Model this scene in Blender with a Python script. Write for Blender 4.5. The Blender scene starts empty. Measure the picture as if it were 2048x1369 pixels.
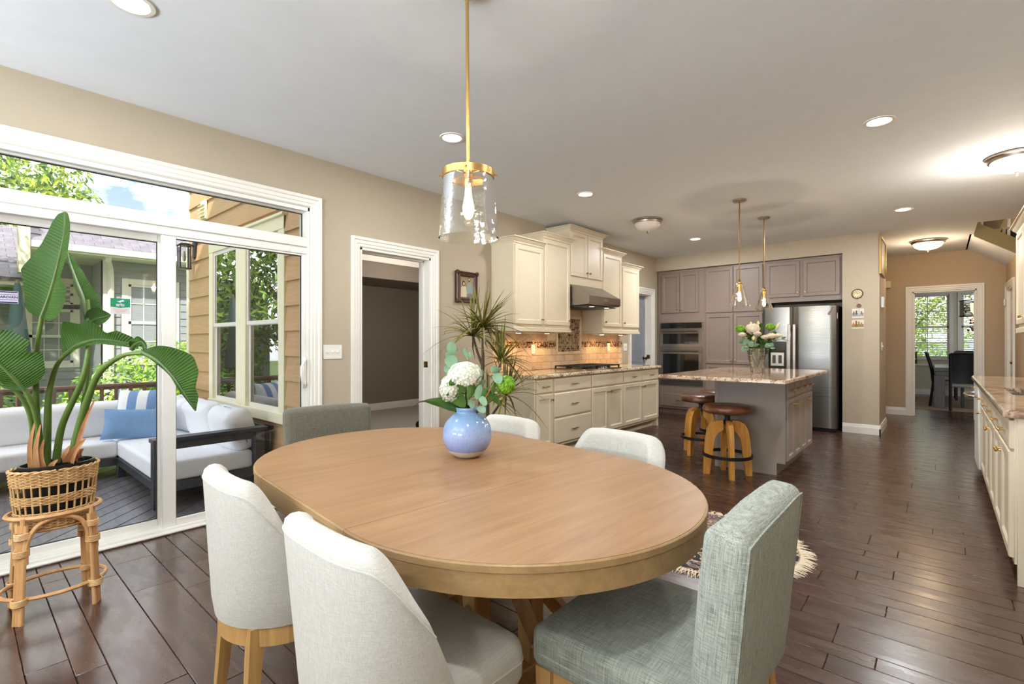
import bpy, math, random
from mathutils import Vector, Matrix
random.seed(7)
SC = bpy.context.scene
COL = SC.collection
PI = math.pi
R = math.radians

def lin(c):
    c = c / 255.0
    return c / 12.92 if c <= 0.04045 else ((c + 0.055) / 1.055) ** 2.4
def S(r, g, b, a=1.0):
    return (lin(r), lin(g), lin(b), a)

# ---------------------------------------------------------------- camera
cam = bpy.data.cameras.new('camera')
cam.sensor_width = 36.0
cam.lens = 36.0 * 980.4 / 2048.0
cam.clip_start = 0.02
cam.clip_end = 300
cam_ob = bpy.data.objects.new('camera', cam)
COL.objects.link(cam_ob)
cam_ob.location = (0, 0, 1.253)
cam_ob.rotation_euler = (R(90), 0, R(41.18))
SC.camera = cam_ob
SC.view_settings.view_transform = 'Standard'
SC.view_settings.look = 'None'
SC.view_settings.gamma = 1.0
SC.view_settings.use_curve_mapping = False
SC.view_settings.exposure = 0.25
cy = SC.cycles
cy.use_denoising = True
cy.max_bounces = 10
cy.diffuse_bounces = 5
cy.glossy_bounces = 5
cy.transmission_bounces = 8
cy.transparent_max_bounces = 24
cy.sample_clamp_indirect = 4.0
cy.caustics_reflective = False
cy.caustics_refractive = False

# ---------------------------------------------------------------- sky
SKY_STRENGTH = 2.9
W = bpy.data.worlds.new('sky')
SC.world = W
W.use_nodes = True
wn = W.node_tree
wn.nodes.clear()
def wnode(t, **k):
    n = wn.nodes.new(t)
    for a, v in k.items():
        setattr(n, a, v)
    return n
w_out = wnode('ShaderNodeOutputWorld')
w_bg = wnode('ShaderNodeBackground')
w_bg.inputs[1].default_value = SKY_STRENGTH
w_tc = wnode('ShaderNodeTexCoord')
w_sep = wnode('ShaderNodeSeparateXYZ')
wn.links.new(w_tc.outputs['Generated'], w_sep.inputs[0])
w_r = wnode('ShaderNodeValToRGB')
w_r.color_ramp.elements[0].position = 0.0
w_r.color_ramp.elements[0].color = (.36, .42, .54, 1)
w_r.color_ramp.elements[1].position = 0.75
w_r.color_ramp.elements[1].color = (.09, .16, .34, 1)
e = w_r.color_ramp.elements.new(0.28)
e.color = (.16, .22, .32, 1)
wn.links.new(w_sep.outputs[2], w_r.inputs[0])
w_map = wnode('ShaderNodeMapping')
w_map.inputs['Scale'].default_value = (2.4, 2.4, 4.6)
w_map.inputs['Location'].default_value = (0.35, 0.7, 0.2)
wn.links.new(w_tc.outputs['Generated'], w_map.inputs[0])
w_n = wnode('ShaderNodeTexNoise')
w_n.inputs['Scale'].default_value = 1.5
w_n.inputs['Detail'].default_value = 8
w_n.inputs['Roughness'].default_value = 0.55
wn.links.new(w_map.outputs[0], w_n.inputs['Vector'])
w_cr = wnode('ShaderNodeValToRGB')
w_cr.color_ramp.elements[0].position = 0.44
w_cr.color_ramp.elements[0].color = (0, 0, 0, 1)
w_cr.color_ramp.elements[1].position = 0.53
w_cr.color_ramp.elements[1].color = (1, 1, 1, 1)
wn.links.new(w_n.outputs['Fac'], w_cr.inputs[0])
w_mix = wnode('ShaderNodeMix', data_type='RGBA')
wn.links.new(w_cr.outputs[0], w_mix.inputs[0])
wn.links.new(w_r.outputs[0], w_mix.inputs[6])
w_mix.inputs[7].default_value = (1.0, 1.0, 1.02, 1)
wn.links.new(w_mix.outputs[2], w_bg.inputs[0])
wn.links.new(w_bg.outputs[0], w_out.inputs[0])

# ---------------------------------------------------------------- sun and large lamps
def light(name, kind, loc, energy, color=(1, 1, 1), rot=(0, 0, 0), parent=None, **k):
    d = bpy.data.lights.new(name, kind)
    d.energy = energy
    d.color = color
    for a, v in k.items():
        setattr(d, a, v)
    o = bpy.data.objects.new(name, d)
    COL.objects.link(o)
    o.location = loc
    o.rotation_euler = rot
    o.parent = parent
    return o
sun_dir = Vector((0.62, -0.42, 0.80)).normalized()
light('sun', 'SUN', (0, 0, 12), 6.0, (1.0, 0.95, 0.86),
      rot=sun_dir.to_track_quat('Z', 'Y').to_euler(), angle=R(1.0))
# added fill lamps behind the camera, turned up to brighten the ceiling
light('rear_fill_light', 'AREA', (-2.75, -3.66, 1.45), 330, (0.80, 0.91, 1.0), rot=(R(164), 0, 0), shape='RECTANGLE', size=1.7, size_y=1.7)
light('rear_fill_light', 'AREA', (-0.35, -3.66, 1.45), 330, (0.80, 0.91, 1.0), rot=(R(164), 0, 0), shape='RECTANGLE', size=1.7, size_y=1.7)

# ---------------------------------------------------------------- mesh helpers
class G:
    def __init__(s):
        s.v = []
        s.f = []
    def add(s, vs, fs, m=None):
        o = len(s.v)
        if m is not None:
            vs = [tuple(m @ Vector(p)) for p in vs]
        s.v.extend(vs)
        s.f.extend([tuple(i + o for i in f) for f in fs])
        return s
    def box(s, x0, y0, z0, x1, y1, z1, m=None):
        if x0 > x1: x0, x1 = x1, x0
        if y0 > y1: y0, y1 = y1, y0
        if z0 > z1: z0, z1 = z1, z0
        v = [(x0, y0, z0), (x1, y0, z0), (x1, y1, z0), (x0, y1, z0), (x0, y0, z1), (x1, y0, z1), (x1, y1, z1), (x0, y1, z1)]
        f = [(3, 2, 1, 0), (4, 5, 6, 7), (0, 1, 5, 4), (1, 2, 6, 5), (2, 3, 7, 6), (3, 0, 4, 7)]
        return s.add(v, f, m)
    def rbox(s, x0, y0, z0, x1, y1, z1, b=0.004, m=None):
        if x0 > x1: x0, x1 = x1, x0
        if y0 > y1: y0, y1 = y1, y0
        if z0 > z1: z0, z1 = z1, z0
        b = min(b, (x1 - x0) * .49, (y1 - y0) * .49, (z1 - z0) * .49)
        v = []
        idx = {}
        for ix, (xo, xi) in enumerate(((x0, x0 + b), (x1, x1 - b))):
            for iy, (yo, yi) in enumerate(((y0, y0 + b), (y1, y1 - b))):
                for iz, (zo, zi) in enumerate(((z0, z0 + b), (z1, z1 - b))):
                    idx[ix, iy, iz, 0] = len(v); v.append((xo, yi, zi))
                    idx[ix, iy, iz, 1] = len(v); v.append((xi, yo, zi))
                    idx[ix, iy, iz, 2] = len(v); v.append((xi, yi, zo))
        I = idx
        f = []
        for a in (0, 1):
            q = [I[a, 0, 0, 0], I[a, 1, 0, 0], I[a, 1, 1, 0], I[a, 0, 1, 0]]
            f.append(tuple(q if a else q[::-1]))
            q = [I[0, a, 0, 1], I[1, a, 0, 1], I[1, a, 1, 1], I[0, a, 1, 1]]
            f.append(tuple(q[::-1] if a else q))
            q = [I[0, 0, a, 2], I[1, 0, a, 2], I[1, 1, a, 2], I[0, 1, a, 2]]
            f.append(tuple(q if a else q[::-1]))
        for a in (0, 1):
            for c in (0, 1):
                q = [I[a, c, 0, 0], I[a, c, 1, 0], I[a, c, 1, 1], I[a, c, 0, 1]]
                f.append(tuple(q))
                q = [I[0, a, c, 1], I[1, a, c, 1], I[1, a, c, 2], I[0, a, c, 2]]
                f.append(tuple(q))
                q = [I[a, 0, c, 0], I[a, 1, c, 0], I[a, 1, c, 2], I[a, 0, c, 2]]
                f.append(tuple(q))
        for a in (0, 1):
            for c in (0, 1):
                for d in (0, 1):
                    f.append((I[a, c, d, 0], I[a, c, d, 1], I[a, c, d, 2]))
        cx, cy_, cz = (x0 + x1) / 2, (y0 + y1) / 2, (z0 + z1) / 2
        g = []
        for q in f:
            p0, p1, p2 = v[q[0]], v[q[1]], v[q[2]]
            ax, ay, az = p1[0] - p0[0], p1[1] - p0[1], p1[2] - p0[2]
            bx, by, bz = p2[0] - p0[0], p2[1] - p0[1], p2[2] - p0[2]
            nx, ny, nz = ay * bz - az * by, az * bx - ax * bz, ax * by - ay * bx
            mx = sum(v[i][0] for i in q) / len(q) - cx
            my = sum(v[i][1] for i in q) / len(q) - cy_
            mz = sum(v[i][2] for i in q) / len(q) - cz
            g.append(q if nx * mx + ny * my + nz * mz > 0 else q[::-1])
        return s.add(v, g, m)
    def tube(s, pts, r, n=8, cap=True, closed=False, m=None, sx=1.0):
        P = [Vector(p) for p in pts]
        L = len(P)
        rr = list(r) if isinstance(r, (list, tuple)) else [r] * L
        if len(rr) != L:
            q_ = []
            for i in range(L):
                u_ = i / (L - 1) * (len(rr) - 1); j_ = min(int(u_), len(rr) - 2)
                q_.append(rr[j_] + (rr[j_ + 1] - rr[j_]) * (u_ - j_))
            rr = q_
        vs, fs = [], []
        prev = None
        for i in range(L):
            if closed:
                t = P[(i + 1) % L] - P[i - 1]
            else:
                t = P[min(i + 1, L - 1)] - P[max(i - 1, 0)]
            t.normalize()
            if prev is None:
                a = Vector((0, 0, 1)) if abs(t.z) < 0.9 else Vector((1, 0, 0))
                u = t.cross(a).normalized()
            else:
                u = (prev - t * prev.dot(t))
                if u.length < 1e-6:
                    u = t.orthogonal()
                u.normalize()
            prev = u
            w = t.cross(u)
            for k in range(n):
                an = 2 * PI * k / n
                vs.append(tuple(P[i] + u * (math.cos(an) * rr[i] * sx) + w * (math.sin(an) * rr[i])))
        for i in range(L if closed else L - 1):
            j = (i + 1) % L
            for k in range(n):
                k2 = (k + 1) % n
                fs.append((i * n + k, i * n + k2, j * n + k2, j * n + k))
        if cap and not closed:
            fs.append(tuple(range(n - 1, -1, -1)))
            fs.append(tuple((L - 1) * n + k for k in range(n)))
        return s.add(vs, fs, m)
    def lathe(s, prof, n=24, c=(0, 0, 0), cap0=True, cap1=True, m=None, sx=1.0, sy=1.0):
        vs, fs = [], []
        for r, z in prof:
            for k in range(n):
                a = 2 * PI * k / n
                vs.append((c[0] + r * sx * math.cos(a), c[1] + r * sy * math.sin(a), c[2] + z))
        for i in range(len(prof) - 1):
            for k in range(n):
                k2 = (k + 1) % n
                fs.append((i * n + k, i * n + k2, (i + 1) * n + k2, (i + 1) * n + k))
        if cap0: fs.append(tuple(range(n - 1, -1, -1)))
        if cap1: fs.append(tuple((len(prof) - 1) * n + k for k in range(n)))
        return s.add(vs, fs, m)
    def prism(s, poly, z0, z1, ch=0.0, m=None):
        """outline poly (x, y), counter-clockwise, extruded in z; ch chamfers the top edge"""
        n = len(poly)
        cx = sum(p[0] for p in poly) / n
        cyy = sum(p[1] for p in poly) / n
        rings = [[(x, y, z0) for x, y in poly]]
        if ch > 0:
            rings.append([(x, y, z1 - ch) for x, y in poly])
            ins = inset(poly, ch)
            rings.append([(x, y, z1) for x, y in ins])
        else:
            rings.append([(x, y, z1) for x, y in poly])
        vs = [p for r_ in rings for p in r_]
        fs = [tuple(range(n - 1, -1, -1)), tuple((len(rings) - 1) * n + k for k in range(n))]
        for i in range(len(rings) - 1):
            for k in range(n):
                k2 = (k + 1) % n
                fs.append((i * n + k, i * n + k2, (i + 1) * n + k2, (i + 1) * n + k))
        return s.add(vs, fs, m)
    def rings(s, w, h, prof, m=None, x0=0.0, z0=0.0):
        """concentric rectangles in the xz plane, prof = [(inset, y), ...]; front towards -y"""
        vs, fs = [], []
        for i_, y in prof:
            vs += [(x0 + i_, y, z0 + i_), (x0 + w - i_, y, z0 + i_), (x0 + w - i_, y, z0 + h - i_), (x0 + i_, y, z0 + h - i_)]
        for i in range(len(prof) - 1):
            for k in range(4):
                k2 = (k + 1) % 4
                fs.append((i * 4 + k, i * 4 + k2, (i + 1) * 4 + k2, (i + 1) * 4 + k))
        L = (len(prof) - 1) * 4
        fs.append((L, L + 1, L + 2, L + 3))
        fs.append((3, 2, 1, 0))
        return s.add(vs, fs, m)
    def grid(s, fn, nu, nv, m=None, flip=False):
        vs = [tuple(fn(i / nu, j / nv)) for i in range(nu + 1) for j in range(nv + 1)]
        fs = []
        for i in range(nu):
            for j in range(nv):
                a = i * (nv + 1) + j
                q = (a, a + nv + 1, a + nv + 2, a + 1)
                fs.append(q[::-1] if flip else q)
        return s.add(vs, fs, m)
    def ball(s, c, r, n=12, k=8, sz=1.0, m=None):
        prof = []
        for i in range(k + 1):
            a = -PI / 2 + PI * i / k
            prof.append((max(r * math.cos(a), r * .02), r * sz * math.sin(a)))
        return s.lathe(prof, n, c, m=m)
    def build(s, name, mat_, parent=None, loc=(0, 0, 0), rot=(0, 0, 0), angle=38, smooth=True):
        me = bpy.data.meshes.new(name)
        me.from_pydata([tuple(p) for p in s.v], [], s.f)
        if smooth:
            me.polygons.foreach_set('use_smooth', [True] * len(me.polygons))
            me.set_sharp_from_angle(angle=R(angle))
        me.materials.append(mat_)
        me.update()
        o = bpy.data.objects.new(name, me)
        COL.objects.link(o)
        o.location = loc
        o.rotation_euler = rot
        if parent is not None:
            o.parent = parent
        return o
    def copy_of(s):
        g = G(); g.v = list(s.v); g.f = list(s.f); return g

def inset(poly, d):
    n = len(poly)
    out = []
    for i in range(n):
        a = Vector(poly[i - 1]); b = Vector(poly[i]); c = Vector(poly[(i + 1) % n])
        e1 = (b - a); e2 = (c - b)
        if e1.length < 1e-9 or e2.length < 1e-9:
            out.append(tuple(b)); continue
        n1 = Vector((-e1.y, e1.x)).normalized(); n2 = Vector((-e2.y, e2.x)).normalized()
        h = (n1 + n2)
        if h.length < 1e-6: h = n1
        h.normalize()
        k = max(h.dot(n1), .4)
        out.append(tuple(b + h * (d / k)))
    return out
def clip(poly, a, b, c):
    """keep a*x + b*y <= c"""
    out = []
    n = len(poly)
    for i in range(n):
        p, q = poly[i], poly[(i + 1) % n]
        dp = a * p[0] + b * p[1] - c
        dq = a * q[0] + b * q[1] - c
        if dp <= 0: out.append(p)
        if dp * dq < 0:
            t = dp / (dp - dq)
            out.append((p[0] + (q[0] - p[0]) * t, p[1] + (q[1] - p[1]) * t))
    return out
def spline(pts, n=8):
    """Catmull-Rom through pts"""
    P = [Vector(p) for p in pts]
    out = []
    for i in range(len(P) - 1):
        p0 = P[max(i - 1, 0)]; p1 = P[i]; p2 = P[i + 1]; p3 = P[min(i + 2, len(P) - 1)]
        for k in range(n):
            t = k / n
            out.append(0.5 * ((2 * p1) + (p2 - p0) * t + (2 * p0 - 5 * p1 + 4 * p2 - p3) * t * t + (3 * p1 - p0 - 3 * p2 + p3) * t ** 3))
    out.append(P[-1])
    return out
def thing(name, label, cat, loc=(0, 0, 0), rz=0.0, group=None):
    o = bpy.data.objects.new(name, None)
    o.empty_display_size = 0.05
    COL.objects.link(o)
    o.location = loc
    o.rotation_euler = (0, 0, rz)
    return tag(o, label, cat, group)
def tag(o, label, cat, group=None):
    o['label'] = label
    o['category'] = cat
    if group: o['group'] = group
    return o
def struct(o):
    o['kind'] = 'structure'
    return o
def stuff(o):
    o['kind'] = 'stuff'
    return o
def dup(root, loc, rz=None, label=None):
    r = root.copy()
    COL.objects.link(r)
    r.location = loc
    if rz is not None: r.rotation_euler = (0, 0, rz)
    if label: r['label'] = label
    for ch in list(root.children):
        c = ch.copy(); COL.objects.link(c); c.parent = r
        for g_ in list(ch.children):
            d = g_.copy(); COL.objects.link(d); d.parent = c
    return r

# ---------------------------------------------------------------- materials
class Mt:
    def __init__(s, name, col=(.8, .8, .8, 1), rough=.5, metal=0.0, spec=.5):
        s.m = bpy.data.materials.new(name)
        s.m.use_nodes = True
        s.t = s.m.node_tree
        s.b = s.t.nodes['Principled BSDF']
        s.b.inputs['Base Color'].default_value = col
        s.b.inputs['Roughness'].default_value = rough
        s.b.inputs['Metallic'].default_value = metal
        s.b.inputs['Specular IOR Level'].default_value = spec
    def n(s, t, **k):
        x = s.t.nodes.new(t)
        for a, v in k.items(): setattr(x, a, v)
        return x
    def l(s, a, b): s.t.links.new(a, b)
    def coord(s, scale=(1, 1, 1), kind='Object', rot=(0, 0, 0), rnd=False):
        tc = s.n('ShaderNodeTexCoord')
        mp = s.n('ShaderNodeMapping')
        mp.inputs['Scale'].default_value = scale
        mp.inputs['Rotation'].default_value = rot
        s.l(tc.outputs[kind], mp.inputs[0])
        if rnd:
            oi = s.n('ShaderNodeObjectInfo')
            mu = s.n('ShaderNodeMath', operation='MULTIPLY')
            mu.inputs[1].default_value = 37.0
            s.l(oi.outputs['Random'], mu.inputs[0])
            cb = s.n('ShaderNodeCombineXYZ')
            for i in range(3): s.l(mu.outputs[0], cb.inputs[i])
            s.l(cb.outputs[0], mp.inputs['Location'])
        return mp.outputs[0]
    def noise(s, vec, scale=5, detail=4, rough=.5, dist=0.0):
        x = s.n('ShaderNodeTexNoise')
        x.inputs['Scale'].default_value = scale
        x.inputs['Detail'].default_value = detail
        x.inputs['Roughness'].default_value = rough
        x.inputs['Distortion'].default_value = dist
        s.l(vec, x.inputs['Vector'])
        return x.outputs['Fac']
    def vor(s, vec, scale=5, out='Distance', feature='F1'):
        x = s.n('ShaderNodeTexVoronoi', feature=feature)
        x.inputs['Scale'].default_value = scale
        s.l(vec, x.inputs['Vector'])
        return x.outputs[out]
    def wave(s, vec, scale=5, dist=2, direction='X', detail=2):
        x = s.n('ShaderNodeTexWave', bands_direction=direction)
        x.inputs['Scale'].default_value = scale
        x.inputs['Distortion'].default_value = dist
        x.inputs['Detail'].default_value = detail
        s.l(vec, x.inputs['Vector'])
        return x.outputs['Fac']
    def ramp(s, fac, stops, const=False):
        x = s.n('ShaderNodeValToRGB')
        r = x.color_ramp
        if const: r.interpolation = 'CONSTANT'
        r.elements[0].position, r.elements[0].color = stops[0][0], stops[0][1]
        r.elements[1].position, r.elements[1].color = stops[-1][0], stops[-1][1]
        for p, c in stops[1:-1]:
            e_ = r.elements.new(p); e_.color = c
        s.l(fac, x.inputs[0])
        return x.outputs[0]
    def mix(s, fac, a, b, blend='MIX'):
        x = s.n('ShaderNodeMix', data_type='RGBA', blend_type=blend)
        for sock, v in ((x.inputs[0], fac), (x.inputs[6], a), (x.inputs[7], b)):
            if hasattr(v, 'links'): s.l(v, sock)
            else: sock.default_value = v
        return x.outputs[2]
    def math(s, op, a, b=0.5):
        x = s.n('ShaderNodeMath', operation=op)
        for sock, v in ((x.inputs[0], a), (x.inputs[1], b)):
            if hasattr(v, 'links'): s.l(v, sock)
            else: sock.default_value = v
        return x.outputs[0]
    def rnd(s):
        return s.n('ShaderNodeObjectInfo').outputs['Random']
    def color(s, sock): s.l(sock, s.b.inputs['Base Color'])
    def roughs(s, sock): s.l(sock, s.b.inputs['Roughness'])
    def bump(s, h, strength=.3, dist=.01):
        x = s.n('ShaderNodeBump')
        x.inputs['Strength'].default_value = strength
        x.inputs['Distance'].default_value = dist
        s.l(h, x.inputs['Height'])
        s.l(x.outputs[0], s.b.inputs['Normal'])
def plain(name, col, rough=.5, metal=0.0, spec=.5, bumpy=0.0, bscale=60):
    k = Mt(name, col, rough, metal, spec)
    v = k.coord()
    f = k.noise(v, 9, 3)
    a = tuple(c * .985 for c in col[:3]) + (1,)
    b = tuple(min(c * 1.015, 1) for c in col[:3]) + (1,)
    k.color(k.ramp(f, [(.3, a), (.7, b)]))
    if bumpy: k.bump(k.noise(v, bscale, 3), bumpy, .004)
    return k.m
def wood(name, ca, cb, cc, rough=.45, axis='X', fine=1.0, rnd=True, bump=.12, tone=0.0):
    k = Mt(name, ca, rough)
    sc = {'X': (2.2, 26, 26), 'Y': (26, 2.2, 26), 'Z': (26, 26, 2.2)}[axis]
    v = k.coord(tuple(x * fine for x in sc), rnd=rnd)
    a = k.noise(v, 1.0, 8, .62, .9)
    sc2 = {'X': (6, 160, 160), 'Y': (160, 6, 160), 'Z': (160, 160, 6)}[axis]
    v2 = k.coord(tuple(x * fine for x in sc2), rnd=rnd)
    b = k.noise(v2, 1.0, 3, .6)
    col = k.ramp(a, [(.28, ca), (.5, cb), (.72, cc)])
    col = k.mix(k.ramp(b, [(.42, (1, 1, 1, 1)), (.6, (0, 0, 0, 1))]), col, ca, 'MIX') if fine else col
    mm = k.mix(.75, col, k.ramp(a, [(.28, ca), (.5, cb), (.72, cc)]))
    if tone:
        h = k.n('ShaderNodeHueSaturation')
        h.inputs['Saturation'].default_value = 1.0
        k.l(mm, h.inputs['Color'])
        rv = k.math('MULTIPLY_ADD', k.rnd(), tone)
        k.l(rv, h.inputs['Value'])
        rv.node.inputs[2].default_value = 1.0 - tone / 2
        mm = h.outputs[0]
    k.color(mm)
    k.bump(b, bump, .002)
    return k.m
def fabric(name, ca, cb, rough=.9, scale=1.0, bump=.35, con=.12, flat=False):
    k = Mt(name, ca, rough, 0, .2)
    v1 = k.coord((24 * scale, 900 * scale, 24 * scale) if flat else (50 * scale, 50 * scale, 900 * scale))
    v2 = k.coord((700 * scale, 22 * scale, 700 * scale) if flat else (700 * scale, 700 * scale, 22 * scale))
    a = k.noise(v1, 1, 3, .6)
    b = k.noise(v2, 1, 3, .6)
    f = k.math('MULTIPLY', k.math('ADD', a, b), .5)
    k.color(k.ramp(f, [(.5 - con, ca), (.5 + con, cb)]))
    k.bump(f, bump, .003)
    k.b.inputs['Sheen Weight'].default_value = .15
    return k.m
def glass(name, tint=(1, 1, 1, 1), ior=1.5, gain=1.0, base=0.0, rough=0.0, bumpy=0.0, bscale=30):
    m = bpy.data.materials.new(name)
    m.use_nodes = True
    t = m.node_tree
    t.nodes.clear()
    o = t.nodes.new('ShaderNodeOutputMaterial')
    mx = t.nodes.new('ShaderNodeMixShader')
    tr = t.nodes.new('ShaderNodeBsdfTransparent')
    tr.inputs[0].default_value = tint
    gl = t.nodes.new('ShaderNodeBsdfGlossy')
    gl.inputs['Roughness'].default_value = rough
    gl.inputs['Color'].default_value = (1, 1, 1, 1)
    fr = t.nodes.new('ShaderNodeFresnel')
    fr.inputs[0].default_value = ior
    ma = t.nodes.new('ShaderNodeMath')
    ma.operation = 'MULTIPLY_ADD'
    ma.use_clamp = True
    ma.inputs[1].default_value = gain
    ma.inputs[2].default_value = base
    t.links.new(fr.outputs[0], ma.inputs[0])
    t.links.new(ma.outputs[0], mx.inputs[0])
    t.links.new(tr.outputs[0], mx.inputs[1])
    t.links.new(gl.outputs[0], mx.inputs[2])
    t.links.new(mx.outputs[0], o.inputs[0])
    if bumpy:
        tc = t.nodes.new('ShaderNodeTexCoord')
        nz = t.nodes.new('ShaderNodeTexNoise')
        nz.inputs['Scale'].default_value = bscale
        bp = t.nodes.new('ShaderNodeBump')
        bp.inputs['Strength'].default_value = bumpy
        bp.inputs['Distance'].default_value = .01
        t.links.new(tc.outputs['Object'], nz.inputs['Vector'])
        t.links.new(nz.outputs['Fac'], bp.inputs['Height'])
        t.links.new(bp.outputs[0], gl.inputs['Normal'])
        t.links.new(bp.outputs[0], fr.inputs['Normal'])
    return m
def glow(name, col, strength):
    m = bpy.data.materials.new(name)
    m.use_nodes = True
    b = m.node_tree.nodes['Principled BSDF']
    b.inputs['Base Color'].default_value = col
    b.inputs['Emission Color'].default_value = col
    b.inputs['Emission Strength'].default_value = strength
    return m
def leafmat(name, ca, cb, rough=.45, scale=30, trans=.25, rib=None):
    k = Mt(name, ca, rough)
    v = k.coord()
    f = k.noise(v, scale, 3)
    g_ = k.n('ShaderNodeNewGeometry')
    f2 = k.math('ADD', k.math('MULTIPLY', f, .5), k.math('MULTIPLY', g_.outputs['Random Per Island'], .5))
    c = k.ramp(f2, [(.3, ca), (.7, cb)])
    k.color(c)
    if rib:
        k.bump(k.wave(k.coord(rib[0]), rib[1], .6, rib[2]), .25, .004)
    out = k.t.nodes['Material Output']
    tl = k.n('ShaderNodeBsdfTranslucent')
    k.l(c, tl.inputs[0])
    mx = k.n('ShaderNodeMixShader')
    mx.inputs[0].default_value = trans
    k.l(k.b.outputs[0], mx.inputs[1]); k.l(tl.outputs[0], mx.inputs[2])
    k.l(mx.outputs[0], out.inputs[0])
    return k.m

M = {}
M['wall'] = plain('wall_paint', S(184, 170, 148), .75, bumpy=.05, bscale=220)
M['wall_hall'] = plain('hall_paint', S(186, 163, 134), .75, bumpy=.05, bscale=220)
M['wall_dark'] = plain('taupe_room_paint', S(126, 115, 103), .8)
M['wall_grey'] = plain('grey_paint', S(214, 212, 190), .8)
M['wall_olive'] = plain('stairwell_paint', S(160, 146, 104), .8)
M['ceiling'] = plain('ceiling_paint', S(234, 238, 243), .85)
M['white'] = plain('white_trim', S(238, 234, 224), .4)
M['vinyl'] = plain('white_vinyl', S(236, 233, 226), .35)
M['cream'] = plain('cream_cabinet', S(224, 210, 183), .38)
M['taupe'] = plain('taupe_cabinet', S(136, 119, 108), .4)
M['island'] = plain('island_paint', S(150, 137, 127), .42)
M['plastic'] = plain('white_plastic', S(240, 238, 230), .35)
M['almond'] = plain('almond_plastic', S(226, 208, 158), .4)
M['black'] = plain('black_metal', S(28, 28, 30), .4, .3)
M['iron'] = plain('cast_iron', S(22, 20, 20), .5, .2)
M['nickel'] = plain('brushed_nickel', S(176, 166, 152), .28, 1.0)
M['brass'] = plain('brushed_brass', S(212, 172, 106), .3, 1.0)
M['bronze'] = plain('aged_brass', S(150, 118, 74), .32, 1.0)
m_ = bpy.data.materials.new('bulb_glow'); m_.use_nodes = True; t_ = m_.node_tree; t_.nodes.clear()
o_ = t_.nodes.new('ShaderNodeOutputMaterial'); a_ = t_.nodes.new('ShaderNodeAddShader'); tr_ = t_.nodes.new('ShaderNodeBsdfTransparent'); em_ = t_.nodes.new('ShaderNodeEmission')
em_.inputs[0].default_value = (1, .74, .42, 1); em_.inputs[1].default_value = .9
t_.links.new(tr_.outputs[0], a_.inputs[0]); t_.links.new(em_.outputs[0], a_.inputs[1]); t_.links.new(a_.outputs[0], o_.inputs[0])
M['bulb'] = m_
M['pane'] = glass('window_glass', (.97, .985, .98, 1), 1.5, 1.0)
M['pane_far'] = glass('far_window_glass', (.5, .56, .58, 1), 1.5, 2.2, .16)
M['pane_side'] = glass('coated_glass', (.30, .33, .33, 1), 1.5, 2.2, .55)
M['pane_screen'] = glass('screened_glass', (.24, .27, .27, 1), 1.5, 1.2, .16)
M['shade'] = glass('seeded_glass', (.97, .97, .95, 1), 1.45, 1.0, .015, 0.03, .25, 30)
M['vase_glass'] = glass('crystal', (.985, .99, .985, 1), 1.5, 1.5, .03, 0.0, .35, 30)
M['filament'] = glow('filament', (1, .55, .2, 1), 60)
M['lens'] = glow('lamp_lens', (1, .93, .82, 1), 9)
M['bowl_lit'] = glow('lit_bowl', (1, .86, .66, 1), 2.6)
M['bowl_off'] = plain('frosted_bowl', S(236, 228, 216), .3)

k = Mt('stainless_steel', S(128, 126, 122), .3, 1.0)
v = k.coord((2, 2, 260))
k.roughs(k.ramp(k.noise(v, 1, 2), [(.3, (.27, .27, .27, 1)), (.7, (.33, .33, .33, 1))]))
M['steel'] = k.m
k = Mt('stainless_steel_across', S(150, 142, 133), .25, 1.0)
v = k.coord((2, 2, 260))
k.roughs(k.ramp(k.noise(v, 1, 2), [(.3, (.27, .27, .27, 1)), (.7, (.33, .33, .33, 1))]))
M['steel2'] = k.m
M['darkglass'] = plain('oven_glass', S(16, 18, 17), .06, 0, .8)
M['darkside'] = plain('appliance_side', S(58, 56, 54), .45)

# dark hand-scraped planks
k = Mt('plank_wood', S(80, 56, 44), .3, 0, .4)
v = k.coord((1.4, 14, 14), rnd=True)
a = k.noise(v, 1, 6, .6, .8)
c = k.ramp(a, [(.3, S(54, 36, 28)), (.5, S(69, 46, 36)), (.72, S(84, 58, 45))])
h = k.n('ShaderNodeHueSaturation')
k.l(c, h.inputs['Color'])
rv = k.math('MULTIPLY_ADD', k.rnd(), .16)
rv.node.inputs[2].default_value = .92
k.l(rv, h.inputs['Value'])
k.color(h.outputs[0])
k.b.inputs['Coat Weight'].default_value = .25
k.b.inputs['Coat Roughness'].default_value = .22
k.roughs(k.ramp(k.noise(k.coord((3, 8, 8), rnd=True), 2, 4), [(.3, (.20, .20, .20, 1)), (.7, (.34, .34, .34, 1))]))
k.bump(k.noise(k.coord((2, 45, 45), rnd=True), 1, 2), .025, .002)
M['plank'] = k.m
M['subfloor'] = plain('plank_gap', S(24, 16, 13), .8)

M['oak'] = wood('table_oak', S(176, 134, 94), S(199, 158, 116), S(212, 174, 132), .42, 'X', .7, True, .1, .06)
M['oak_edge'] = wood('table_edge_oak', S(136, 106, 68), S(152, 121, 80), S(166, 135, 94), .42, 'X', .8, True, .1)
M['oak_leg'] = wood('chair_leg_oak', S(150, 110, 62), S(176, 136, 82), S(196, 158, 102), .5, 'Z', .8, True, .15)
M['mango'] = wood('honey_wood', S(176, 116, 44), S(206, 146, 66), S(224, 170, 90), .45, 'Z', .8, True, .15)
M['rattan'] = wood('rattan', S(172, 122, 74), S(198, 150, 98), S(216, 174, 124), .5, 'Z', .5, True, .2)
M['wicker'] = wood('wicker', S(176, 132, 80), S(206, 166, 112), S(228, 196, 148), .6, 'X', .6, True, .2)
M['frame_wood'] = wood('dark_carved_wood', S(48, 27, 16), S(70, 40, 24), S(92, 56, 36), .35, 'Z', 1.2, True, .3)
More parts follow.
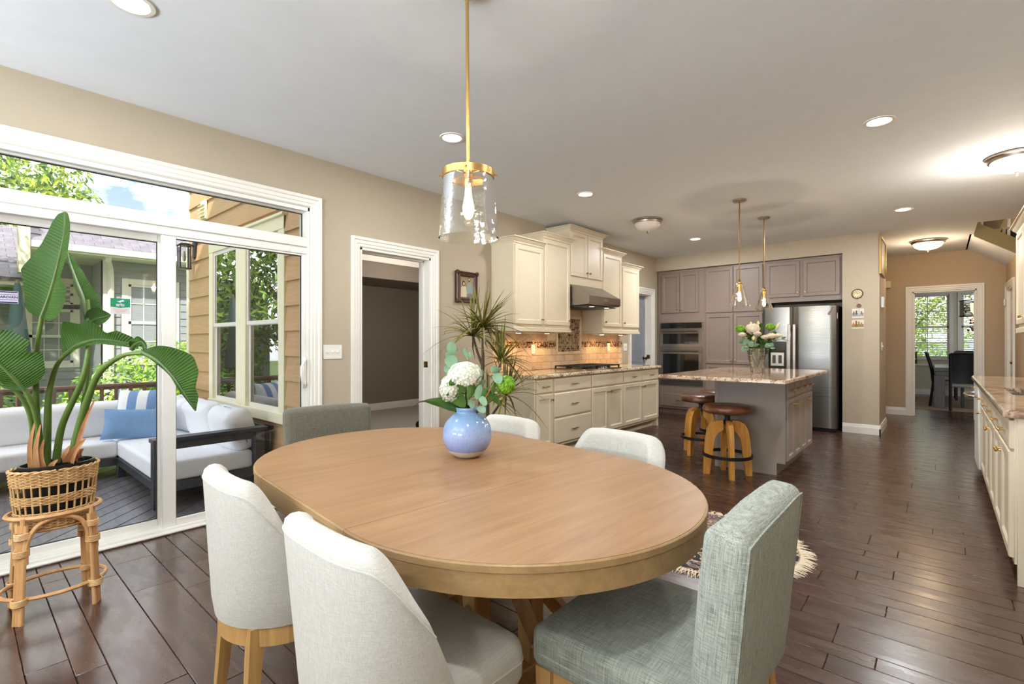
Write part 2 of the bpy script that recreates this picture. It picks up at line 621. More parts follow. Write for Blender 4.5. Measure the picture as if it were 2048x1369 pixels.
M['dining_wood'] = wood('charcoal_wood', S(70, 66, 66), S(88, 84, 83), S(104, 99, 97), .4, 'Z', .7)
M['linen'] = fabric('ivory_linen', S(170, 166, 158), S(214, 212, 204), .9, 1.0, .3, .2)
M['linen_grey'] = fabric('grey_green_tweed', S(92, 97, 88), S(182, 186, 174), .9, .8, .6, .16)
M['linen_flat'] = fabric('ivory_linen_seat', S(166, 162, 153), S(208, 205, 196), .9, 1.0, .3, .2, True)
M['linen_grey_flat'] = fabric('grey_green_tweed_seat', S(86, 90, 80), S(166, 168, 156), .9, .8, .6, .16, True)
M['linen_taupe'] = fabric('taupe_linen', S(70, 67, 57), S(124, 119, 104), .9, .9, .4, .2)
M['outdoor'] = fabric('outdoor_canvas', S(226, 228, 232), S(246, 247, 250), .9, 1.2, .15, .2)
M['blue_cloth'] = fabric('blue_canvas', S(108, 146, 190), S(136, 172, 212), .9, 1.2, .2, .2)
M['charcoal'] = plain('charcoal_aluminium', S(52, 56, 62), .45, .2)
k = Mt('striped_canvas', S(240, 240, 238), .9, 0, .2)
k.color(k.ramp(k.math('FRACT', k.math('ADD', k.math('MULTIPLY', k.n('ShaderNodeSeparateXYZ').outputs[0], 5.2), .25), 0), [(0, S(240, 241, 243)), (.52, S(120, 156, 200))], True))
sp = [x for x in k.t.nodes if x.type == 'SEPXYZ'][0]
k.l(k.coord(), sp.inputs[0])
M['stripes'] = k.m
k = Mt('brown_leather', S(70, 38, 22), .35)
v = k.coord()
k.color(k.ramp(k.noise(v, 9, 5, .6), [(.3, S(66, 36, 22)), (.55, S(108, 64, 38)), (.75, S(152, 102, 64))]))
k.bump(k.vor(v, 130), .15, .002)
M['leather'] = k.m

def granite(name, base, mid, dark, scale=1.0):
    k = Mt(name, base, .07, 0, .55)
    v = k.coord((3.0 * scale, 1.2 * scale, 3.0 * scale), rot=(0, 0, .5))
    a = k.noise(v, 2.2, 9, .68, 1.4)
    w = k.noise(k.coord((1, 1, 1)), 38 * scale, 5, .7)
    c = k.ramp(a, [(.30, dark), (.40, mid), (.50, base), (.62, tuple(min(x * 1.15, 1) for x in base[:3]) + (1,)), (.74, mid)])
    c = k.mix(k.ramp(w, [(.54, (0, 0, 0, 1)), (.60, (.9, .9, .9, 1))]), c, dark)
    k.color(c)
    return k.m
M['granite'] = granite('cream_granite', S(222, 204, 172), S(166, 132, 100), S(74, 52, 44))
M['granite2'] = granite('brown_granite', S(196, 168, 138), S(142, 108, 84), S(78, 56, 48))

def travertine(name, ca, cb):
    k = Mt(name, ca, .45)
    f = k.noise(k.coord((1, 1, 1), rnd=True), 7, 6, .6, .8)
    c = k.ramp(f, [(.3, ca), (.7, cb)])
    h = k.n('ShaderNodeHueSaturation')
    k.l(c, h.inputs['Color'])
    rv = k.math('MULTIPLY_ADD', k.rnd(), .22)
    rv.node.inputs[2].default_value = .9
    k.l(rv, h.inputs['Value'])
    k.color(h.outputs[0])
    k.bump(k.noise(k.coord((1, 1, 1)), 60, 3), .1, .003)
    return k.m
M['travertine'] = travertine('travertine', S(206, 172, 136), S(228, 200, 166))
M['grout'] = plain('grout', S(206, 184, 152), .85)
k = Mt('mosaic_glass', S(150, 110, 80), .2)
k.color(k.ramp(k.n('ShaderNodeNewGeometry').outputs['Random Per Island'],
    [(0, S(62, 34, 22)), (.16, S(92, 52, 32)), (.28, S(186, 142, 98)), (.5, S(214, 178, 132)), (.64, S(150, 104, 66)), (.76, S(226, 196, 154)), (.9, S(120, 82, 54))], True))
M['mosaic'] = k.m
k = Mt('mosaic_field', S(150, 120, 90), .22)
k.color(k.ramp(k.n('ShaderNodeNewGeometry').outputs['Random Per Island'],
    [(0, S(78, 50, 34)), (.18, S(166, 140, 104)), (.45, S(186, 160, 122)), (.7, S(150, 124, 92)), (.9, S(104, 76, 54))], True))
M['mosaic_field'] = k.m

# outdoors
k = Mt('deck_wood', S(86, 82, 86), .3)
k.b.inputs['Coat Weight'].default_value = .5
k.b.inputs['Coat Roughness'].default_value = .25
f = k.noise(k.coord((2, 30, 30), rnd=True), 1, 5, .6)
c = k.ramp(f, [(.3, S(88, 86, 90)), (.7, S(126, 122, 128))])
h = k.n('ShaderNodeHueSaturation'); k.l(c, h.inputs['Color'])
rv = k.math('MULTIPLY_ADD', k.rnd(), .4); rv.node.inputs[2].default_value = .8
k.l(rv, h.inputs['Value']); k.color(h.outputs[0])
M['deck'] = k.m
M['rail_wood'] = plain('rail_wood', S(112, 84, 68), .6)
def siding(name, col):
    k = Mt(name, col, .7)
    f = k.noise(k.coord((3, 3, 60), rnd=True), 1, 4)
    a = tuple(c * .9 for c in col[:3]) + (1,); b = tuple(c * 1.08 for c in col[:3]) + (1,)
    k.color(k.ramp(f, [(.3, a), (.7, b)]))
    k.bump(f, .15, .004)
    return k.m
M['tan'] = siding('tan_siding', S(196, 158, 112))
M['cream_trim'] = plain('cream_trim', S(244, 236, 206), .5)
M['grey_siding'] = siding('grey_siding', S(150, 156, 160))
M['shingle'] = travertine('roof_shingle', S(104, 96, 104), S(132, 124, 132))
M['grass'] = plain('lawn', S(104, 128, 66), .9)
M['leaf_bush'] = leafmat('bush_leaf', S(86, 140, 34), S(190, 224, 84), .4, 3, .3)
M['leaf_tree'] = leafmat('tree_leaf', S(70, 116, 36), S(196, 210, 70), .45, 2, .3)
M['leaf_dark'] = leafmat('shade_tree_leaf', S(46, 86, 36), S(150, 186, 70), .45, 2, .25)
M['bark'] = plain('bark', S(92, 74, 58), .9, bumpy=.5, bscale=20)
M['carpet'] = plain('grey_carpet', S(168, 162, 152), .95, bumpy=.8, bscale=240)
M['room_shade'] = plain('room_shade_paint', S(58, 52, 48), .9)  # shade of an unlit room put into the colour
# ================================================================ SETTING
XL = -3.795          # inner face of the left wall
XE = -3.95           # its outer face
H = 2.74
def wallboxes(name, mat_, boxes):
    g = G()
    for b in boxes: g.box(*b)
    return struct(g.build(name, mat_, smooth=False))
SL0, SL1, SLT = -0.06, 1.885, 2.325      # sliding door opening
D1a, D1b, D1T = 2.335, 3.115, 2.075     # first doorway
D2a, D2b, D2T = 7.28, 8.03, 2.085       # second doorway
wallboxes('wall_left', M['wall'], [
    (XE, -3.8, 0, XL, SL0, H), (XE, SL0, SLT, XL, SL1, H), (XE, SL1, 0, XL, D1a, H),
    (XE, D1a, D1T, XL, D1b, H), (XE, D1b, 0, XL, D2a, H), (XE, D2a, D2T, XL, D2b, H), (XE, D2b, 0, XL, 8.9, H)])
wallboxes('wall_back', M['wall'], [
    (XL, 8.19, 2.495, -1.035, 8.9, H),                  # soffit
    (-1.035, 8.19, 0, -0.62, 9.2, H),                   # pillar beside the refrigerator
    (XL, 8.88, 0, -1.035, 9.2, H)])
wallboxes('wall_hall', M['wall_hall'], [
    (-3.2, 10.75, 0, -0.362, 10.87, 3.0), (-0.362, 10.75, 2.10, 0.428, 10.87, 3.0), (0.428, 10.75, 0, 1.6, 10.87, 3.0),
    (-3.3, 9.2, 0, -3.2, 10.87, H)])
DR0, DR1 = 9.62, 10.55
wallboxes('wall_hall_right', M['wall_hall'], [
    (0.76, 7.4, 0, 0.86, DR0, 2.74), (0.76, DR0, 2.05, 0.86, DR1, 2.74), (0.76, DR1, 0, 0.86, 10.75, 2.74), (0.76, 7.3, 0, 1.0, 7.4, 2.74)])
wallboxes('wall_right', M['wall'], [(0.90, -3.8, 0, 1.0, 7.4, H)])
wallboxes('wall_rear', M['wall'], [
    (XE, -3.72, 0, -3.6, -3.6, H), (-3.6, -3.72, 0, 0.5, -3.6, .6), (-3.6, -3.72, 2.3, .5, -3.6, H), (-1.9, -3.72, .6, -1.2, -3.6, 2.3), (.5, -3.72, 0, 1.0, -3.6, H)])
for i, (a, b) in enumerate(((-3.6, -1.9), (-1.2, .5))):
    g = G()
    for q in ((a, .6, a + .06, 2.3), (b - .06, .6, b, 2.3), (a, .6, b, .66), (a, 2.24, b, 2.3), (a, 1.42, b, 1.48), ((a + b) / 2 - .03, .6, (a + b) / 2 + .03, 2.3)):
        g.box(q[0], -3.66, q[1], q[2], -3.6, q[3])
    struct(g.build('window_%d' % (5 + i), M['white'], smooth=False))  # unseen windows, made up to hold the fill lamps
# ceiling with the stairwell opening
wallboxes('ceiling', M['ceiling'], [
    (XE, -3.8, H, 0.343, 8.9, 2.9), (0.343, -3.8, H, 2.2, 8.39, 2.9),
    (-3.3, 8.9, H, 0.343, 10.87, 2.9), (0.30, 9.25, H, .343, 10.75, 2.9)])
# stair over the hall
g = G()
g.add([(0.32, 9.25, 2.74), (1.4, 9.25, 1.98), (1.4, 10.75, 1.98), (0.32, 10.75, 2.74), (0.32, 9.25, 2.77), (1.4, 9.25, 2.03), (1.4, 10.75, 2.03), (0.32, 10.75, 2.77)],
      [(0, 3, 2, 1), (4, 5, 6, 7), (0, 1, 5, 4), (1, 2, 6, 5), (2, 3, 7, 6), (3, 0, 4, 7)])
struct(g.build('ceiling_slope', M['ceiling'], smooth=False))
t = thing('staircase', 'olive sided staircase rising through the opening in the hall ceiling', 'staircase', (0.343, 9.25, 2.74))
g = G()
g.add([(0, -.01, -.03), (1.1, -.01, -.80), (1.1, -.01, -.60), (0, -.01, .17), (0, .03, -.03), (1.1, .03, -.80), (1.1, .03, -.60), (0, .03, .17)],
      [(0, 1, 2, 3), (7, 6, 5, 4), (0, 4, 5, 1), (1, 5, 6, 2), (2, 6, 7, 3), (3, 7, 4, 0)])
g.build('stringer', M['wall_olive'], t, smooth=False)
g = G()
for i in range(4):
    g.rbox(.02 + i * .26, .03, .20 - i * .18, .32 + i * .26, 1.0, .23 - i * .18, .006)
    g.box(.02 + i * .26, .03, .08 - i * .18, .05 + i * .26, 1.0, .20 - i * .18)
g.build('steps', M['wall_hall'], t, smooth=False)
g = G(); g.tube([(-.1, .06, .62), (1.1, .06, -.22)], .025, 8)
g.build('handrail', M['frame_wood'], t)
for i in range(4):
    g = G(); x = .08 + i * .26
    g.rbox(x - .016, .045, .12 - x * .7, x + .016, .077, .55 - x * .7, .004)
    g.build('baluster', M['white'], t)
wallboxes('wall_stairwell', M['wall_olive'], [(0.3, 10.3, 2.9, 2.2, 10.4, 4.6), (2.2, 8.3, 2.74, 2.3, 10.4, 4.6), (.24, 8.3, 2.9, .34, 10.4, 4.6), (.24, 8.3, 4.6, 2.3, 10.4, 4.7), (.34, 8.3, 2.9, 2.2, 8.39, 4.6)])
light('stairwell_fill', 'POINT', (1.4, 9.2, 4.2), 26, (1, .86, .6), shadow_soft_size=.1)  # added fill light in the stairwell shaft, no fitting

# ---------------------------------------------------------------- floor of planks
g = G(); g.box(XE, -3.9, -.09, 1.2, 15.6, -.006); g.box(-4.4, 10.75, -.09, 4.2, 15.6, -.006)
floor = struct(g.build('floor', M['subfloor'], smooth=False))
rows = []
yy = -.42
wid = [.125, .19, .095, .125, .19, .125, .095, .19, .125, .125]
i = 0
while yy < 10.72:
    w_ = wid[(i * 7 + i // 3) % 10]
    rows.append((yy, min(w_, 10.74 - yy))); yy += w_; i += 1
yy = -3.58
back = []
while yy < -.44:
    w_ = min(.16, -.42 - yy); back.append((yy, w_)); yy += w_
cache = {}
far = G()
rs = random.Random(3)
npl = 0
for (y, w_) in back + rows:
    x = -3.79
    first = True
    xe = .9 if y < 9.0 else .74
    while x < xe - .02:
        L = rs.choice((.45, .6, .75, .9, 1.05, 1.2))
        if first: L = rs.choice((.3, .45, .6, .9)); first = False
        L = min(L, xe - x)
        if -.45 < y < 3.75 and npl < 298:
            key = (round(L, 3), w_)
            if key not in cache:
                p = G(); p.rbox(0, .0008, -.012, L - .0016, w_ - .0008, 0, .0022)
                o = p.build('plank', M['plank'], floor)
                cache[key] = o.data
            else:
                o = bpy.data.objects.new('plank', cache[key]); COL.objects.link(o); o.parent = floor
            o.location = (x, y, 0)
            npl += 1
        else:
            far.rbox(x, y + .0006, -.012, x + L - .0012, y + w_ - .0006, 0, .0016)
        x += L
for iy in range(33):
    x = -3.5
    while x < 3.9:
        L = rs.choice((.6, .9, 1.2)); far.rbox(x, 10.75 + iy * .14, -.012, x + L - .001, 10.75 + iy * .14 + .139, 0, .0016); x += L
# distant boards keep their own tone per board
kf = Mt('plank_wood_far', S(80, 56, 44), .3, 0, .4)
rp = kf.n('ShaderNodeNewGeometry').outputs['Random Per Island']
a = kf.noise(kf.coord((1.4, 14, 14)), 1, 6, .6, .8)
c = kf.ramp(a, [(.3, S(54, 36, 28)), (.5, S(69, 46, 36)), (.72, S(84, 58, 45))])
h = kf.n('ShaderNodeHueSaturation'); kf.l(c, h.inputs['Color'])
rv = kf.math('MULTIPLY_ADD', rp, .16); rv.node.inputs[2].default_value = .92
kf.l(rv, h.inputs['Value']); kf.color(h.outputs[0])
kf.b.inputs['Coat Weight'].default_value = .25
kf.b.inputs['Coat Roughness'].default_value = .22
kf.roughs(kf.ramp(kf.noise(kf.coord((3, 8, 8)), 2, 4), [(.3, (.20, .20, .20, 1)), (.7, (.34, .34, .34, 1))]))
kf.bump(kf.noise(kf.coord((1, 30, 30)), 1, 2), .012, .002)
stuff(far.build('distant_planks', kf.m, floor))

# ---------------------------------------------------------------- baseboards and casings
BB = [(0, 0), (.014, 0), (.014, .085), (.010, .1), (.006, .125), (0, .13)]      # (out, z)
def baseboard(name, p, q):
    p = Vector(p).to_3d(); q = Vector(q).to_3d()
    d = (q - p).normalized(); nrm = Vector((d.y, -d.x, 0))
    g = G(); vs = []
    for e_ in (p, q):
        for o_, z in BB: vs.append(tuple(e_ + nrm * o_ + Vector((0, 0, z))))
    n = len(BB)
    fs = [(k_, (k_ + 1) % n, n + (k_ + 1) % n, n + k_) for k_ in range(n)] + [tuple(range(n - 1, -1, -1)), tuple(range(n, 2 * n))]
    g.add(vs, fs)
    return struct(g.build(name, M['white'], smooth=False))
baseboard('baseboard_left', (XL, 3.2), (XL, 3.99))
baseboard('baseboard_left_pier', (XL, 1.97), (XL, 2.28))
baseboard('baseboard_corner', (XL, 8.10), (XL, 8.25))
baseboard('baseboard_pillar', (-1.035, 8.19), (-.606, 8.19))
baseboard('baseboard_pillar_side', (-.62, 8.176), (-.62, 9.2))
baseboard('baseboard_hall', (-3.2, 10.75), (-.43, 10.75))
baseboard('baseboard_hall_right', (.5, 10.75), (.76, 10.75))
baseboard('baseboard_dining', (-3.5, 15.3), (3.9, 15.3))
CP = [(0, 0), (.006, .010), (.010, .018), (.0165, .03), (.0165, .062), (.022, .07), (.022, .085), (.008, .09), (0, .09)]
def casing(name, mat_, y0, y1, z1, frame, z0=0.0, depth=.16, sides=2):
    """door casing on a wall: local x along the wall, -y out of the wall; mitred profile of width .09"""
    g = G()
    W_ = .09
    def run(pts_in, pts_out):
        vs = []
        for a, b in zip(pts_in, pts_out):
            a = Vector(a); b = Vector(b)
            for o_, t_ in [(0, 0), (-.012, .01), (-.012, .03), (-.017, .036), (-.017, .06), (-.024, .068), (-.024, .09), (0, .09)]:
                q = a.lerp(b, t_ / W_)
                vs.append((q.x, o_, q.z))
        n = 8
        fs = []
        for i in range(len(pts_in) - 1):
            for k_ in range(n):
                fs.append((i * n + k_, i * n + (k_ + 1) % n, (i + 1) * n + (k_ + 1) % n, (i + 1) * n + k_))
        fs.append(tuple(range(n))); fs.append(tuple(range(len(vs) - n, len(vs))))
        g.add(vs, fs)
    run([(y0, 0, z0), (y0, 0, z1), (y1, 0, z1), (y1, 0, z0)], [(y0 - W_, 0, z0), (y0 - W_, 0, z1 + W_), (y1 + W_, 0, z1 + W_), (y1 + W_, 0, z0)])
    if depth:
        for q in ((y0, z0, y0 + .018, z1), (y1 - .018, z0, y1, z1), (y0, z1 - .018, y1, z1)):
            g.box(q[0], -.004, q[1], q[2], depth, q[3])
        m_ = depth * .5
        for q in ((y0 + .018, z0, y0 + .03, z1 - .018), (y1 - .03, z0, y1 - .018, z1 - .018), (y0 + .018, z1 - .03, y1 - .018, z1 - .018)):
            g.box(q[0], m_, q[1], q[2], m_ + .035, q[3])
    o = g.build(name, mat_, smooth=True, angle=25)
    loc, rz = frame
    o.location = loc; o.rotation_euler = (0, 0, rz)
    return struct(o)
FL = ((XL, 0, 0), R(90))        # left wall frame: local x = +Y, local -y = +X
c1 = casing('trim_1', M['white'], D1a, D1b, D1T, FL)
g = G(); g.rbox(D1b - .019, .02, 1.0, D1b - .0165, .09, 1.06, .001); g.build('strike_plate', M['bronze'], c1)
c2 = casing('trim_2', M['white'], D2a, D2b, D2T, FL)
g = G(); g.rbox(D2b - .021, .02, .96, D2b - .0165, .085, 1.03, .001); g.build('strike_plate', M['bronze'], c2)
casing('trim_3', M['white'], -.362, .428, 2.10, ((0, 10.75, 0), 0), depth=.12)
casing('trim_4', M['white'], -DR1, -DR0, 2.05, ((.76, 0, 0), R(-90)), depth=.08)
# closed doors
def panel_door(name, w, h, frame, m_, knob=M['bronze'], knob_left=False, label=None):
    g = G()
    g.rbox(0, 0, 0, w, .035, h, .002)
    cols = ((.11, w / 2 - .05), (w / 2 + .05, w - .11))
    for x0, x1 in cols:
        for z0, z1 in ((.2, .78), (.9, 1.55), (1.65, h - .12)):
            g.rings(x1 - x0, z1 - z0, [(0, .001), (.004, -.004), (.016, -.004), (.024, .004), (.05, .002), (.06, -.003)], x0=x0, z0=z0)
    o = g.build(name, m_, smooth=True, angle=20)
    o.location, o.rotation_euler = frame[0], (0, 0, frame[1])
    struct(o)
    g = G()
    kx = .06 if knob_left else w - .06
    g.lathe([(.028, 0), (.028, .006), (.010, .01), (.010, .035), (.022, .04), (.028, .052), (.022, .066), (.004, .07)], 14, m=Matrix.Translation((kx, 0, .96)) @ Matrix.Rotation(R(90), 4, 'X'))
    g.build('door_knob', knob, o)
    return o
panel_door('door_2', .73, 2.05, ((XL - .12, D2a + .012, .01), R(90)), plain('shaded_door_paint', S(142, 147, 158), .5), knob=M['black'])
panel_door('door_3', .90, 2.02, ((.79, DR1 - .018, .01), R(-90)), M['white'], knob_left=False)

# ---------------------------------------------------------------- carpeted room behind the first doorway
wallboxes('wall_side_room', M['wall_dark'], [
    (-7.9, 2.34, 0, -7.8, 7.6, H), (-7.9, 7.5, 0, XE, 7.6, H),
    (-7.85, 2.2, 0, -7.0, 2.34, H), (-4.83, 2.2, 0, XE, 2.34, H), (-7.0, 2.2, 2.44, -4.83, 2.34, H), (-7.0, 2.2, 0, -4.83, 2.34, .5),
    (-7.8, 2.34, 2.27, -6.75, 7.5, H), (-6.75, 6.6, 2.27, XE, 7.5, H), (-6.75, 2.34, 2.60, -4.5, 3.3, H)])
wallboxes('ceiling_side_room', M['ceiling'], [(-7.9, 2.2, H, XE, 7.6, 2.9)])
g = G(); g.box(-7.9, 2.2, -.08, XE, 7.6, .004); g.box(XE, D1a, -.05, XL - .05, D1b, .003)
struct(g.build('floor_side_room', M['carpet'], smooth=False))
baseboard('baseboard_side_room', (-7.8, 2.34), (-7.8, 7.5)).location = (0, 0, 0)
g = G()
for q in ((-6.75, 2.34, 2.52, -6.70, 7.5, 2.74), (-6.72, 2.34, 2.62, -6.64, 7.5, 2.74)): g.box(*q)
struct(g.build('trim_5', M['white'], smooth=False))
def plate(name, label, cat, frame, w=.072, h=.115, kind='outlet', n=1, group=None, mat_=None):
    t = thing(name, label, cat, frame[0], frame[1], group)
    mm = mat_ or M['plastic']
    W_ = w + (n - 1) * .046
    g = G(); g.rbox(-W_ / 2, -.007, -h / 2, W_ / 2, 0, h / 2, .003); g.build('cover_plate', mm, t)
    for i in range(n):
        x = (i - (n - 1) / 2) * .046
        if kind == 'outlet':
            for z in (-.021, .021):
                g = G(); g.prism([(x + .017 * math.cos(a * PI / 6) * 1.0, .014 * math.sin(a * PI / 6)) for a in range(12)], 0, .004, m=Matrix.Translation((0, -.0065, z)) @ Matrix.Rotation(R(90), 4, 'X'))
                o = g.build('socket', mm, t)
                g = G()
                for dx in (-.006, .006): g.box(x + dx - .001, -.0115, z - .004, x + dx + .001, -.010, z + .004)
                g.build('slot', M['black'], o)
        else:
            g = G(); g.rbox(x - .005, -.020, -.006, x + .005, -.004, .010, .002); g.build('toggle', mm, t)
    return t
plate('wall_outlet', 'beige outlet low on the dark wall of the carpeted side room', 'outlet', ((-7.8, 4.75, .47), R(90)))
plate('light_switch', 'triple white switch plate between the glass door and the open doorway', 'switch', ((XL, 2.078, 1.17), R(90)), .075, .118, 'switch', 3)

# ================================================================ SLIDING GLASS DOOR
def text(name, body, size, mat_, parent, loc, rot, ext=.0004, align='CENTER', sx=1.0):
    c = bpy.data.curves.new(name, 'FONT')
    c.body = body; c.size = size; c.extrude = ext; c.offset = size * .03; c.align_x = align; c.align_y = 'CENTER'
    c.materials.append(mat_)
    o = bpy.data.objects.new(name, c)
    COL.objects.link(o)
    o.location = loc; o.rotation_euler = rot; o.scale = (sx, 1, 1)
    o.parent = parent
    return o
casing('trim_6', M['white'], SL0, SL1, SLT, FL, depth=0)
d1 = bpy.data.objects.new('door_1', None); COL.objects.link(d1); struct(d1)
g = G()
for q in ((SL0, 0, SL0 + .03, SLT), (SL1 - .016, 0, SL1, SLT)): g.rbox(-3.94, q[0], q[1], -3.797, q[2], q[3], .002)
g.rbox(-3.94, SL0, SLT - .03, -3.797, SL1, SLT, .002)
g.rbox(-3.93, SL0, 2.01, -3.80, SL1, 2.085, .003)
g.rbox(-3.90, SL0, 1.955, -3.815, SL1, 2.012, .003)
g.rbox(-3.95, SL0, 0, -3.80, SL1, .034, .003)
g.rbox(-3.80, SL0 - .06, 0, -3.765, SL1 + .075, .022, .008)
for x in (-3.855, -3.885): g.box(x - .003, SL0, .03, x + .003, SL1, .042)
g.build('door_frame', M['vinyl'], d1)
def sash(name, x0, x1, y0, y1, z0, z1, st, parent, pane, wl=None, wr=None, mat_=None, bot=None):
    """rectangular glazed frame in a plane of constant x"""
    wl = wl or st; wr = wr or st; bot = bot or st
    g = G()
    g.rbox(x0, y0, z0, x1, y0 + wl, z1, .003); g.rbox(x0, y1 - wr, z0, x1, y1, z1, .003)
    g.rbox(x0, y0 + wl, z1 - st, x1, y1 - wr, z1, .003); g.rbox(x0, y0 + wl, z0, x1, y1 - wr, z0 + bot, .003)
    xm = (x0 + x1) / 2
    b = .008
    o = g.build(name, mat_ or M['vinyl'], parent)
    g = G(); g.box(xm - .003, y0 + wl, z0 + bot, xm + .003, y1 - wr, z1 - st)
    g.build('pane', pane, o, smooth=False)
    g = G()
    for q in ((y0 + wl, z0 + bot, y0 + wl + .004, z1 - st), (y1 - wr - .004, z0 + bot, y1 - wr, z1 - st), (y0 + wl, z1 - st - .004, y1 - wr, z1 - st), (y0 + wl, z0 + bot, y1 - wr, z0 + bot + .004)):
        g.box(xm - .006, q[0], q[1], xm + .006, q[2], q[3])
    g.build('gasket', M['black'], o, smooth=False)
    return o
sash('transom_sash', -3.905, -3.845, SL0 + .028, SL1 - .014, 2.078, SLT - .028, .012, d1, M['pane'])
fx = sash('fixed_panel', -3.925, -3.887, SL0 + .025, .955, .034, 1.962, .048, d1, M['pane'], wr=.06)
sl = sash('sliding_panel', -3.868, -3.825, .905, SL1 - .014, .034, 1.985, .045, d1, M['pane'], wl=.078, wr=.035)
# D-shaped pull and lock plate
g = G()
g.rbox(-3.826, 1.838, .89, -3.812, 1.868, 1.135, .005)
g.tube([(-3.815, 1.852, .92), (-3.785, 1.84, .915), (-3.775, 1.815, .94), (-3.772, 1.805, 1.0), (-3.775, 1.808, 1.06), (-3.785, 1.84, 1.11), (-3.815, 1.852, 1.105)], .010, 8)
g.build('pull_handle', M['plastic'], sl)
g = G(); g.rbox(-3.826, 1.70, 1.962, -3.812, 1.74, 2.0, .003); g.build('latch_cover', M['vinyl'], sl)
xg = -3.9025
s1 = G(); s1.rbox(xg, .145, 1.468, xg + .001, .247, 1.536, .0004)
purple = plain('purple_ink', S(44, 28, 96), .5); paper = plain('sticker_white', S(204, 198, 210), .5)
green = plain('sticker_green', S(18, 132, 90), .4); greyp = plain('sticker_grey', S(206, 200, 196), .5); pinkp = plain('sticker_print', S(190, 120, 112), .5)
st1 = s1.build('sticker', paper, fx)
g = G()
for z0, z1 in ((1.470, 1.477), (1.486, 1.489), (1.515, 1.518), (1.527, 1.534)): g.box(xg + .0009, .148, z0, xg + .0014, .244, z1)
g.build('sticker_stripe', purple, fx)
text('lettering', 'GUARDIAN', .019, purple, fx, (xg + .0012, .196, 1.502), (R(90), 0, R(90)), .0003, sx=1.0)
g = G(); g.rbox(xg, .652, 1.43, xg + .001, .752, 1.528, .0004); g.build('sticker', greyp, fx)
g = G(); g.prism([(.652, 1.475), (.702, 1.468), (.752, 1.475), (.752, 1.528), (.652, 1.528)], 0, .0015, m=Matrix.Translation((xg, 0, 0)) @ Matrix(((0, 0, 1, 0), (1, 0, 0, 0), (0, 1, 0, 0), (0, 0, 0, 1))))
g.build('sticker_banner', green, fx)
g = G(); g.prism([(.682, 1.508), (.694, 1.505), (.700, 1.501), (.708, 1.507), (.724, 1.510), (.716, 1.516), (.722, 1.520), (.712, 1.519), (.704, 1.516), (.694, 1.512)], .0014, .002, m=Matrix.Translation((xg, 0, 0)) @ Matrix(((0, 0, 1, 0), (1, 0, 0, 0), (0, 1, 0, 0), (0, 0, 0, 1))))
g.build('bird_emblem', paper, fx)
text('lettering', 'arlo', .026, paper, fx, (xg + .0018, .702, 1.488), (R(90), 0, R(90)), .0002)
g = G()
for i_, (a, b) in enumerate(((.662, .742), (.668, .736), (.674, .73), (.68, .724))): g.box(xg + .0009, a, 1.461 - i_ * .008, xg + .0013, b, 1.463 - i_ * .008)
g.build('fine_print', pinkp, fx)

# ================================================================ OUTDOORS
DZ = -.20
g = G(); g.box(-60, -50, -1.1, XE - .02, 50, -1.0); g.box(-60, 15.6, -1.1, 60, 60, -1.0)
struct(g.build('ground', M['grass'], smooth=False))
# deck boards laid on the diagonal
deck = G(); deck.box(-7.85, -3.4, -.27, XE, 2.18, -.235)
deck = struct(deck.build('deck', M['subfloor'], smooth=False))
c45 = math.cos(R(45))
for i in range(-20, 60):
    s0 = -6.2 + i * .146
    # band s0 <= (x + y) / sqrt2 < s0 + .14 : boards run along (-1, 1)
    q = [(-8.5, -4), (-3.0, -4), (-3.0, 3), (-8.5, 3)]
    q = clip(q, 1, 0, XE - .005); q = clip(q, -1, 0, 7.85); q = clip(q, 0, 1, 2.16); q = clip(q, 0, -1, 3.4)
    q = clip(q, c45, c45, s0 + .139); q = clip(q, -c45, -c45, -s0) if q else q
    if len(q) >= 3:
        p = G(); p.prism(q, DZ - .028, DZ, .003); p.build('deck_board', M['deck'], deck, smooth=False)
# railing
t = thing('deck_railing', 'brown timber railing along the far edge of the deck behind the sofa', 'railing', (-7.72, 0, DZ))
g = G(); g.rbox(-.07, -3.3, .90, .07, 2.15, .935, .006); g.build('top_rail', M['rail_wood'], t)
g = G(); g.rbox(-.02, -3.3, .868, .02, 2.15, .90, .004); g.build('sub_rail', M['rail_wood'], t)
g = G(); g.rbox(-.02, -3.3, .10, .02, 2.15, .185, .004); g.build('bottom_rail', M['rail_wood'], t)
bal = None
for i in range(38):
    y = -3.2 + i * .142
    if bal is None:
        g = G(); g.rbox(-.018, -.018, .14, .018, .018, .90, .003); bal = g.build('baluster', M['rail_wood'], t); o = bal
    else:
        o = bal.copy(); COL.objects.link(o)
    o.location = (.038, y, 0)
for y in (-1.45, .30, 2.08):
    g = G(); g.rbox(-.045, y - .045, 0, .045, y + .045, .90, .005); g.build('post', M['rail_wood'], t)

# ---- tan wall of the projecting room
TY = 2.18
ew = G(); ew.box(-7.86, TY, -1.0, -7.02, TY + .02, 5.6); ew.box(-4.83, TY, -1.0, XE, TY + .02, 5.6); ew.box(-7.02, TY, 2.46, -4.83, TY + .02, 5.6); ew.box(-7.02, TY, -1, -4.83, TY + .02, .46)
ew.box(-7.86, TY + .02, -1, -7.84, 7.6, 5.6)
wex = struct(ew.build('wall_exterior', M['tan'], smooth=False))
def lap(x0, x1, z, h, parent, m_, y=TY):
    p = G()
    p.add([(x0, y, z), (x1, y, z), (x1, y - .030, z), (x0, y - .030, z), (x0, y, z + h + .01), (x1, y, z + h + .01), (x1, y - .006, z + h + .01), (x0, y - .006, z + h + .01)],
          [(0, 1, 2, 3), (3, 2, 6, 7), (4, 7, 6, 5), (0, 3, 7, 4), (1, 5, 6, 2), (0, 4, 5, 1)])
    return p.build('siding_board', m_, parent, smooth=False)
z = -.59
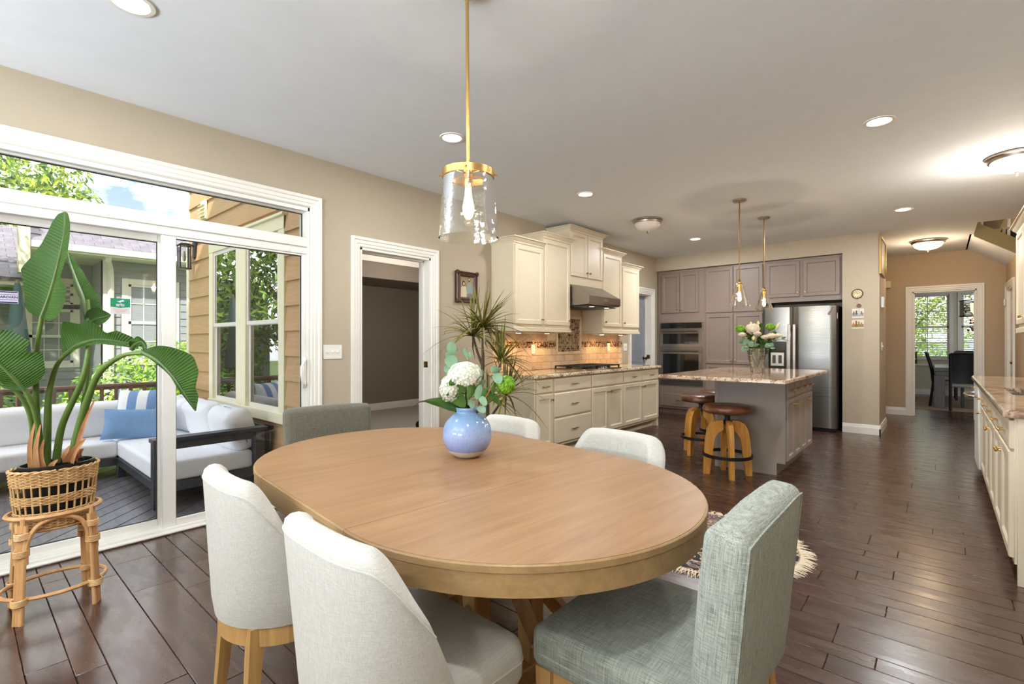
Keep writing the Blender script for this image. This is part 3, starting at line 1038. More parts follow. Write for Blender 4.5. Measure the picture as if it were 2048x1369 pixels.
while z < 5.4:
    zt = z + .244
    if zt <= .45 or z >= 2.50: lap(-7.82, XE - .002, z, .244, wex, M['tan'])
    else:
        lap(-7.82, -6.97, z, .244, wex, M['tan']); lap(-4.86, XE - .002, z, .244, wex, M['tan'])
    z = zt
g = G(); g.rbox(-7.90, TY - .03, -1, -7.80, TY + .06, 5.6, .004); g.build('corner_board', M['cream_trim'], wex)
# twin window in it
w1 = bpy.data.objects.new('window_1', None); COL.objects.link(w1); struct(w1)
def twin(parent, x0, x1, z0, z1, y, units, meet, trim=.13, tm=M['cream_trim'], sm=M['vinyl'], up=M['pane_side'], lo=M['pane_screen'], head=.03):
    g = G()
    ya = y - .035
    g.rbox(x0, ya, z0, x0 + trim, y + .03, z1, .004); g.rbox(x1 - trim, ya, z0, x1, y + .03, z1, .004)
    g.rbox(x0, ya - .004, z1 - trim, x1, y + .03, z1, .004); g.rbox(x0, ya - .012, z0, x1, y + .03, z0 + trim * .8, .004)
    g.rbox(x0 - .03, ya - .03, z1, x1 + .03, y, z1 + head, .004)
    for a, b in zip(units[:-1], units[1:]): g.rbox(a[1], ya, z0 + trim * .8, b[0], y + .03, z1 - trim, .004)
    g.build('casing', tm, parent)
    for a, b in units:
        zb, zt = z0 + trim * .8, z1 - trim
        for nm, q0, q1, yo, pane in (('upper_sash', meet - .02, zt, .0, up), ('lower_sash', zb, meet + .02, .022, lo)):
            f_ = .045
            g = G()
            g.rbox(a, y - .02 + yo, q0, a + f_, y + .005 + yo, q1, .003); g.rbox(b - f_, y - .02 + yo, q0, b, y + .005 + yo, q1, .003)
            g.rbox(a + f_, y - .02 + yo, q1 - f_, b - f_, y + .005 + yo, q1, .003); g.rbox(a + f_, y - .02 + yo, q0, b - f_, y + .005 + yo, q0 + f_, .003)
            o = g.build(nm, sm, parent)
            g = G(); g.box(a + f_, y - .010 + yo, q0 + f_, b - f_, y - .006 + yo, q1 - f_); g.build('pane', pane, o, smooth=False)
twin(w1, -6.98, -4.85, .44, 2.50, TY, [(-6.86, -6.09), (-5.81, -4.99)], 1.46)
light('side_room_fill', 'POINT', (-5.6, 4.6, 2.2), 45, (1, .9, .8), shadow_soft_size=.15)  # unseen light without a fitting, added to brighten the carpeted room
# wall lantern and louvred vent on the tan wall
t = thing('wall_lantern', 'black box lantern with clear panes on the tan sided wall', 'lantern', (-7.55, TY, 2.36))
g = G(); g.rbox(-.05, -.045, .02, .05, -.015, .26, .004); g.build('mounting_plate', M['black'], t)
g = G(); g.tube([(0, -.04, .18), (0, -.10, .20), (0, -.15, .20)], .012, 8); g.rbox(-.075, -.225, .165, .075, -.075, .18, .003); g.rbox(-.05, -.20, .18, .05, -.10, .20, .003)
g.build('arm', M['black'], t)
g = G()
for x in (-.065, .053):
    for y in (-.215, -.097): g.box(x, y, -.13, x + .012, y + .012, .167)
g.rbox(-.07, -.22, -.14, .07, -.08, -.125, .002); g.build('cage', M['black'], t)
g = G()
for q in ((-.058, -.213, .058, -.211), (-.058, -.089, .058, -.087), (-.064, -.21, -.062, -.09), (.062, -.21, .064, -.09)): g.box(q[0], q[1], -.125, q[2], q[3], .165)
g.build('pane', M['pane'], t)
g = G(); g.lathe([(.012, .10), (.016, .06), (.024, .02), (.02, -.02), (.006, -.04)], 12, (0, -.15, 0)); g.build('bulb', M['bowl_off'], t)
t = thing('wall_vent', 'small louvred vent hood high on the tan sided wall', 'vent', (-7.18, TY - .02, 2.86))
g = G(); g.rbox(-.09, -.025, -.02, .09, 0, .22, .004); g.build('vent_box', M['cream_trim'], t)
for i in range(4):
    g = G(); g.add([(-.08, -.026, .02 + i * .048), (.08, -.026, .02 + i * .048), (.08, -.060, .0 + i * .048), (-.08, -.060, .0 + i * .048), (-.08, -.026, .028 + i * .048), (.08, -.026, .028 + i * .048), (.08, -.060, .008 + i * .048), (-.08, -.060, .008 + i * .048)],
                   [(0, 3, 2, 1), (4, 5, 6, 7), (0, 1, 5, 4), (1, 2, 6, 5), (2, 3, 7, 6), (3, 0, 4, 7)]); g.build('louver', M['cream_trim'], t, smooth=False)
# unseen upper wall and roof added to shade the deck, and side room roof
wallboxes('wall_deck_shade', M['tan'], [(XE - .02, -5, H + .16, XE + .06, TY, 6.0)])
wallboxes('roof', M['shingle'], [(-4.35, -5, 6.0, 6, 17, 6.3)])
wallboxes('roof_side_room', M['shingle'], [(-8.2, TY - .3, 5.6, XE, 7.9, 5.8), (-7.84, TY + .05, 2.95, -3.9, 7.6, 3.0)])

# ---- neighbouring house
nh = thing('neighbour_house', 'grey sided neighbouring house with shingled roof and white trimmed windows', 'house', (-13, 2.05, -1))
def nbx(name, q, m_, par=nh, b=.006):
    g = G(); g.rbox(q[0] + 13, q[1] - 2.05, q[2] + 1, q[3] + 13, q[4] - 2.05, q[5] + 1, b); return g.build(name, m_, par)
wall_a = nbx('wall', (-13.2, 2.05, -1, -13.0, 9.0, 3.1), M['grey_siding'])
wall_b = nbx('wall', (-14.4, -.8, -1, -14.2, 2.1, 2.9), M['grey_siding'])
nbx('wall', (-14.4, .95, 2.9, -14.2, 2.1, 4.0), M['grey_siding'])
wall_c = nbx('wall', (-14.3, 2.05, -1, -13.0, 2.2, 3.1), M['grey_siding'])
def nlap(par, x, y0, y1, z):
    p = G(); h_ = .165
    x += 13; y0 -= 2.05; y1 -= 2.05; z += 1
    p.add([(x, y0, z), (x, y1, z), (x + .022, y1, z), (x + .022, y0, z), (x, y0, z + h_), (x, y1, z + h_), (x + .005, y1, z + h_), (x + .005, y0, z + h_)],
          [(0, 3, 2, 1), (3, 7, 6, 2), (4, 5, 6, 7), (0, 4, 7, 3), (1, 2, 6, 5), (0, 1, 5, 4)])
    p.build('siding_board', M['grey_siding'], par, smooth=False)
z = -.2
while z < 3.0:
    if z < .75 or z > 2.6: nlap(wall_a, -13, 2.15, 6.5, z)
    else: nlap(wall_a, -13, 2.15, 2.34, z); nlap(wall_a, -13, 3.42, 3.62, z); nlap(wall_a, -13, 4.66, 6.5, z)
    if z < 2.7:
        if z < .65 or z > 2.62: nlap(wall_b, -14.2, -1.5, 2.05, z)
        else: nlap(wall_b, -14.2, -1.5, .95, z); nlap(wall_b, -14.2, 1.85, 2.05, z)
    z += .165
g = G()
g.rbox(-13.02 + 13, 0, 0, .04, .12, 4.1, .004); g.build('corner_board', M['white'], nh)
def nwin(y0, y1, z0, z1, x, name='window'):
    g = G()
    X = x + 13; y0 -= 2.05; y1 -= 2.05; z0 += 1; z1 += 1
    for q in ((y0 - .11, z0 - .1, y0, z1 + .12), (y1, z0 - .1, y1 + .11, z1 + .12), (y0, z1, y1, z1 + .12), (y0, z0 - .1, y1, z0)): g.rbox(X, q[0], q[1], X + .035, q[2], q[3], .004)
    o = g.build(name, M['white'], nh)
    g = G(); zm = (z0 + z1) / 2
    for q in ((y0, z0, y0 + .05, z1), (y1 - .05, z0, y1, z1), (y0, z1 - .05, y1, z1), (y0, z0, y1, z0 + .05), (y0, zm - .03, y1, zm + .03)): g.box(X - .02, q[0], q[1], X + .02, q[2], q[3])
    for k_ in (1, 2):
        yk = y0 + (y1 - y0) * k_ / 3; g.box(X - .01, yk - .010, zm, X + .012, yk + .010, z1)
        g.box(X - .01, yk - .006, z0, X + .010, yk + .006, zm)
    for zz in (zm + (z1 - zm) / 2, z0 + (zm - z0) / 2): g.box(X - .01, y0, zz - .009, X + .012, y1, zz + .009)
    g.build('sash', M['white'], o)
    g = G(); g.box(X - .012, y0, z0, X - .008, y1, z1); g.build('pane', M['pane_far'], o, smooth=False)
    g = G()
    for i_ in range(int((z1 - z0) / .055)):
        z = z0 + i_ * .055; g.box(X - .08, y0, z, X - .055, y1, z + .042)
    stuff(g.build('blind_slats', M['white'], o, smooth=False))
    g = G(); g.box(X - .19, y0 - .05, z0 - .05, X - .17, y1 + .05, z1 + .05); g.build('room_shade', M['room_shade'], o, smooth=False)  # dark sheet standing in for the shade inside the room
nwin(2.47, 3.28, .85, 2.48, -13)
nwin(3.74, 4.55, .85, 2.48, -13)
nwin(1.05, 1.74, .80, 1.95, -14.2)
nwin(1.05, 1.74, 2.06, 2.5, -14.2)
# gutter, downspout and eaves
g = G(); g.add([(.62, -1.1, 3.99), (.62, 7, 3.99), (.50, 7, 3.95), (.50, -1.1, 3.95), (.62, -1.1, 4.11), (.62, 7, 4.11), (.44, 7, 4.11), (.44, -1.1, 4.11)],
               [(0, 3, 2, 1), (4, 5, 6, 7), (0, 1, 5, 4), (1, 2, 6, 5), (2, 3, 7, 6), (3, 0, 4, 7)])
g.build('gutter', M['white'], nh, smooth=False)
g = G(); g.tube([(.5, .02, 4.0), (.42, .02, 3.88), (.14, .10, 3.76), (.08, .12, 3.62), (.08, .12, .1)], .05, 4); g.build('downspout', M['white'], nh, angle=10)
nbx('soffit', (-14.2, .95, 2.95, -12.45, 9, 2.99), M['white'])
nbx('soffit', (-14.2, -.9, 2.36, -13.6, 1.2, 2.40), M['white'])
nbx('fascia', (-13.62, -.9, 2.36, -13.58, 1.2, 2.52), M['white'])
nbx('rake_board', (-12.62, .78, 2.5, -12.40, .94, 3.75), M['cream_trim'])
def roofplane(y0, y1, xe, ze, run, slope, n0):
    sl_ = math.atan(slope)
    base = G(); dx = run; dz = run * slope
    base.add([(xe + 13, y0 - 2.05, ze + 1), (xe + 13, y1 - 2.05, ze + 1), (xe - dx + 13, y1 - 2.05, ze + dz + 1), (xe - dx + 13, y0 - 2.05, ze + dz + 1), (xe + 13, y0 - 2.05, ze + .95), (xe + 13, y1 - 2.05, ze + .95), (xe - dx + 13, y1 - 2.05, ze + dz + .95), (xe - dx + 13, y0 - 2.05, ze + dz + .95)],
             [(0, 1, 2, 3), (7, 6, 5, 4), (0, 4, 5, 1), (1, 5, 6, 2), (2, 6, 7, 3), (3, 7, 4, 0)])
    o = base.build('roof', M['shingle'], nh, smooth=False)
    gg = G(); gg.rbox(0, 0, 0, .155, .295, .012, .002)
    first = gg.build('shingle', M['shingle'], o); used = False
    L = run / math.cos(sl_)
    r_ = 0
    while r_ * .145 < L - .1:
        y = y0 + (.15 if r_ % 2 else 0)
        while y < y1 - .2:
            s = first if not used else first.copy()
            if used: COL.objects.link(s)
            used = True
            a = r_ * .145
            s.location = (xe + 13 - a * math.cos(sl_), y - 2.05, ze + 1 + a * math.sin(sl_) + .004)
            s.rotation_euler = (0, PI + sl_ , 0)
            s.rotation_euler = Matrix.Rotation(sl_, 4, 'Y').to_euler()
            s.rotation_euler = (0, sl_ + PI, 0)
            s.scale = (1, 1, -1)
            y += .3
        r_ += 1
    return o
roofplane(.95, 6.5, -12.42, 3.11, 2.1, .60, 0)
roofplane(-.3, 1.1, -13.55, 2.50, 2.6, .55, 0)

def leaves(g, c, rad, n, size, rg, shell=.55, flat=.35, zmin=None):
    for _ in range(n):
        while True:
            d = Vector((rg.gauss(0, 1), rg.gauss(0, 1), rg.gauss(0, 1)))
            if d.length > .01: break
        d.normalize()
        r_ = shell + (1 - shell) * rg.random() ** .6
        p = Vector((c[0] + d.x * rad[0] * r_, c[1] + d.y * rad[1] * r_, c[2] + d.z * rad[2] * r_))
        if zmin is not None and p.z < zmin: continue
        nrm = (d + Vector((rg.uniform(-1, 1), rg.uniform(-1, 1), rg.uniform(-.2, 1.2))) * .8).normalized()
        u = nrm.orthogonal().normalized(); u = (Matrix.Rotation(rg.random() * 6.28, 3, nrm) @ u)
        w_ = nrm.cross(u)
        s_ = size * rg.uniform(.6, 1.3)
        a = p + u * s_; b = p + w_ * s_ * flat + nrm * s_ * .12; c_ = p - u * s_; d_ = p - w_ * s_ * flat + nrm * s_ * .12
        g.add([tuple(a), tuple(b), tuple(c_), tuple(d_)], [(0, 1, 2, 3)])
def bush(name, label, cat, base, blobs, n, size, lm, trunk=.05, group=None, seed=1):
    rg = random.Random(seed)
    t = thing(name, label, cat, base, 0, group)
    g = G()
    tot = sum(b[1][0] * b[1][1] + b[1][0] * b[1][2] for b in blobs)
    for c_, rad in blobs: leaves(g, c_, rad, int(n * (rad[0] * rad[1] + rad[0] * rad[2]) / tot), size, rg)
    stuff(g.build('foliage', lm, t, smooth=False))
    g = G()
    top = max(b[0][2] for b in blobs)
    g.tube([(0, 0, 0), (trunk * .5, 0, top * .4), (0, trunk * .4, top * .7)], [trunk, trunk * .8, trunk * .6], 8)
    g.build('trunk', M['bark'], t)
    g = G()
    for c_, rad in blobs:
        g.tube([(0, 0, top * .35), ((c_[0]) * .6, c_[1] * .6, (top * .35 + c_[2]) * .55), c_], [trunk * .5, trunk * .35, trunk * .12], 6)
        for _ in range(4):
            e_ = Vector(c_) + Vector((rg.uniform(-.8, .8) * rad[0], rg.uniform(-.8, .8) * rad[1], rg.uniform(-.5, .8) * rad[2]))
            g.tube([c_, tuple((Vector(c_) + e_) / 2 + Vector((0, 0, .05))), tuple(e_)], [trunk * .2, trunk * .12, trunk * .05], 5)
    g.build('branches', M['bark'], t)
    return t
bush('leafy_bush', 'bright green bush against the neighbouring house behind the deck railing', 'bush', (-10.3, 2.3, -1),
     [((0, -.3, 1.15), (.9, .95, .85)), ((.1, .55, 1.35), (.8, .7, .9)), ((.2, -1.0, .8), (.7, .7, .7)), ((.1, 1.35, 1.15), (.8, .8, .9)), ((.0, .2, 1.75), (.6, .7, .55))], 7000, .06, M['leaf_bush'], .06, seed=4)
bush('leafy_bush', 'shorter green bush behind the railing at the edge of the glass door', 'bush', (-11.7, .35, -1),
     [((0, 0, 1.0), (.6, .55, .75)), ((-.1, -.6, .8), (.6, .6, .7))], 2400, .055, M['leaf_dark'], .05, seed=5)
bush('garden_tree', 'yellow green tree crown rising over the neighbouring roof', 'tree', (-23.5, .9, -1),
     [((0, 0, 7.6), (2.3, 1.9, 2.2)), ((.2, 1.3, 7.9), (1.5, 1.2, 1.3)), ((-.3, .2, 5.4), (1.8, 1.5, 1.4)), ((.3, 2.0, 6.9), (1.2, .9, .9)), ((0, -.8, 9.0), (1.6, 1.6, 1.3))], 5200, .13, M['leaf_tree'], .2, seed=6)
# trees that stand left of the view and show in the tan wall's window panes
bush('garden_tree', 'tall green tree mirrored in the window panes of the tan wall', 'tree', (-11.7, -1.7, -1),
     [((0, 0, 3.2), (1.3, 1.7, 1.6)), ((.1, .3, 5.2), (1.3, 1.7, 1.7)), ((-.6, -1.4, 3.6), (1.3, 1.4, 2.2)), ((-.9, 1.55, 2.4), (.9, .62, 1.5)), ((-.9, 1.5, 4.4), (1.0, .7, 1.6)), ((.3, -1.5, 5.6), (1.3, 1.5, 1.5))], 15000, .10, M['leaf_dark'], .16, seed=8)
bush('garden_tree', 'broad green tree mirrored higher up in the tan wall panes', 'tree', (-15.8, -5.6, -1),
     [((0, 0, 4.2), (2.2, 2.2, 2.6)), ((.2, 1.2, 6.8), (2.0, 2.0, 1.8)), ((0, -1.5, 6.4), (2.0, 2.0, 2.0))], 7000, .11, M['leaf_tree'], .2, seed=9)

# ---- outdoor sectional sofa
def cushion(w, d, h, mt, parent, name, loc, rot=(0, 0, 0), puff=.02, r=.04, m_=5, noise=.0, seed=0):
    """rounded soft box standing on its base, with a slightly domed top and bottom"""
    rg = random.Random(seed); ph = [rg.uniform(0, 6) for _ in range(4)]
    hx, hy, hz = w / 2 - r, d / 2 - r, h / 2 - r
    ring = []
    for q in range(4):
        sx_, sy_ = ((1, 1), (-1, 1), (-1, -1), (1, -1))[q]
        for i in range(m_ + 1):
            a = q * PI / 2 + PI / 2 * i / m_; ring.append((sx_, sy_, math.cos(a), math.sin(a)))
        nsx, nsy = ((-1, 1), (-1, -1), (1, -1), (1, 1))[q]; a = (q + 1) * PI / 2
        for k_ in range(1, 6): f_ = k_ / 6; ring.append((sx_ + (nsx - sx_) * f_, sy_ + (nsy - sy_) * f_, math.cos(a), math.sin(a)))
    lat = [(-1, -PI / 2 + PI / 2 * i / m_) for i in range(m_ + 1)] + [(-1 + 2 * k_ / 4, 0) for k_ in range(1, 4)] + [(1, PI / 2 * i / m_) for i in range(m_ + 1)]
    vs = []; n = len(ring)
    def put(x, y, z):
        bx = 1 - min(1, (abs(x) / (w / 2)) ** 2); by = 1 - min(1, (abs(y) / (d / 2)) ** 2); bz = 1 - min(1, (abs(z) / (h / 2)) ** 2)
        z2 = z + math.copysign(puff, z) * bx * by * min(1, abs(z) / (h / 2) * 1.5) if puff else z
        q = noise * (math.sin(x * 17 + ph[0] + z * 9) + math.sin(z * 21 + ph[1] + y * 8) + math.sin(x * 31 - z * 26 + ph[2]) * .5)
        vs.append((x, y + q * (1 if y >= 0 else -1) + math.copysign(noise * 2.2, y) * bx * bz, z2 + h / 2))
    for f_ in (.3, .7):
        for sx_, sy_, cx, cy_ in ring: put(sx_ * hx * f_, sy_ * hy * f_, -h / 2)
    for sz, a in lat:
        for sx_, sy_, cx, cy_ in ring: put(sx_ * hx + r * cx * math.cos(a), sy_ * hy + r * cy_ * math.cos(a), sz * hz + r * math.sin(a))
    for f_ in (.7, .3):
        for sx_, sy_, cx, cy_ in ring: put(sx_ * hx * f_, sy_ * hy * f_, h / 2)
    L_ = len(vs) // n
    fs = [(i * n + j, i * n + (j + 1) % n, (i + 1) * n + (j + 1) % n, (i + 1) * n + j) for i in range(L_ - 1) for j in range(n)]
    fs += [tuple(range(n - 1, -1, -1)), tuple((L_ - 1) * n + j for j in range(n))]
    g = G(); g.add(vs, fs)
    return g.build(name, mt, parent, loc, rot, angle=80)
sofa = thing('sectional_sofa', 'charcoal framed L-shaped outdoor sofa with white cushions on the deck', 'sofa', (-6.70, 1.24, DZ))
def sx(name, q, b=.004):
    g = G(); g.rbox(q[0] + 6.5, q[1] - 1.2, q[2], q[3] + 6.5, q[4] - 1.2, q[5], b); return g.build(name, M['charcoal'], sofa)
# wing along the tan wall
sx('seat_rail', (-7.20, 1.13, .13, -4.90, 1.18, .21)); sx('seat_rail', (-7.20, 1.92, .13, -4.90, 1.97, .21)); sx('seat_rail', (-4.95, 1.13, .13, -4.90, 1.97, .21))
sx('seat_deck', (-7.20, 1.15, .185, -4.92, 1.95, .205))
sx('leg', (-4.98, 1.10, 0, -4.88, 1.16, .60)); sx('leg', (-4.98, 1.93, 0, -4.88, 2.02, .575)); sx('leg', (-6.50, 1.13, 0, -6.42, 1.20, .14)); sx('leg', (-7.2, 1.9, 0, -7.12, 1.97, .14))
sx('arm', (-5.00, 1.09, .575, -4.86, 2.08, .61)); sx('arm_apron', (-4.95, 1.14, .50, -4.91, 1.95, .575))
sx('back_rail', (-7.2, 2.04, .575, -4.86, 2.10, .61)); sx('back_slat', (-7.2, 2.07, .28, -4.9, 2.095, .575))
# wing along the railing
sx('seat_rail', (-6.50, -2.4, .13, -6.45, 1.15, .21)); sx('seat_rail', (-7.25, -2.4, .13, -7.20, 1.9, .21)); sx('seat_deck', (-7.2, -2.4, .185, -6.47, 1.15, .205))
sx('back_rail', (-7.30, -2.4, .575, -7.24, 2.10, .61)); sx('back_slat', (-7.29, -2.4, .28, -7.265, 2.1, .575))
for y in (-2.4, -.85): sx('leg', (-6.53, y, 0, -6.46, y + .07, .14))
def off(x, y, z): return (x + 6.5, y - 1.2, z)
cushion(2.2, .80, .175, M['outdoor'], sofa, 'seat_cushion', off(-6.05, 1.54, .205), puff=.012, r=.035)
cushion(.72, 1.75, .175, M['outdoor'], sofa, 'seat_cushion', off(-6.84, .27, .205), puff=.012, r=.035)
cushion(.72, 1.75, .175, M['outdoor'], sofa, 'seat_cushion', off(-6.84, -1.5, .205), puff=.012, r=.035)
for i, (y, w_) in enumerate(((.98, .80), (.15, .86), (-.72, .86), (-1.58, .86))):
    cushion(w_, .22, .40, M['outdoor'], sofa, 'back_cushion', off(-7.08, y, .375), (R(10), 0, R(90)), .0, .085, 5, .006, i)
for i, (x, w_) in enumerate(((-6.75, .62), (-6.05, .74), (-5.30, .66))):
    cushion(w_, .24, .42, M['outdoor'], sofa, 'back_cushion', off(x, 1.90, .375), (R(12), 0, R(2 - i)), .0, .09, 5, .008, i + 5)
def throw(name, label, mt, w, h, t_, loc, rot, group='loose pillows on the outdoor sofa'):
    g = G()
    def f(u, v, sgn):
        x = u * 2 - 1; y = v * 2 - 1
        th = t_ / 2 * max(0, (1 - abs(x) ** 2.6)) ** .55 * max(0, (1 - abs(y) ** 2.6)) ** .55
        k_ = 1 - .06 * (1 - abs(x) ** 2) * abs(y) - .0
        k2 = 1 - .06 * (1 - abs(y) ** 2) * abs(x)
        return (x * w / 2 * k2, sgn * th, y * h / 2 * k_)
    g.grid(lambda u, v: f(u, v, -1), 16, 12); g.grid(lambda u, v: f(u, v, 1), 16, 12, flip=True)
    o = g.build(name, mt, None, loc, rot, angle=80)
    return tag(o, label, 'pillow', group)
throw('throw_pillow', 'plain blue lumbar pillow in the corner of the outdoor sofa', M['blue_cloth'], .62, .34, .16, (-6.72, 1.36, DZ + .545), (R(-20), R(3), R(70)))
throw('throw_pillow', 'blue and white striped pillow in the sofa corner behind the plain one', M['stripes'], .52, .50, .15, (-6.98, 1.46, DZ + .66), (R(-20), 0, R(62)))
# closed patio umbrella and its stand
t = thing('patio_umbrella', 'closed dark green patio umbrella beyond the deck railing', 'umbrella', (-10.6, .66, -1))
g = G(); g.tube([(0, 0, 0), (0, 0, 3.2)], .022, 8); g.build('pole', M['bark'], t)
g = G(); g.lathe([(.03, 3.15), (.07, 2.9), (.12, 2.4), (.17, 2.0), (.20, 1.75), (.16, 1.72)], 12); 
for i_ in range(len(g.v)):
    x, y, z = g.v[i_]; a = math.atan2(y, x); k_ = 1 + .22 * math.sin(a * 6); g.v[i_] = (x * k_, y * k_, z)
g.build('canopy', plain('green_canvas', S(30, 54, 50), .8), t)
g = G(); g.lathe([(.25, 0), (.25, .05), (.06, .1), (.04, .3)], 16); g.build('base', M['black'], t)
# ================================================================ KITCHEN
def knob(parent, x, y, z, m_=M['bronze'], r=.013):
    g = G(); g.lathe([(.006, 0), (.005, .012), (r * .8, .016), (r, .022), (r * .8, .028), (.002, .03)], 10, m=Matrix.Translation((x, y, z)) @ Matrix.Rotation(R(90), 4, 'X'))
    return g.build('knob', m_, parent)
def pull(parent, x, y, z, L=.10, m_=M['bronze']):
    g = G()
    g.tube([(x - L / 2, y - .026, z), (x - L * .2, y - .030, z), (x + L * .2, y - .030, z), (x + L / 2, y - .026, z)], [.0045, .006, .006, .0045], 8)
    for s in (-1, 1):
        g.tube([(x + s * L * .36, y + .002, z), (x + s * L * .36, y - .026, z)], .0045, 6)
        g.ball((x + s * L / 2, y - .026, z), .006, 8, 6)
    return g.build('pull', m_, parent)
def door(parent, x, z, w, h, y, m_, knob_at=None, km=M['bronze'], name='door', st=.058):
    g = G()
    g.rings(w, h, [(0, y), (0, y - .015), (.004, y - .020), (st - .012, y - .020), (st - .004, y - .014), (st, y - .009), (st + .02, y - .008), (st + .03, y - .008)], x0=x, z0=z)
    o = g.build(name, m_, parent, angle=20)
    if knob_at:
        kx, kz = {'br': (x + w - .03, z + .06), 'bl': (x + .03, z + .06), 'tr': (x + w - .03, z + h - .06), 'tl': (x + .03, z + h - .06)}[knob_at]
        knob(o, kx, y - .020, kz, km)
    return o
def drawer(parent, x, z, w, h, y, m_, km=M['bronze'], L=.10, handle=True, name='drawer'):
    g = G(); g.rings(w, h, [(0, y), (0, y - .013), (.005, y - .018), (.012, y - .020), (.02, y - .020)], x0=x, z0=z)
    o = g.build(name, m_, parent, angle=20)
    if handle: pull(o, x + w / 2, y - .020, z + h / 2, L, km)
    return o
def crown(parent, x0, x1, d, z, m_, l=True, r=True, h=.055, proj=.056, name='crown_moulding', y0=0):
    prof = [(0, 0), (.006, 0), (.010, .25), (.55, .55), (.75, .8), (1, .84), (1, 1.0)]
    g = G(); vs = []
    for o_, zz in prof:
        o_ = o_ * proj if o_ > .02 else o_
        vs += [(x0 - (o_ if l else 0), y0, z + zz * h), (x0 - (o_ if l else 0), -d - o_, z + zz * h), (x1 + (o_ if r else 0), -d - o_, z + zz * h), (x1 + (o_ if r else 0), y0, z + zz * h)]
    fs = []
    for i in range(len(prof) - 1):
        for k_ in range(4):
            fs.append((i * 4 + k_, i * 4 + (k_ + 1) % 4, i * 4 + 4 + (k_ + 1) % 4, i * 4 + 4 + k_))
    fs.append((0, 1, 2, 3)); L_ = (len(prof) - 1) * 4; fs.append((L_ + 3, L_ + 2, L_ + 1, L_))
    g.add(vs, fs)
    return g.build(name, m_, parent, angle=25)
GB = 'cream base cabinets under the cooktop counter'
GU = 'cream wall cabinets over the backsplash'
def base_cab(label, frame, w, m_, d=.61, top=.867, group=GB, left_panel=False, name='base_cabinet', toe=True):
    t = thing(name, label, 'cabinet', frame[0], frame[1], group)
    g = G(); g.rbox(0, -d, .105, w, 0, top, .002); g.build('body', m_, t)
    g = G(); g.box(0, -d + .075, 0, w, 0, .105); g.build('toe_kick', m_, t, smooth=False)
    return t
def LF(y): return ((XL, y, 0), R(90))
c = base_cab('narrow cream base cabinet at the near end, one drawer over one door', LF(3.985), .332, M['cream'])
drawer(c, .018, .708, .29, .14, -.61, M['cream']); door(c, .018, .135, .29, .555, -.61, M['cream'], 'tr')
g = G(); g.rbox(-.018, -.632, .0, 0, 0, .867, .002); g.rbox(-.021, -.632, .0, -.017, -.56, .867, .001); g.rbox(-.021, -.06, 0, -.017, 0, .867, .001); g.build('end_panel', M['cream'], c)
c = base_cab('cream three-drawer base cabinet left of the cooktop', LF(4.317), .765, M['cream'])
drawer(c, .012, .705, .74, .145, -.61, M['cream'], L=.115); drawer(c, .012, .425, .74, .262, -.61, M['cream'], L=.115); drawer(c, .012, .135, .74, .272, -.61, M['cream'], L=.115)
c = base_cab('cream base cabinet below the cooktop, blank front over two doors', LF(5.082), .79, M['cream'])
drawer(c, .012, .705, .766, .145, -.61, M['cream'], handle=False, name='false_front'); door(c, .012, .135, .378, .552, -.61, M['cream'], 'tr'); door(c, .40, .135, .378, .552, -.61, M['cream'], 'tl')
c = base_cab('cream base cabinet at the far end, two drawers over two doors', LF(5.872), 1.078, M['cream'])
for x, kk in ((.012, 'tr'), (.546, 'tl')):
    drawer(c, x, .705, .52, .145, -.61, M['cream']); door(c, x, .135, .52, .552, -.61, M['cream'], kk)
g = G(); g.rbox(1.078, -.612, 0, 1.09, 0, .867, .001); g.rbox(1.05, -.61, 0, 1.10, -.53, .105, .004); g.build('end_panel', M['cream'], c)

def slab(name, label, mat_, outline, z0, z1, hole=None, group=None, cat='countertop', loc=(0, 0, 0)):
    """stone top with an eased edge; hole = rectangle (x0, y0, x1, y1)"""
    t = z1 - z0
    rows_ = [(0.004, 0), (.0, .005), (0.0, t * .45), (.003, t * .8), (.012, t)]
    g = G(); vs = []; n = len(outline)
    for ins, zz in rows_: vs += [(x, y, z0 + zz) for x, y in inset(outline, ins)]
    fs = []
    for i in range(len(rows_) - 1):
        for k_ in range(n): fs.append((i * n + k_, i * n + (k_ + 1) % n, (i + 1) * n + (k_ + 1) % n, (i + 1) * n + k_))
    L_ = (len(rows_) - 1) * n
    if hole is None:
        fs.append(tuple(L_ + k_ for k_ in range(n))); fs.append(tuple(range(n - 1, -1, -1)))
    else:
        hx0, hy0, hx1, hy1 = hole
        b = len(vs); vs += [(hx0, hy0, z1), (hx1, hy0, z1), (hx1, hy1, z1), (hx0, hy1, z1), (hx0, hy0, z0), (hx1, hy0, z0), (hx1, hy1, z0), (hx0, hy1, z0)]
        for k_ in range(4):
            k2 = (k_ + 1) % 4
            fs.append((L_ + k_, L_ + k2, b + k2, b + k_)); fs.append((b + k_, b + k2, b + 4 + k2, b + 4 + k_)); fs.append((k2, k_, b + 4 + k_, b + 4 + k2))
    g.add([(x - loc[0], y - loc[1], z - loc[2]) for x, y, z in vs], fs)
    o = g.build(name, mat_, None, loc, angle=30)
    return tag(o, label, cat, group)
slab('countertop', 'cream and brown granite countertop carrying the gas cooktop', M['granite'],
     [(XL, 3.945), (-3.17, 3.945), (-3.14, 3.975), (-3.14, 6.975), (XL, 6.975)], .869, .906, loc=(XL, 3.945, .869))

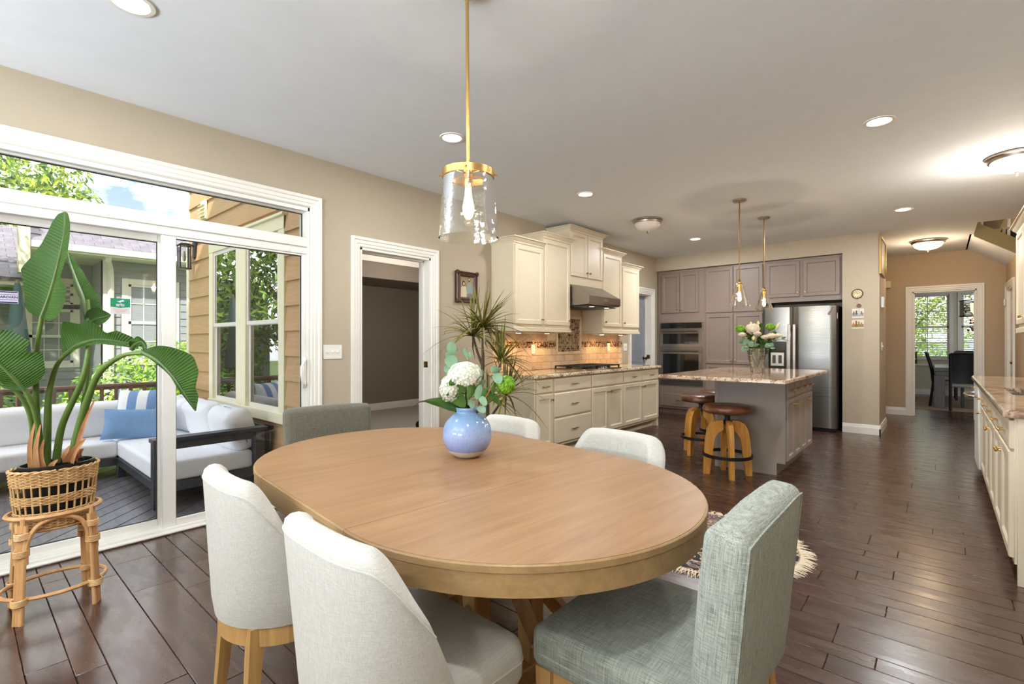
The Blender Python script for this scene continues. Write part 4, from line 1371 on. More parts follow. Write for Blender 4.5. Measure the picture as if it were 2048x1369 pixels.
# ---- tiled backsplash
bs = thing('backsplash', 'tumbled travertine backsplash with mosaic band between counter and cream wall cabinets', 'backsplash', (XL, 0, 0), R(90))
g = G(); g.box(4.0, -.004, .906, 6.965, 0, 1.40); g.box(5.05, -.004, 1.40, 5.82, 0, 1.698); g.build('grout', M['grout'], bs, smooth=False)
PX0, PX1, PZ0, PZ1 = 5.205, 5.795, 1.085, 1.605
tiles = []
def trow(z0, z1, y0, y1, shift):
    y = 3.9 - shift
    while y < y1:
        a, b = max(y, y0), min(y + .2, y1)
        y += .2
        if b - a < .01: continue
        segs = [(a, b)]
        if z1 > PZ0 + .002 and z0 < PZ1 - .002:
            segs = [s for s in ((a, min(b, PX0)), (max(a, PX1), b)) if s[1] - s[0] > .01]
        for s in segs: tiles.append((s[0], s[1], z0, z1))
for i, (z0, z1) in enumerate(((.908, .998), (.998, 1.083), (1.083, 1.168), (1.268, 1.375))): trow(z0, z1, 4.0, 6.965, .1 * (i % 2))
for i in range(3): trow(1.375 + i * .107, 1.482 + i * .107, 5.05, 5.82, .1 * ((i + 1) % 2))
tmesh = {}
for a, b, z0, z1 in tiles:
    key = (round(b - a, 3), round(z1 - z0, 3))
    if key not in tmesh:
        p = G(); p.rbox(.0012, -.011, .0012, key[0] - .0012, -.001, key[1] - .0012, .003); o = p.build('tile', M['travertine'], bs); tmesh[key] = o.data
    else:
        o = bpy.data.objects.new('tile', tmesh[key]); COL.objects.link(o); o.parent = bs
    o.location = (a, 0, z0)
rgm = random.Random(11)
def mosaic(name, y0, y1, z0, z1, tw, th, m_, diag=False):
    g = G(); nz = max(1, round((z1 - z0) / th)); ny = max(1, round((y1 - y0) / tw))
    for j in range(nz):
        for i in range(ny):
            a = y0 + (y1 - y0) * i / ny + (tw / 2 if diag and j % 2 else 0); b = a + (y1 - y0) / ny
            if b > y1 + .001: continue
            c0 = z0 + (z1 - z0) * j / nz; c1 = c0 + (z1 - z0) / nz
            f_ = .0009
            q = [(a + f_, -.003, c0 + f_), (b - f_, -.003, c0 + f_), (b - f_, -.003, c1 - f_), (a + f_, -.003, c1 - f_)]
            h_ = -.009 - rgm.random() * .0015
            g.add(q + [(a + f_, h_, c0 + f_), (b - f_, h_, c0 + f_), (b - f_, h_, c1 - f_), (a + f_, h_, c1 - f_)], [(4, 5, 6, 7), (0, 1, 5, 4), (1, 2, 6, 5), (2, 3, 7, 6), (3, 0, 4, 7)])
    return stuff(g.build(name, m_, bs, smooth=False))
mosaic('mosaic_tiles', 4.0, PX0, 1.181, 1.256, .0175, .0190, M['mosaic']); mosaic('mosaic_tiles', PX1, 6.965, 1.181, 1.256, .0175, .0190, M['mosaic'])
mosaic('panel_mosaic_tiles', PX0 + .04, PX1 - .04, PZ0 + .04, PZ1 - .04, .0175, .026, M['mosaic_field'], True)
for y0, y1 in ((4.0, PX0), (PX1, 6.965)):
    for z in (1.168, 1.256):
        g = G(); g.rbox(y0, -.016, z, y1, -.001, z + .013, .005); g.build('pencil_liner', M['travertine'], bs)
g = G(); g.rings(PX1 - PX0, PZ1 - PZ0, [(0, -.001), (0, -.014), (.006, -.020), (.028, -.020), (.038, -.012), (.040, -.004)], x0=PX0, z0=PZ0)
g.f.pop(-2)
g.build('panel_frame', M['travertine'], bs, angle=25)
plate('wall_outlet', 'almond outlet in the mosaic band left of the cooktop', 'outlet', ((XL + .012, 4.715, 1.165), R(90)), mat_=M['plastic'])
plate('wall_outlet', 'almond outlet in the mosaic band right of the cooktop', 'outlet', ((XL + .012, 6.53, 1.18), R(90)), mat_=M['plastic'])
plate('light_switch', 'double white switch plate at the far end of the backsplash', 'switch', ((XL, 7.08, 1.17), R(90)), .075, .118, 'switch', 2)

# ---- wall cabinets
def wall_cab(label, y0, y1, z0, z1, fronts, rail=True, l=True, r=True, end=None, crown_l=True, crown_r=True):
    w = y1 - y0
    t = thing('wall_cabinet', label, 'cabinet', (XL, y0, 0), R(90), GU)
    g = G(); g.rbox(0, -.33, z0, w, 0, z1, .002); g.build('body', M['cream'], t)
    for f_ in fronts: door(t, *f_[:4], -.33, M['cream'], f_[4], st=.056)
    crown(t, 0, w, .335, z1 - .012, M['cream'], crown_l, crown_r, .062)
    if rail:
        g = G(); xa, xb = (-.012 if l else 0), (w + .012 if r else w)
        g.rbox(xa, -.350, z0 - .005, xb, 0, z0 + .022, .004); g.rbox(xa * .5, -.342, z0 + .022, w + (xb - w) * .5, 0, z0 + .042, .004)
        g.build('light_rail', M['cream'], t)
    return t
wall_cab('nearest cream wall cabinet, shorter than its neighbour, its side panel in view', 3.985, 4.505, 1.375, 2.345, [(.014, 1.452, .49, .862, 'br')], r=False, crown_r=False)
wall_cab('tall cream wall cabinet between the nearest one and the range hood', 4.505, 5.045, 1.375, 2.475, [(.014, 1.452, .512, .998, 'br')], l=False, r=True)
wall_cab('highest cream wall cabinet with two doors directly above the range hood', 5.045, 5.822, 1.972, 2.652, [(.014, 2.08, .368, .555, 'br'), (.394, 2.08, .368, .555, 'bl')], rail=False)
wall_cab('tall cream wall cabinet just beyond the range hood', 5.822, 6.345, 1.375, 2.475, [(.014, 1.465, .494, .995, 'bl')], r=False, l=True)
wall_cab('farthest cream wall cabinet, the short one next to the second doorway', 6.345, 6.885, 1.375, 2.345, [(.014, 1.465, .51, .862, 'bl')], l=False, crown_l=False)
for y0, y1, lab in ((4.10, 4.95, 'warm light strip under the two nearest cream wall cabinets'), (5.92, 6.78, 'warm light strip under the two far cream wall cabinets')):
    t = thing('under_cabinet_light', lab, 'lamp', (XL + .17, (y0 + y1) / 2, 1.368), R(90), 'under cabinet light strips')
    g = G(); g.rbox(-(y1 - y0) / 2, -.035, -.014, (y1 - y0) / 2, .035, 0, .003); g.build('housing', M['plastic'], t)
    for s in (-.27, .27):
        g = G(); g.lathe([(.028, -.0165), (.028, -.0145)], 14, (s, 0, 0)); g.build('lens', M['lens'], t)
        light('under_cabinet_lamp', 'SPOT', (s, 0, -.02), 7.5, (1, .62, .28), (0, 0, 0), t, spot_size=R(150), spot_blend=.7, shadow_soft_size=.03)

# ---- range hood
t = thing('range_hood', 'stainless steel under-cabinet range hood above the cooktop', 'range hood', (XL, 5.052, 0), R(90))
pr = [(0, 1.97), (-.335, 1.97), (-.612, 1.815), (-.612, 1.735), (-.585, 1.712), (0, 1.70)]
g = G(); n = len(pr)
g.add([(0, y, z) for y, z in pr] + [(.762, y, z) for y, z in pr], [tuple(range(n)), tuple(range(2 * n - 1, n - 1, -1))] + [(k_, n + k_, n + (k_ + 1) % n, (k_ + 1) % n) for k_ in range(n)])
g.build('hood_body', M['steel2'], t, smooth=False)
g = G(); g.box(.03, -.56, 1.694, .732, -.03, 1.704)
g.build('filter_tray', M['darkside'], t, smooth=False)
for i in range(2):
    g = G()
    for j in range(14): g.box(.06 + i * .33, -.10 - j * .027, 1.688, .06 + i * .33 + .30, -.115 - j * .027, 1.695)
    g.build('baffle_filter', M['steel'], t, smooth=False)
for x in (.2, .56):
    g = G(); g.lathe([(.03, 1.692), (.034, 1.698)], 16, (x, -.52, 0)); g.build('hood_lamp', M['bowl_lit'], t)
g = G(); g.rbox(.33, -.616, 1.76, .44, -.611, 1.792, .002); g.build('control_badge', M['nickel'], t)

# ---- cooktop
t = thing('gas_cooktop', 'black gas cooktop with cast-iron grates set in the granite counter', 'cooktop', (-3.46, 5.47, .906))
g = G(); g.rbox(-.25, -.43, 0, .25, .43, .012, .005); g.build('steel_tray', M['steel2'], t)
for i, (x, y, r_) in enumerate(((-.12, -.27, .045), (.12, -.27, .035), (0, 0, .055), (-.12, .27, .035), (.12, .27, .045))):
    g = G(); g.lathe([(r_, .012), (r_, .024), (r_ * .7, .027), (r_ * .65, .034), (.004, .036)], 14, (x, y, 0)); g.build('burner', M['iron'], t)
for i in range(3):
    y0 = -.42 + i * .283; g = G()
    for x in (-.235, .205): g.rbox(x, y0, .036, x + .016, y0 + .275, .05, .003)
    for y in (y0, y0 + .259): g.rbox(-.235, y, .036, .221, y + .016, .05, .003)
    for y in (y0 + .07, y0 + .135, y0 + .2): g.rbox(-.235, y, .038, .221, y + .01, .05, .003)
    for x in (-.12, 0, .1): g.rbox(x, y0, .038, x + .01, y0 + .275, .05, .003)
    for x in (-.235, .205):
        for y in (y0, y0 + .259): g.box(x, y, .010, x + .016, y + .016, .04)
    g.build('grate', M['iron'], t)
for i in range(5):
    g = G(); g.lathe([(.018, .012), (.018, .034), (.012, .037), (.002, .037)], 12, (.236 if False else .19, -.12 + i * .06, 0)); g.build('control_knob', M['nickel'], t)

# ---- taupe cabinet wall
GT = 'taupe tall cabinets on the back wall'
def BF(x): return ((x, 8.86, 0), 0.0)
def tall(label, x0, x1, z0, z1, toe=True):
    t = thing('tall_cabinet', label, 'cabinet', (x0, 8.86, 0), 0, GT)
    w = x1 - x0
    g = G(); g.rbox(0, -.61, max(z0, .1 if toe else z0), w, 0, z1, .002); g.build('body', M['taupe'], t)
    if toe:
        g = G(); g.box(0, -.55, 0, w, 0, .1); g.build('toe_kick', M['taupe'], t, smooth=False)
    return t
c = tall('taupe oven cabinet in the corner with two doors over the ovens', -3.775, -2.955, 0, 2.49)
door(c, .07, 1.755, .322, .68, -.61, M['taupe'], 'br', M['brass']); door(c, .398, 1.755, .322, .68, -.61, M['taupe'], 'bl', M['brass']); drawer(c, .04, .135, .74, .225, -.61, M['taupe'], M['bronze'], .13)
c = tall('taupe pantry cabinet with paired doors between the ovens and the refrigerator', -2.955, -2.05, 0, 2.49)
for x, a, b in ((.02, 'br', 'tr'), (.456, 'bl', 'tl')):
    door(c, x, 1.735, .43, .725, -.61, M['taupe'], None); door(c, x, .90, .43, .805, -.61, M['taupe'], a, M['brass']); door(c, x, .13, .43, .75, -.61, M['taupe'], b, M['brass'])
c = tall('taupe cabinet with two doors above the refrigerator', -2.05, -1.037, 1.85, 2.49, False)
door(c, .03, 1.925, .455, .53, -.61, M['taupe'], 'br', M['brass']); door(c, .525, 1.925, .455, .53, -.61, M['taupe'], 'bl', M['brass'])

t = thing('built_in_oven', 'stainless steel wall oven with a microwave oven above it in the taupe cabinet', 'oven', (-3.735, 8.25, 0))
g = G(); g.rbox(0, -.012, .505, .755, .0, 1.59, .002); g.build('trim_frame', M['steel2'], t)
g = G(); g.rbox(.02, -.030, 1.488, .735, -.010, 1.582, .003); g.build('control_panel', M['darkglass'], t)
g = G(); g.rbox(.30, -.0315, 1.51, .45, -.029, 1.56, .001); g.build('display', M['black'], t)
def odoor(z0, z1, gx, gz0, gz1, nm):
    g = G(); g.rings(.735, z1 - z0, [(0, -.01), (0, -.034), (.004, -.038), (gx, -.038), (gx + .004, -.034)], x0=.01, z0=z0)
    o = g.build(nm, M['steel2'], t, angle=20)
    g = G(); g.rbox(.01 + gx, -.0372, z0 + gz0, .745 - gx, -.032, z1 - gz1, .002); g.build('glass', M['darkglass'], o)
    g = G(); g.tube([(.06, -.085, z1 - .035), (.695, -.085, z1 - .035)], .013, 10)
    for x in (.10, .655): g.tube([(x, -.035, z1 - .035), (x, -.085, z1 - .035)], .009, 8)
    g.build('handle', M['steel'], o)
odoor(1.165, 1.472, .055, .05, .075, 'microwave_door'); odoor(.60, 1.135, .055, .05, .085, 'oven_door')
g = G(); g.rbox(.02, -.02, .515, .735, -.01, .585, .003); g.build('vent_panel', M['darkside'], t)

# ---- refrigerator
t = thing('refrigerator', 'stainless steel side-by-side refrigerator with water dispenser beside the pillar', 'refrigerator', (-2.012, 8.0, 0))
g = G(); g.rbox(.004, .075, .03, .925, .78, 1.765, .006); g.build('body', M['darkside'], t)
def curved(name, x0, x1, bulge=.012):
    g = G(); n = 12
    prof = [(x0 + (x1 - x0) * i / n) for i in range(n + 1)]
    fr = [(x, .02 - bulge * (1 - ((x - (x0 + x1) / 2) / ((x1 - x0) / 2)) ** 2) - .02 * (1 if 0 < i < n else 0)) for i, x in enumerate(prof)]
    g.prism([(x1, .07), (x0, .07)] + fr, .055, 1.76)
    return g.build(name, M['steel'], t, angle=30)
ld = curved('freezer_door', .003, .394); rd = curved('fridge_door', .402, .927)
for o, x in ((ld, .366), (rd, .430)):
    g = G(); g.rbox(x - .02, -.062, .50, x + .02, -.044, 1.51, .006)
    for z in (.56, 1.45): g.rbox(x - .012, -.05, z - .03, x + .012, .0, z + .03, .004)
    g.build('handle', M['steel2'], o)
g = G(); g.rbox(.085, -.016, .86, .325, .0, 1.26, .004); g.build('dispenser', M['darkglass'], ld)
g = G(); g.rbox(.115, -.022, .90, .295, -.008, 1.10, .004); g.build('dispenser_panel', M['nickel'], ld)
for x in (.14, .22):
    g = G(); g.rbox(x, -.026, .94, x + .045, -.021, 1.06, .003); g.build('paddle', M['darkside'], ld)
g = G(); g.rbox(.66, -.014, 1.665, .76, -.0105, 1.68, .001); g.build('maker_badge', M['nickel'], rd)
g = G(); g.box(.02, .06, .0, .91, .7, .05); g.rbox(.60, .03, .002, .92, .08, .05, .004); g.build('base_grille', M['black'], t)
for x in (.05, .88):
    g = G(); g.rbox(x - .04, .03, 1.762, x + .04, .14, 1.785, .006); g.build('hinge_cover', M['darkside'], t)
g = G()
P_ = [(0, 0), (.018, .002), (.022, .018), (.014, .03), (.020, .042), (.012, .055), (.010, .10), (.014, .118), (.0, .118), (.002, .10), (-.002, .055), (-.012, .045), (-.008, .03), (-.016, .016)]
g.prism(P_, 0, .006, m=Matrix.Rotation(R(90), 4, 'X') @ Matrix.Rotation(R(-25), 4, 'Z'))
tag(g.build('fridge_magnet', plain('red_enamel', S(96, 26, 28), .3), None, (-1.175, 7.988, 1.63)), 'small dark red guitar shaped magnet on the refrigerator door', 'magnet')
g = G(); g.rbox(-.002, 0, 0, .004, .03, .08, .001)
tag(g.build('label_tag', M['white'], None, (-1.087, 8.12, 1.58)), 'small white tag on the dark side of the refrigerator', 'tag')

# ---- island
IL, IR, IY0, IY1 = -1.72, -1.09, 5.11, 6.29
isl = thing('kitchen_island', 'greige painted kitchen island with brass pulled drawers and doors', 'island', (IL, IY0, 0), R(90))
w = IY1 - IY0; d = IR - IL
g = G(); g.rbox(0, -d, .115, w, 0, .907, .002); g.build('body', M['island'], isl)
g = G(); g.box(.0, -d + .075, 0, w, 0, .115); g.build('toe_kick', M['island'], isl, smooth=False)
g = G(); g.prism([(0, 0), (d - .07, 0), (d - .07, .115), (d + .004, .115), (d + .004, .905), (0, .905)], -.015, 0, m=Matrix(((0, 0, 1, 0), (-1, 0, 0, 0), (0, 1, 0, 0), (0, 0, 0, 1))))
g.rbox(-.019, -.032, 0, -.002, .004, .905, .001)
g.build('end_panel', M['island'], isl, smooth=False)
for i in range(4):
    x = .018 + i * .288
    drawer(isl, x, .725, .278, .145, -d, M['island'], M['brass'], .11); door(isl, x, .138, .278, .572, -d, M['island'], 'tr' if i % 2 == 0 else 'tl', M['brass'], st=.05)
slab('countertop', 'brown veined granite top of the kitchen island', M['granite2'], [(-2.02, 4.41), (-.94, 4.41), (-.94, 6.345), (-2.02, 6.345)], .909, .944, loc=(-1.48, 5.38, .909))

# ---- stools
def stool():
    t = thing('bar_stool', '', 'stool', (0, 0, 0), 0, 'round leather stools at the island')
    g = G(); g.lathe([(.04, .582), (.195, .585), (.214, .596), (.220, .618), (.217, .640), (.203, .656), (.12, .666), (.01, .668)], 28); g.build('seat', M['leather'], t, angle=60)
    g = G(); g.lathe([(.217, .610), (.2225, .612), (.2225, .617), (.217, .619)], 28, cap0=False, cap1=False); g.build('piping', M['leather'], t)
    g = G(); g.lathe([(.025, .49), (.025, .555), (.06, .565), (.085, .592), (.04, .592)], 14); g.lathe([(.045, .475), (.045, .51)], 14); g.build('screw_hub', M['iron'], t)
    for k_ in range(4):
        a = k_ * PI / 2; g = G()
        # arched leg in the radial plane
        pts = [(.040, .515, .040, .425), (.10, .51, .082, .395), (.150, .485, .110, .35), (.180, .425, .122, .29), (.197, .33, .132, .21), (.207, .2, .145, .12), (.216, 0, .160, 0)]
        vs = []
        for (ro, zo, ri, zi) in pts:
            for s in (-.021, .021): vs += [(ro, s, zo), (ri, s, zi)]
        fs = []
        for i in range(len(pts) - 1):
            b = i * 4
            fs += [(b, b + 2, b + 6, b + 4), (b + 1, b + 5, b + 7, b + 3), (b, b + 4, b + 5, b + 1), (b + 2, b + 3, b + 7, b + 6)]
        fs += [(0, 1, 3, 2), (len(vs) - 4, len(vs) - 2, len(vs) - 1, len(vs) - 3)]
        g.add(vs, fs, Matrix.Rotation(a, 4, 'Z')); g.build('leg', M['mango'], t, angle=30)
    g = G(); n = 36; vs = []
    for i in range(n):
        a = 2 * PI * i / n
        for r_, z in ((.206, .175), (.221, .175), (.221, .203), (.206, .203)): vs.append((r_ * math.cos(a), r_ * math.sin(a), z))
    g.add(vs, [(i * 4 + k_, i * 4 + (k_ + 1) % 4, ((i + 1) % n) * 4 + (k_ + 1) % 4, ((i + 1) % n) * 4 + k_) for i in range(n) for k_ in range(4)])
    g.build('foot_ring', M['iron'], t, angle=30)
    return t
st = stool(); st['label'] = 'leather topped stool in front of the island end panel'; st.location = (-1.52, 4.83, 0); st.rotation_euler = (0, 0, R(29))
dup(st, (-2.03, 5.55, 0), R(74), 'second leather topped stool at the left side of the island, half behind the nearest one')
dup(st, (-2.03, 6.13, 0), R(20), 'farthest leather topped stool at the island, mostly hidden')

# ---- right-hand counter run
GR = 'cream base cabinets of the right hand counter'
def RF(y): return ((.895, y, 0), R(-90))       # local x runs towards the camera
RD = .61
def rcab(label, y1, y0):
    return base_cab(label, RF(y1), y1 - y0, M['cream'], RD, .862, GR)
c = rcab('nearest cream base cabinet of the right hand counter, two drawers over two doors', 4.52, 3.61)
for x, kk in ((.01, 'tr'), (.458, 'tl')):
    drawer(c, x, .70, .44, .145, -RD, M['cream'], M['brass'], .11); door(c, x, .135, .44, .548, -RD, M['cream'], kk, M['brass'])
g = G(); g.rbox(.91, -.60, .0, .925, 0, .862, .002); g.build('end_panel', M['cream'], c)
c = base_cab('cream sink base cabinet in the middle of the right hand counter', RF(5.42), .90, M['cream'], RD, .685, GR)
g = G(); g.rbox(0, -.61, .685, .90, -.57, .862, .002); g.build('front_rail', M['cream'], c)
for x, kk in ((.01, 'tr'), (.455, 'tl')):
    drawer(c, x, .70, .435, .145, -RD, M['cream'], M['brass'], .11); door(c, x, .135, .435, .548, -RD, M['cream'], kk, M['brass'])
c = rcab('cream base cabinet between the sink and the dishwasher', 6.03, 5.42)
drawer(c, .01, .70, .59, .145, -RD, M['cream'], M['brass'], .11); door(c, .01, .135, .59, .548, -RD, M['cream'], 'tl', M['brass'])
t = thing('dishwasher', 'white dishwasher with curved steel handle at the far end of the right counter', 'dishwasher', (.895, 6.64, 0), R(-90))
g = G(); g.rbox(0, -.60, .1, .60, 0, .858, .004); g.build('body', M['darkside'], t)
g = G(); g.rbox(.003, -.645, .11, .597, -.60, .855, .006); dw = g.build('door_panel', M['plastic'], t)
g = G(); g.tube(spline([(.06, -.645, .76), (.08, -.70, .76), (.3, -.725, .76), (.52, -.70, .76), (.54, -.645, .76)], 5), .011, 8); g.build('handle', M['nickel'], dw)
g = G(); g.box(0, -.55, 0, .6, 0, .1); g.build('toe_kick', M['darkside'], t, smooth=False)
c = rcab('cream filler cabinet at the far end beyond the dishwasher', 7.0, 6.64)
door(c, .01, .135, .34, .71, -RD, M['cream'], 'tl', M['brass'])
slab('countertop', 'polished brown granite countertop with a sink along the right wall', M['granite2'],
     [(.24, 3.57), (.895, 3.57), (.895, 7.03), (.24, 7.03)], .863, .902, hole=(.36, 4.64, .80, 5.34), loc=(.5, 5.3, .863))
t = thing('kitchen_sink', 'undermount steel sink set into the right hand counter', 'sink', (.58, 4.99, .70))
g = G()
g.box(-.225, -.355, 0, .225, .355, .01); g.box(-.235, -.365, 0, -.222, .365, .163); g.box(.222, -.365, 0, .235, .365, .163); g.box(-.235, -.365, 0, .235, -.352, .163); g.box(-.235, .352, 0, .235, .365, .163)
g.build('bowl', M['steel'], t, smooth=False)
g = G(); g.lathe([(.045, .010), (.04, .014), (.02, .012)], 16); g.build('drain', M['nickel'], t)
# wall cabinets over it
t = thing('wall_cabinet', 'cream wall cabinets with crown over the right hand counter, cut by the picture edge', 'cabinet', (.895, 6.77, 0), R(-90), 'cream wall cabinets on the right')
g = G(); g.rbox(0, -.33, 1.35, 2.6, 0, 2.30, .002); g.build('body', M['cream'], t)
for i in range(5): door(t, .012 + i * .516, 1.42, .506, .86, -.33, M['cream'], 'bl' if i % 2 else 'br', M['brass'])
crown(t, 0, 2.6, .335, 2.288, M['cream'], True, True, .07)
g = G(); g.rbox(-.012, -.35, 1.335, 2.61, 0, 1.385, .005); g.build('light_rail', M['cream'], t)
# ================================================================ DINING TABLE
TA = R(-5.6)
tb = thing('dining_table', 'oval oak pedestal dining table with a center leaf under the glass pendant', 'table', (-1.465, 1.325, 0), TA)
TR, TL = .617, .360
out = [(TL + TR * math.cos(a), TR * math.sin(a)) for a in [(-PI / 2 + PI * i / 40) for i in range(41)]] + [(-TL + TR * math.cos(a), TR * math.sin(a)) for a in [(PI / 2 + PI * i / 40) for i in range(41)]]
def ringloft(g, outline, prof):
    n = len(outline); vs = []
    for i_, z in prof: vs += [(x, y, z) for x, y in inset(outline, i_)]
    m_ = len(prof)
    g.add(vs, [(i * n + k_, i * n + (k_ + 1) % n, ((i + 1) % m_) * n + (k_ + 1) % n, ((i + 1) % m_) * n + k_) for i in range(m_) for k_ in range(n)])
oakY = wood('table_top_oak', S(134, 97, 62), S(148, 110, 73), S(160, 122, 84), .4, 'Y', 1.0, True, .1, .03)
for nm, a, b in (('table_half', -2, -.346), ('leaf', -.344, .344), ('table_half', .346, 2)):
    q = clip(clip(inset(out, .006), 1, 0, b), -1, 0, -a)
    q = [p for i, p in enumerate(q) if (Vector(p) - Vector(q[i - 1])).length > 1e-5]
    g = G(); g.prism(q, .742, .760, .0006); g.build(nm, oakY, tb, angle=30)
    band = []
for nm, a, b in (('edge_band', -2, -.346), ('edge_band', -.344, .344), ('edge_band', .346, 2)):
    for z0, z1, ins, nm2 in ((.7405, .7585, 0, nm), (.684, .739, .003, 'apron')):
        o2 = inset(out, ins)
        pts = [p for p in o2 if a - 1e-6 <= p[0] <= b + 1e-6]
        if abs(a) < 1 and abs(b) < 1: runs = [[(a, -TR + ins), (b, -TR + ins)], [(b, TR - ins), (a, TR - ins)]]
        elif a < -1: runs = [[(b, TR - ins)] + [p for p in o2 if p[0] < b - .001] + [(b, -TR + ins)]]; runs = [sorted(runs[0][1:-1], key=lambda p: math.atan2(p[1], p[0] + TL) % (2 * PI))]; runs[0] = [(b, TR - ins)] + runs[0] + [(b, -TR + ins)]
        else: runs = [sorted([p for p in o2 if p[0] > a + .001], key=lambda p: math.atan2(p[1], p[0] - TL))]; runs[0] = [(a, -TR + ins)] + runs[0] + [(a, TR - ins)]
        for run in runs:
            g = G(); vs = []; th = .024
            for i, p in enumerate(run):
                t_ = Vector(run[min(i + 1, len(run) - 1)]) - Vector(run[max(i - 1, 0)]); t_.normalize(); nn = Vector((-t_.y, t_.x))
                q = Vector(p) + nn * th
                q1 = Vector(p) + nn * .003
                vs += [(p[0], p[1], z0), (p[0], p[1], z1 - .003), (q1.x, q1.y, z1), (q.x, q.y, z1), (q.x, q.y, z0)]
            fs = [(i * 5 + k_, (i + 1) * 5 + k_, (i + 1) * 5 + (k_ + 1) % 5, i * 5 + (k_ + 1) % 5) for i in range(len(run) - 1) for k_ in range(5)]
            fs += [(0, 1, 2, 3, 4), tuple(range(len(vs) - 1, len(vs) - 6, -1))]
            g.add(vs, fs); g.build(nm2, M['oak_edge'], tb, angle=35)
g = G(); ringloft(g, [(x * .92, y * .9) for x, y in out], [(0, .69), (0, .739), (.03, .739), (.03, .69)])
g.build('under_frame', M['oak_leg'], tb)
for x in (-.30, .30):
    for y in (-.13, .13):
        g = G(); g.rbox(x - .035, y - .035, .075, x + .035, y + .035, .70, .004); g.build('post', M['oak_leg'], tb)
g = G(); g.rbox(-.66, -.045, .01, .66, .045, .08, .006); g.build('foot', M['oak_leg'], tb)
for x in (-.30, .30):
    g = G(); g.rbox(x - .045, -.43, .01, x + .045, .43, .08, .006); g.build('foot', M['oak_leg'], tb)
    for s in (-1, 1):
        g = G(); g.tube([(x, s * .40, .075), (x, s * .15, .36)], .034, 4); g.build('brace', M['oak_leg'], tb, angle=10)
    s = 1 if x > 0 else -1
    for y in (-.0,):
        g = G(); g.tube([(s * .62, y, .075), (s * .33, y, .42)], .034, 4); g.build('brace', M['oak_leg'], tb, angle=10)
g = G(); g.tube([(-.27, 0, .62), (.27, 0, .12)], .03, 4); g.tube([(-.27, 0, .12), (.27, 0, .62)], .03, 4); g.build('cross_brace', M['oak_leg'], tb, angle=10)

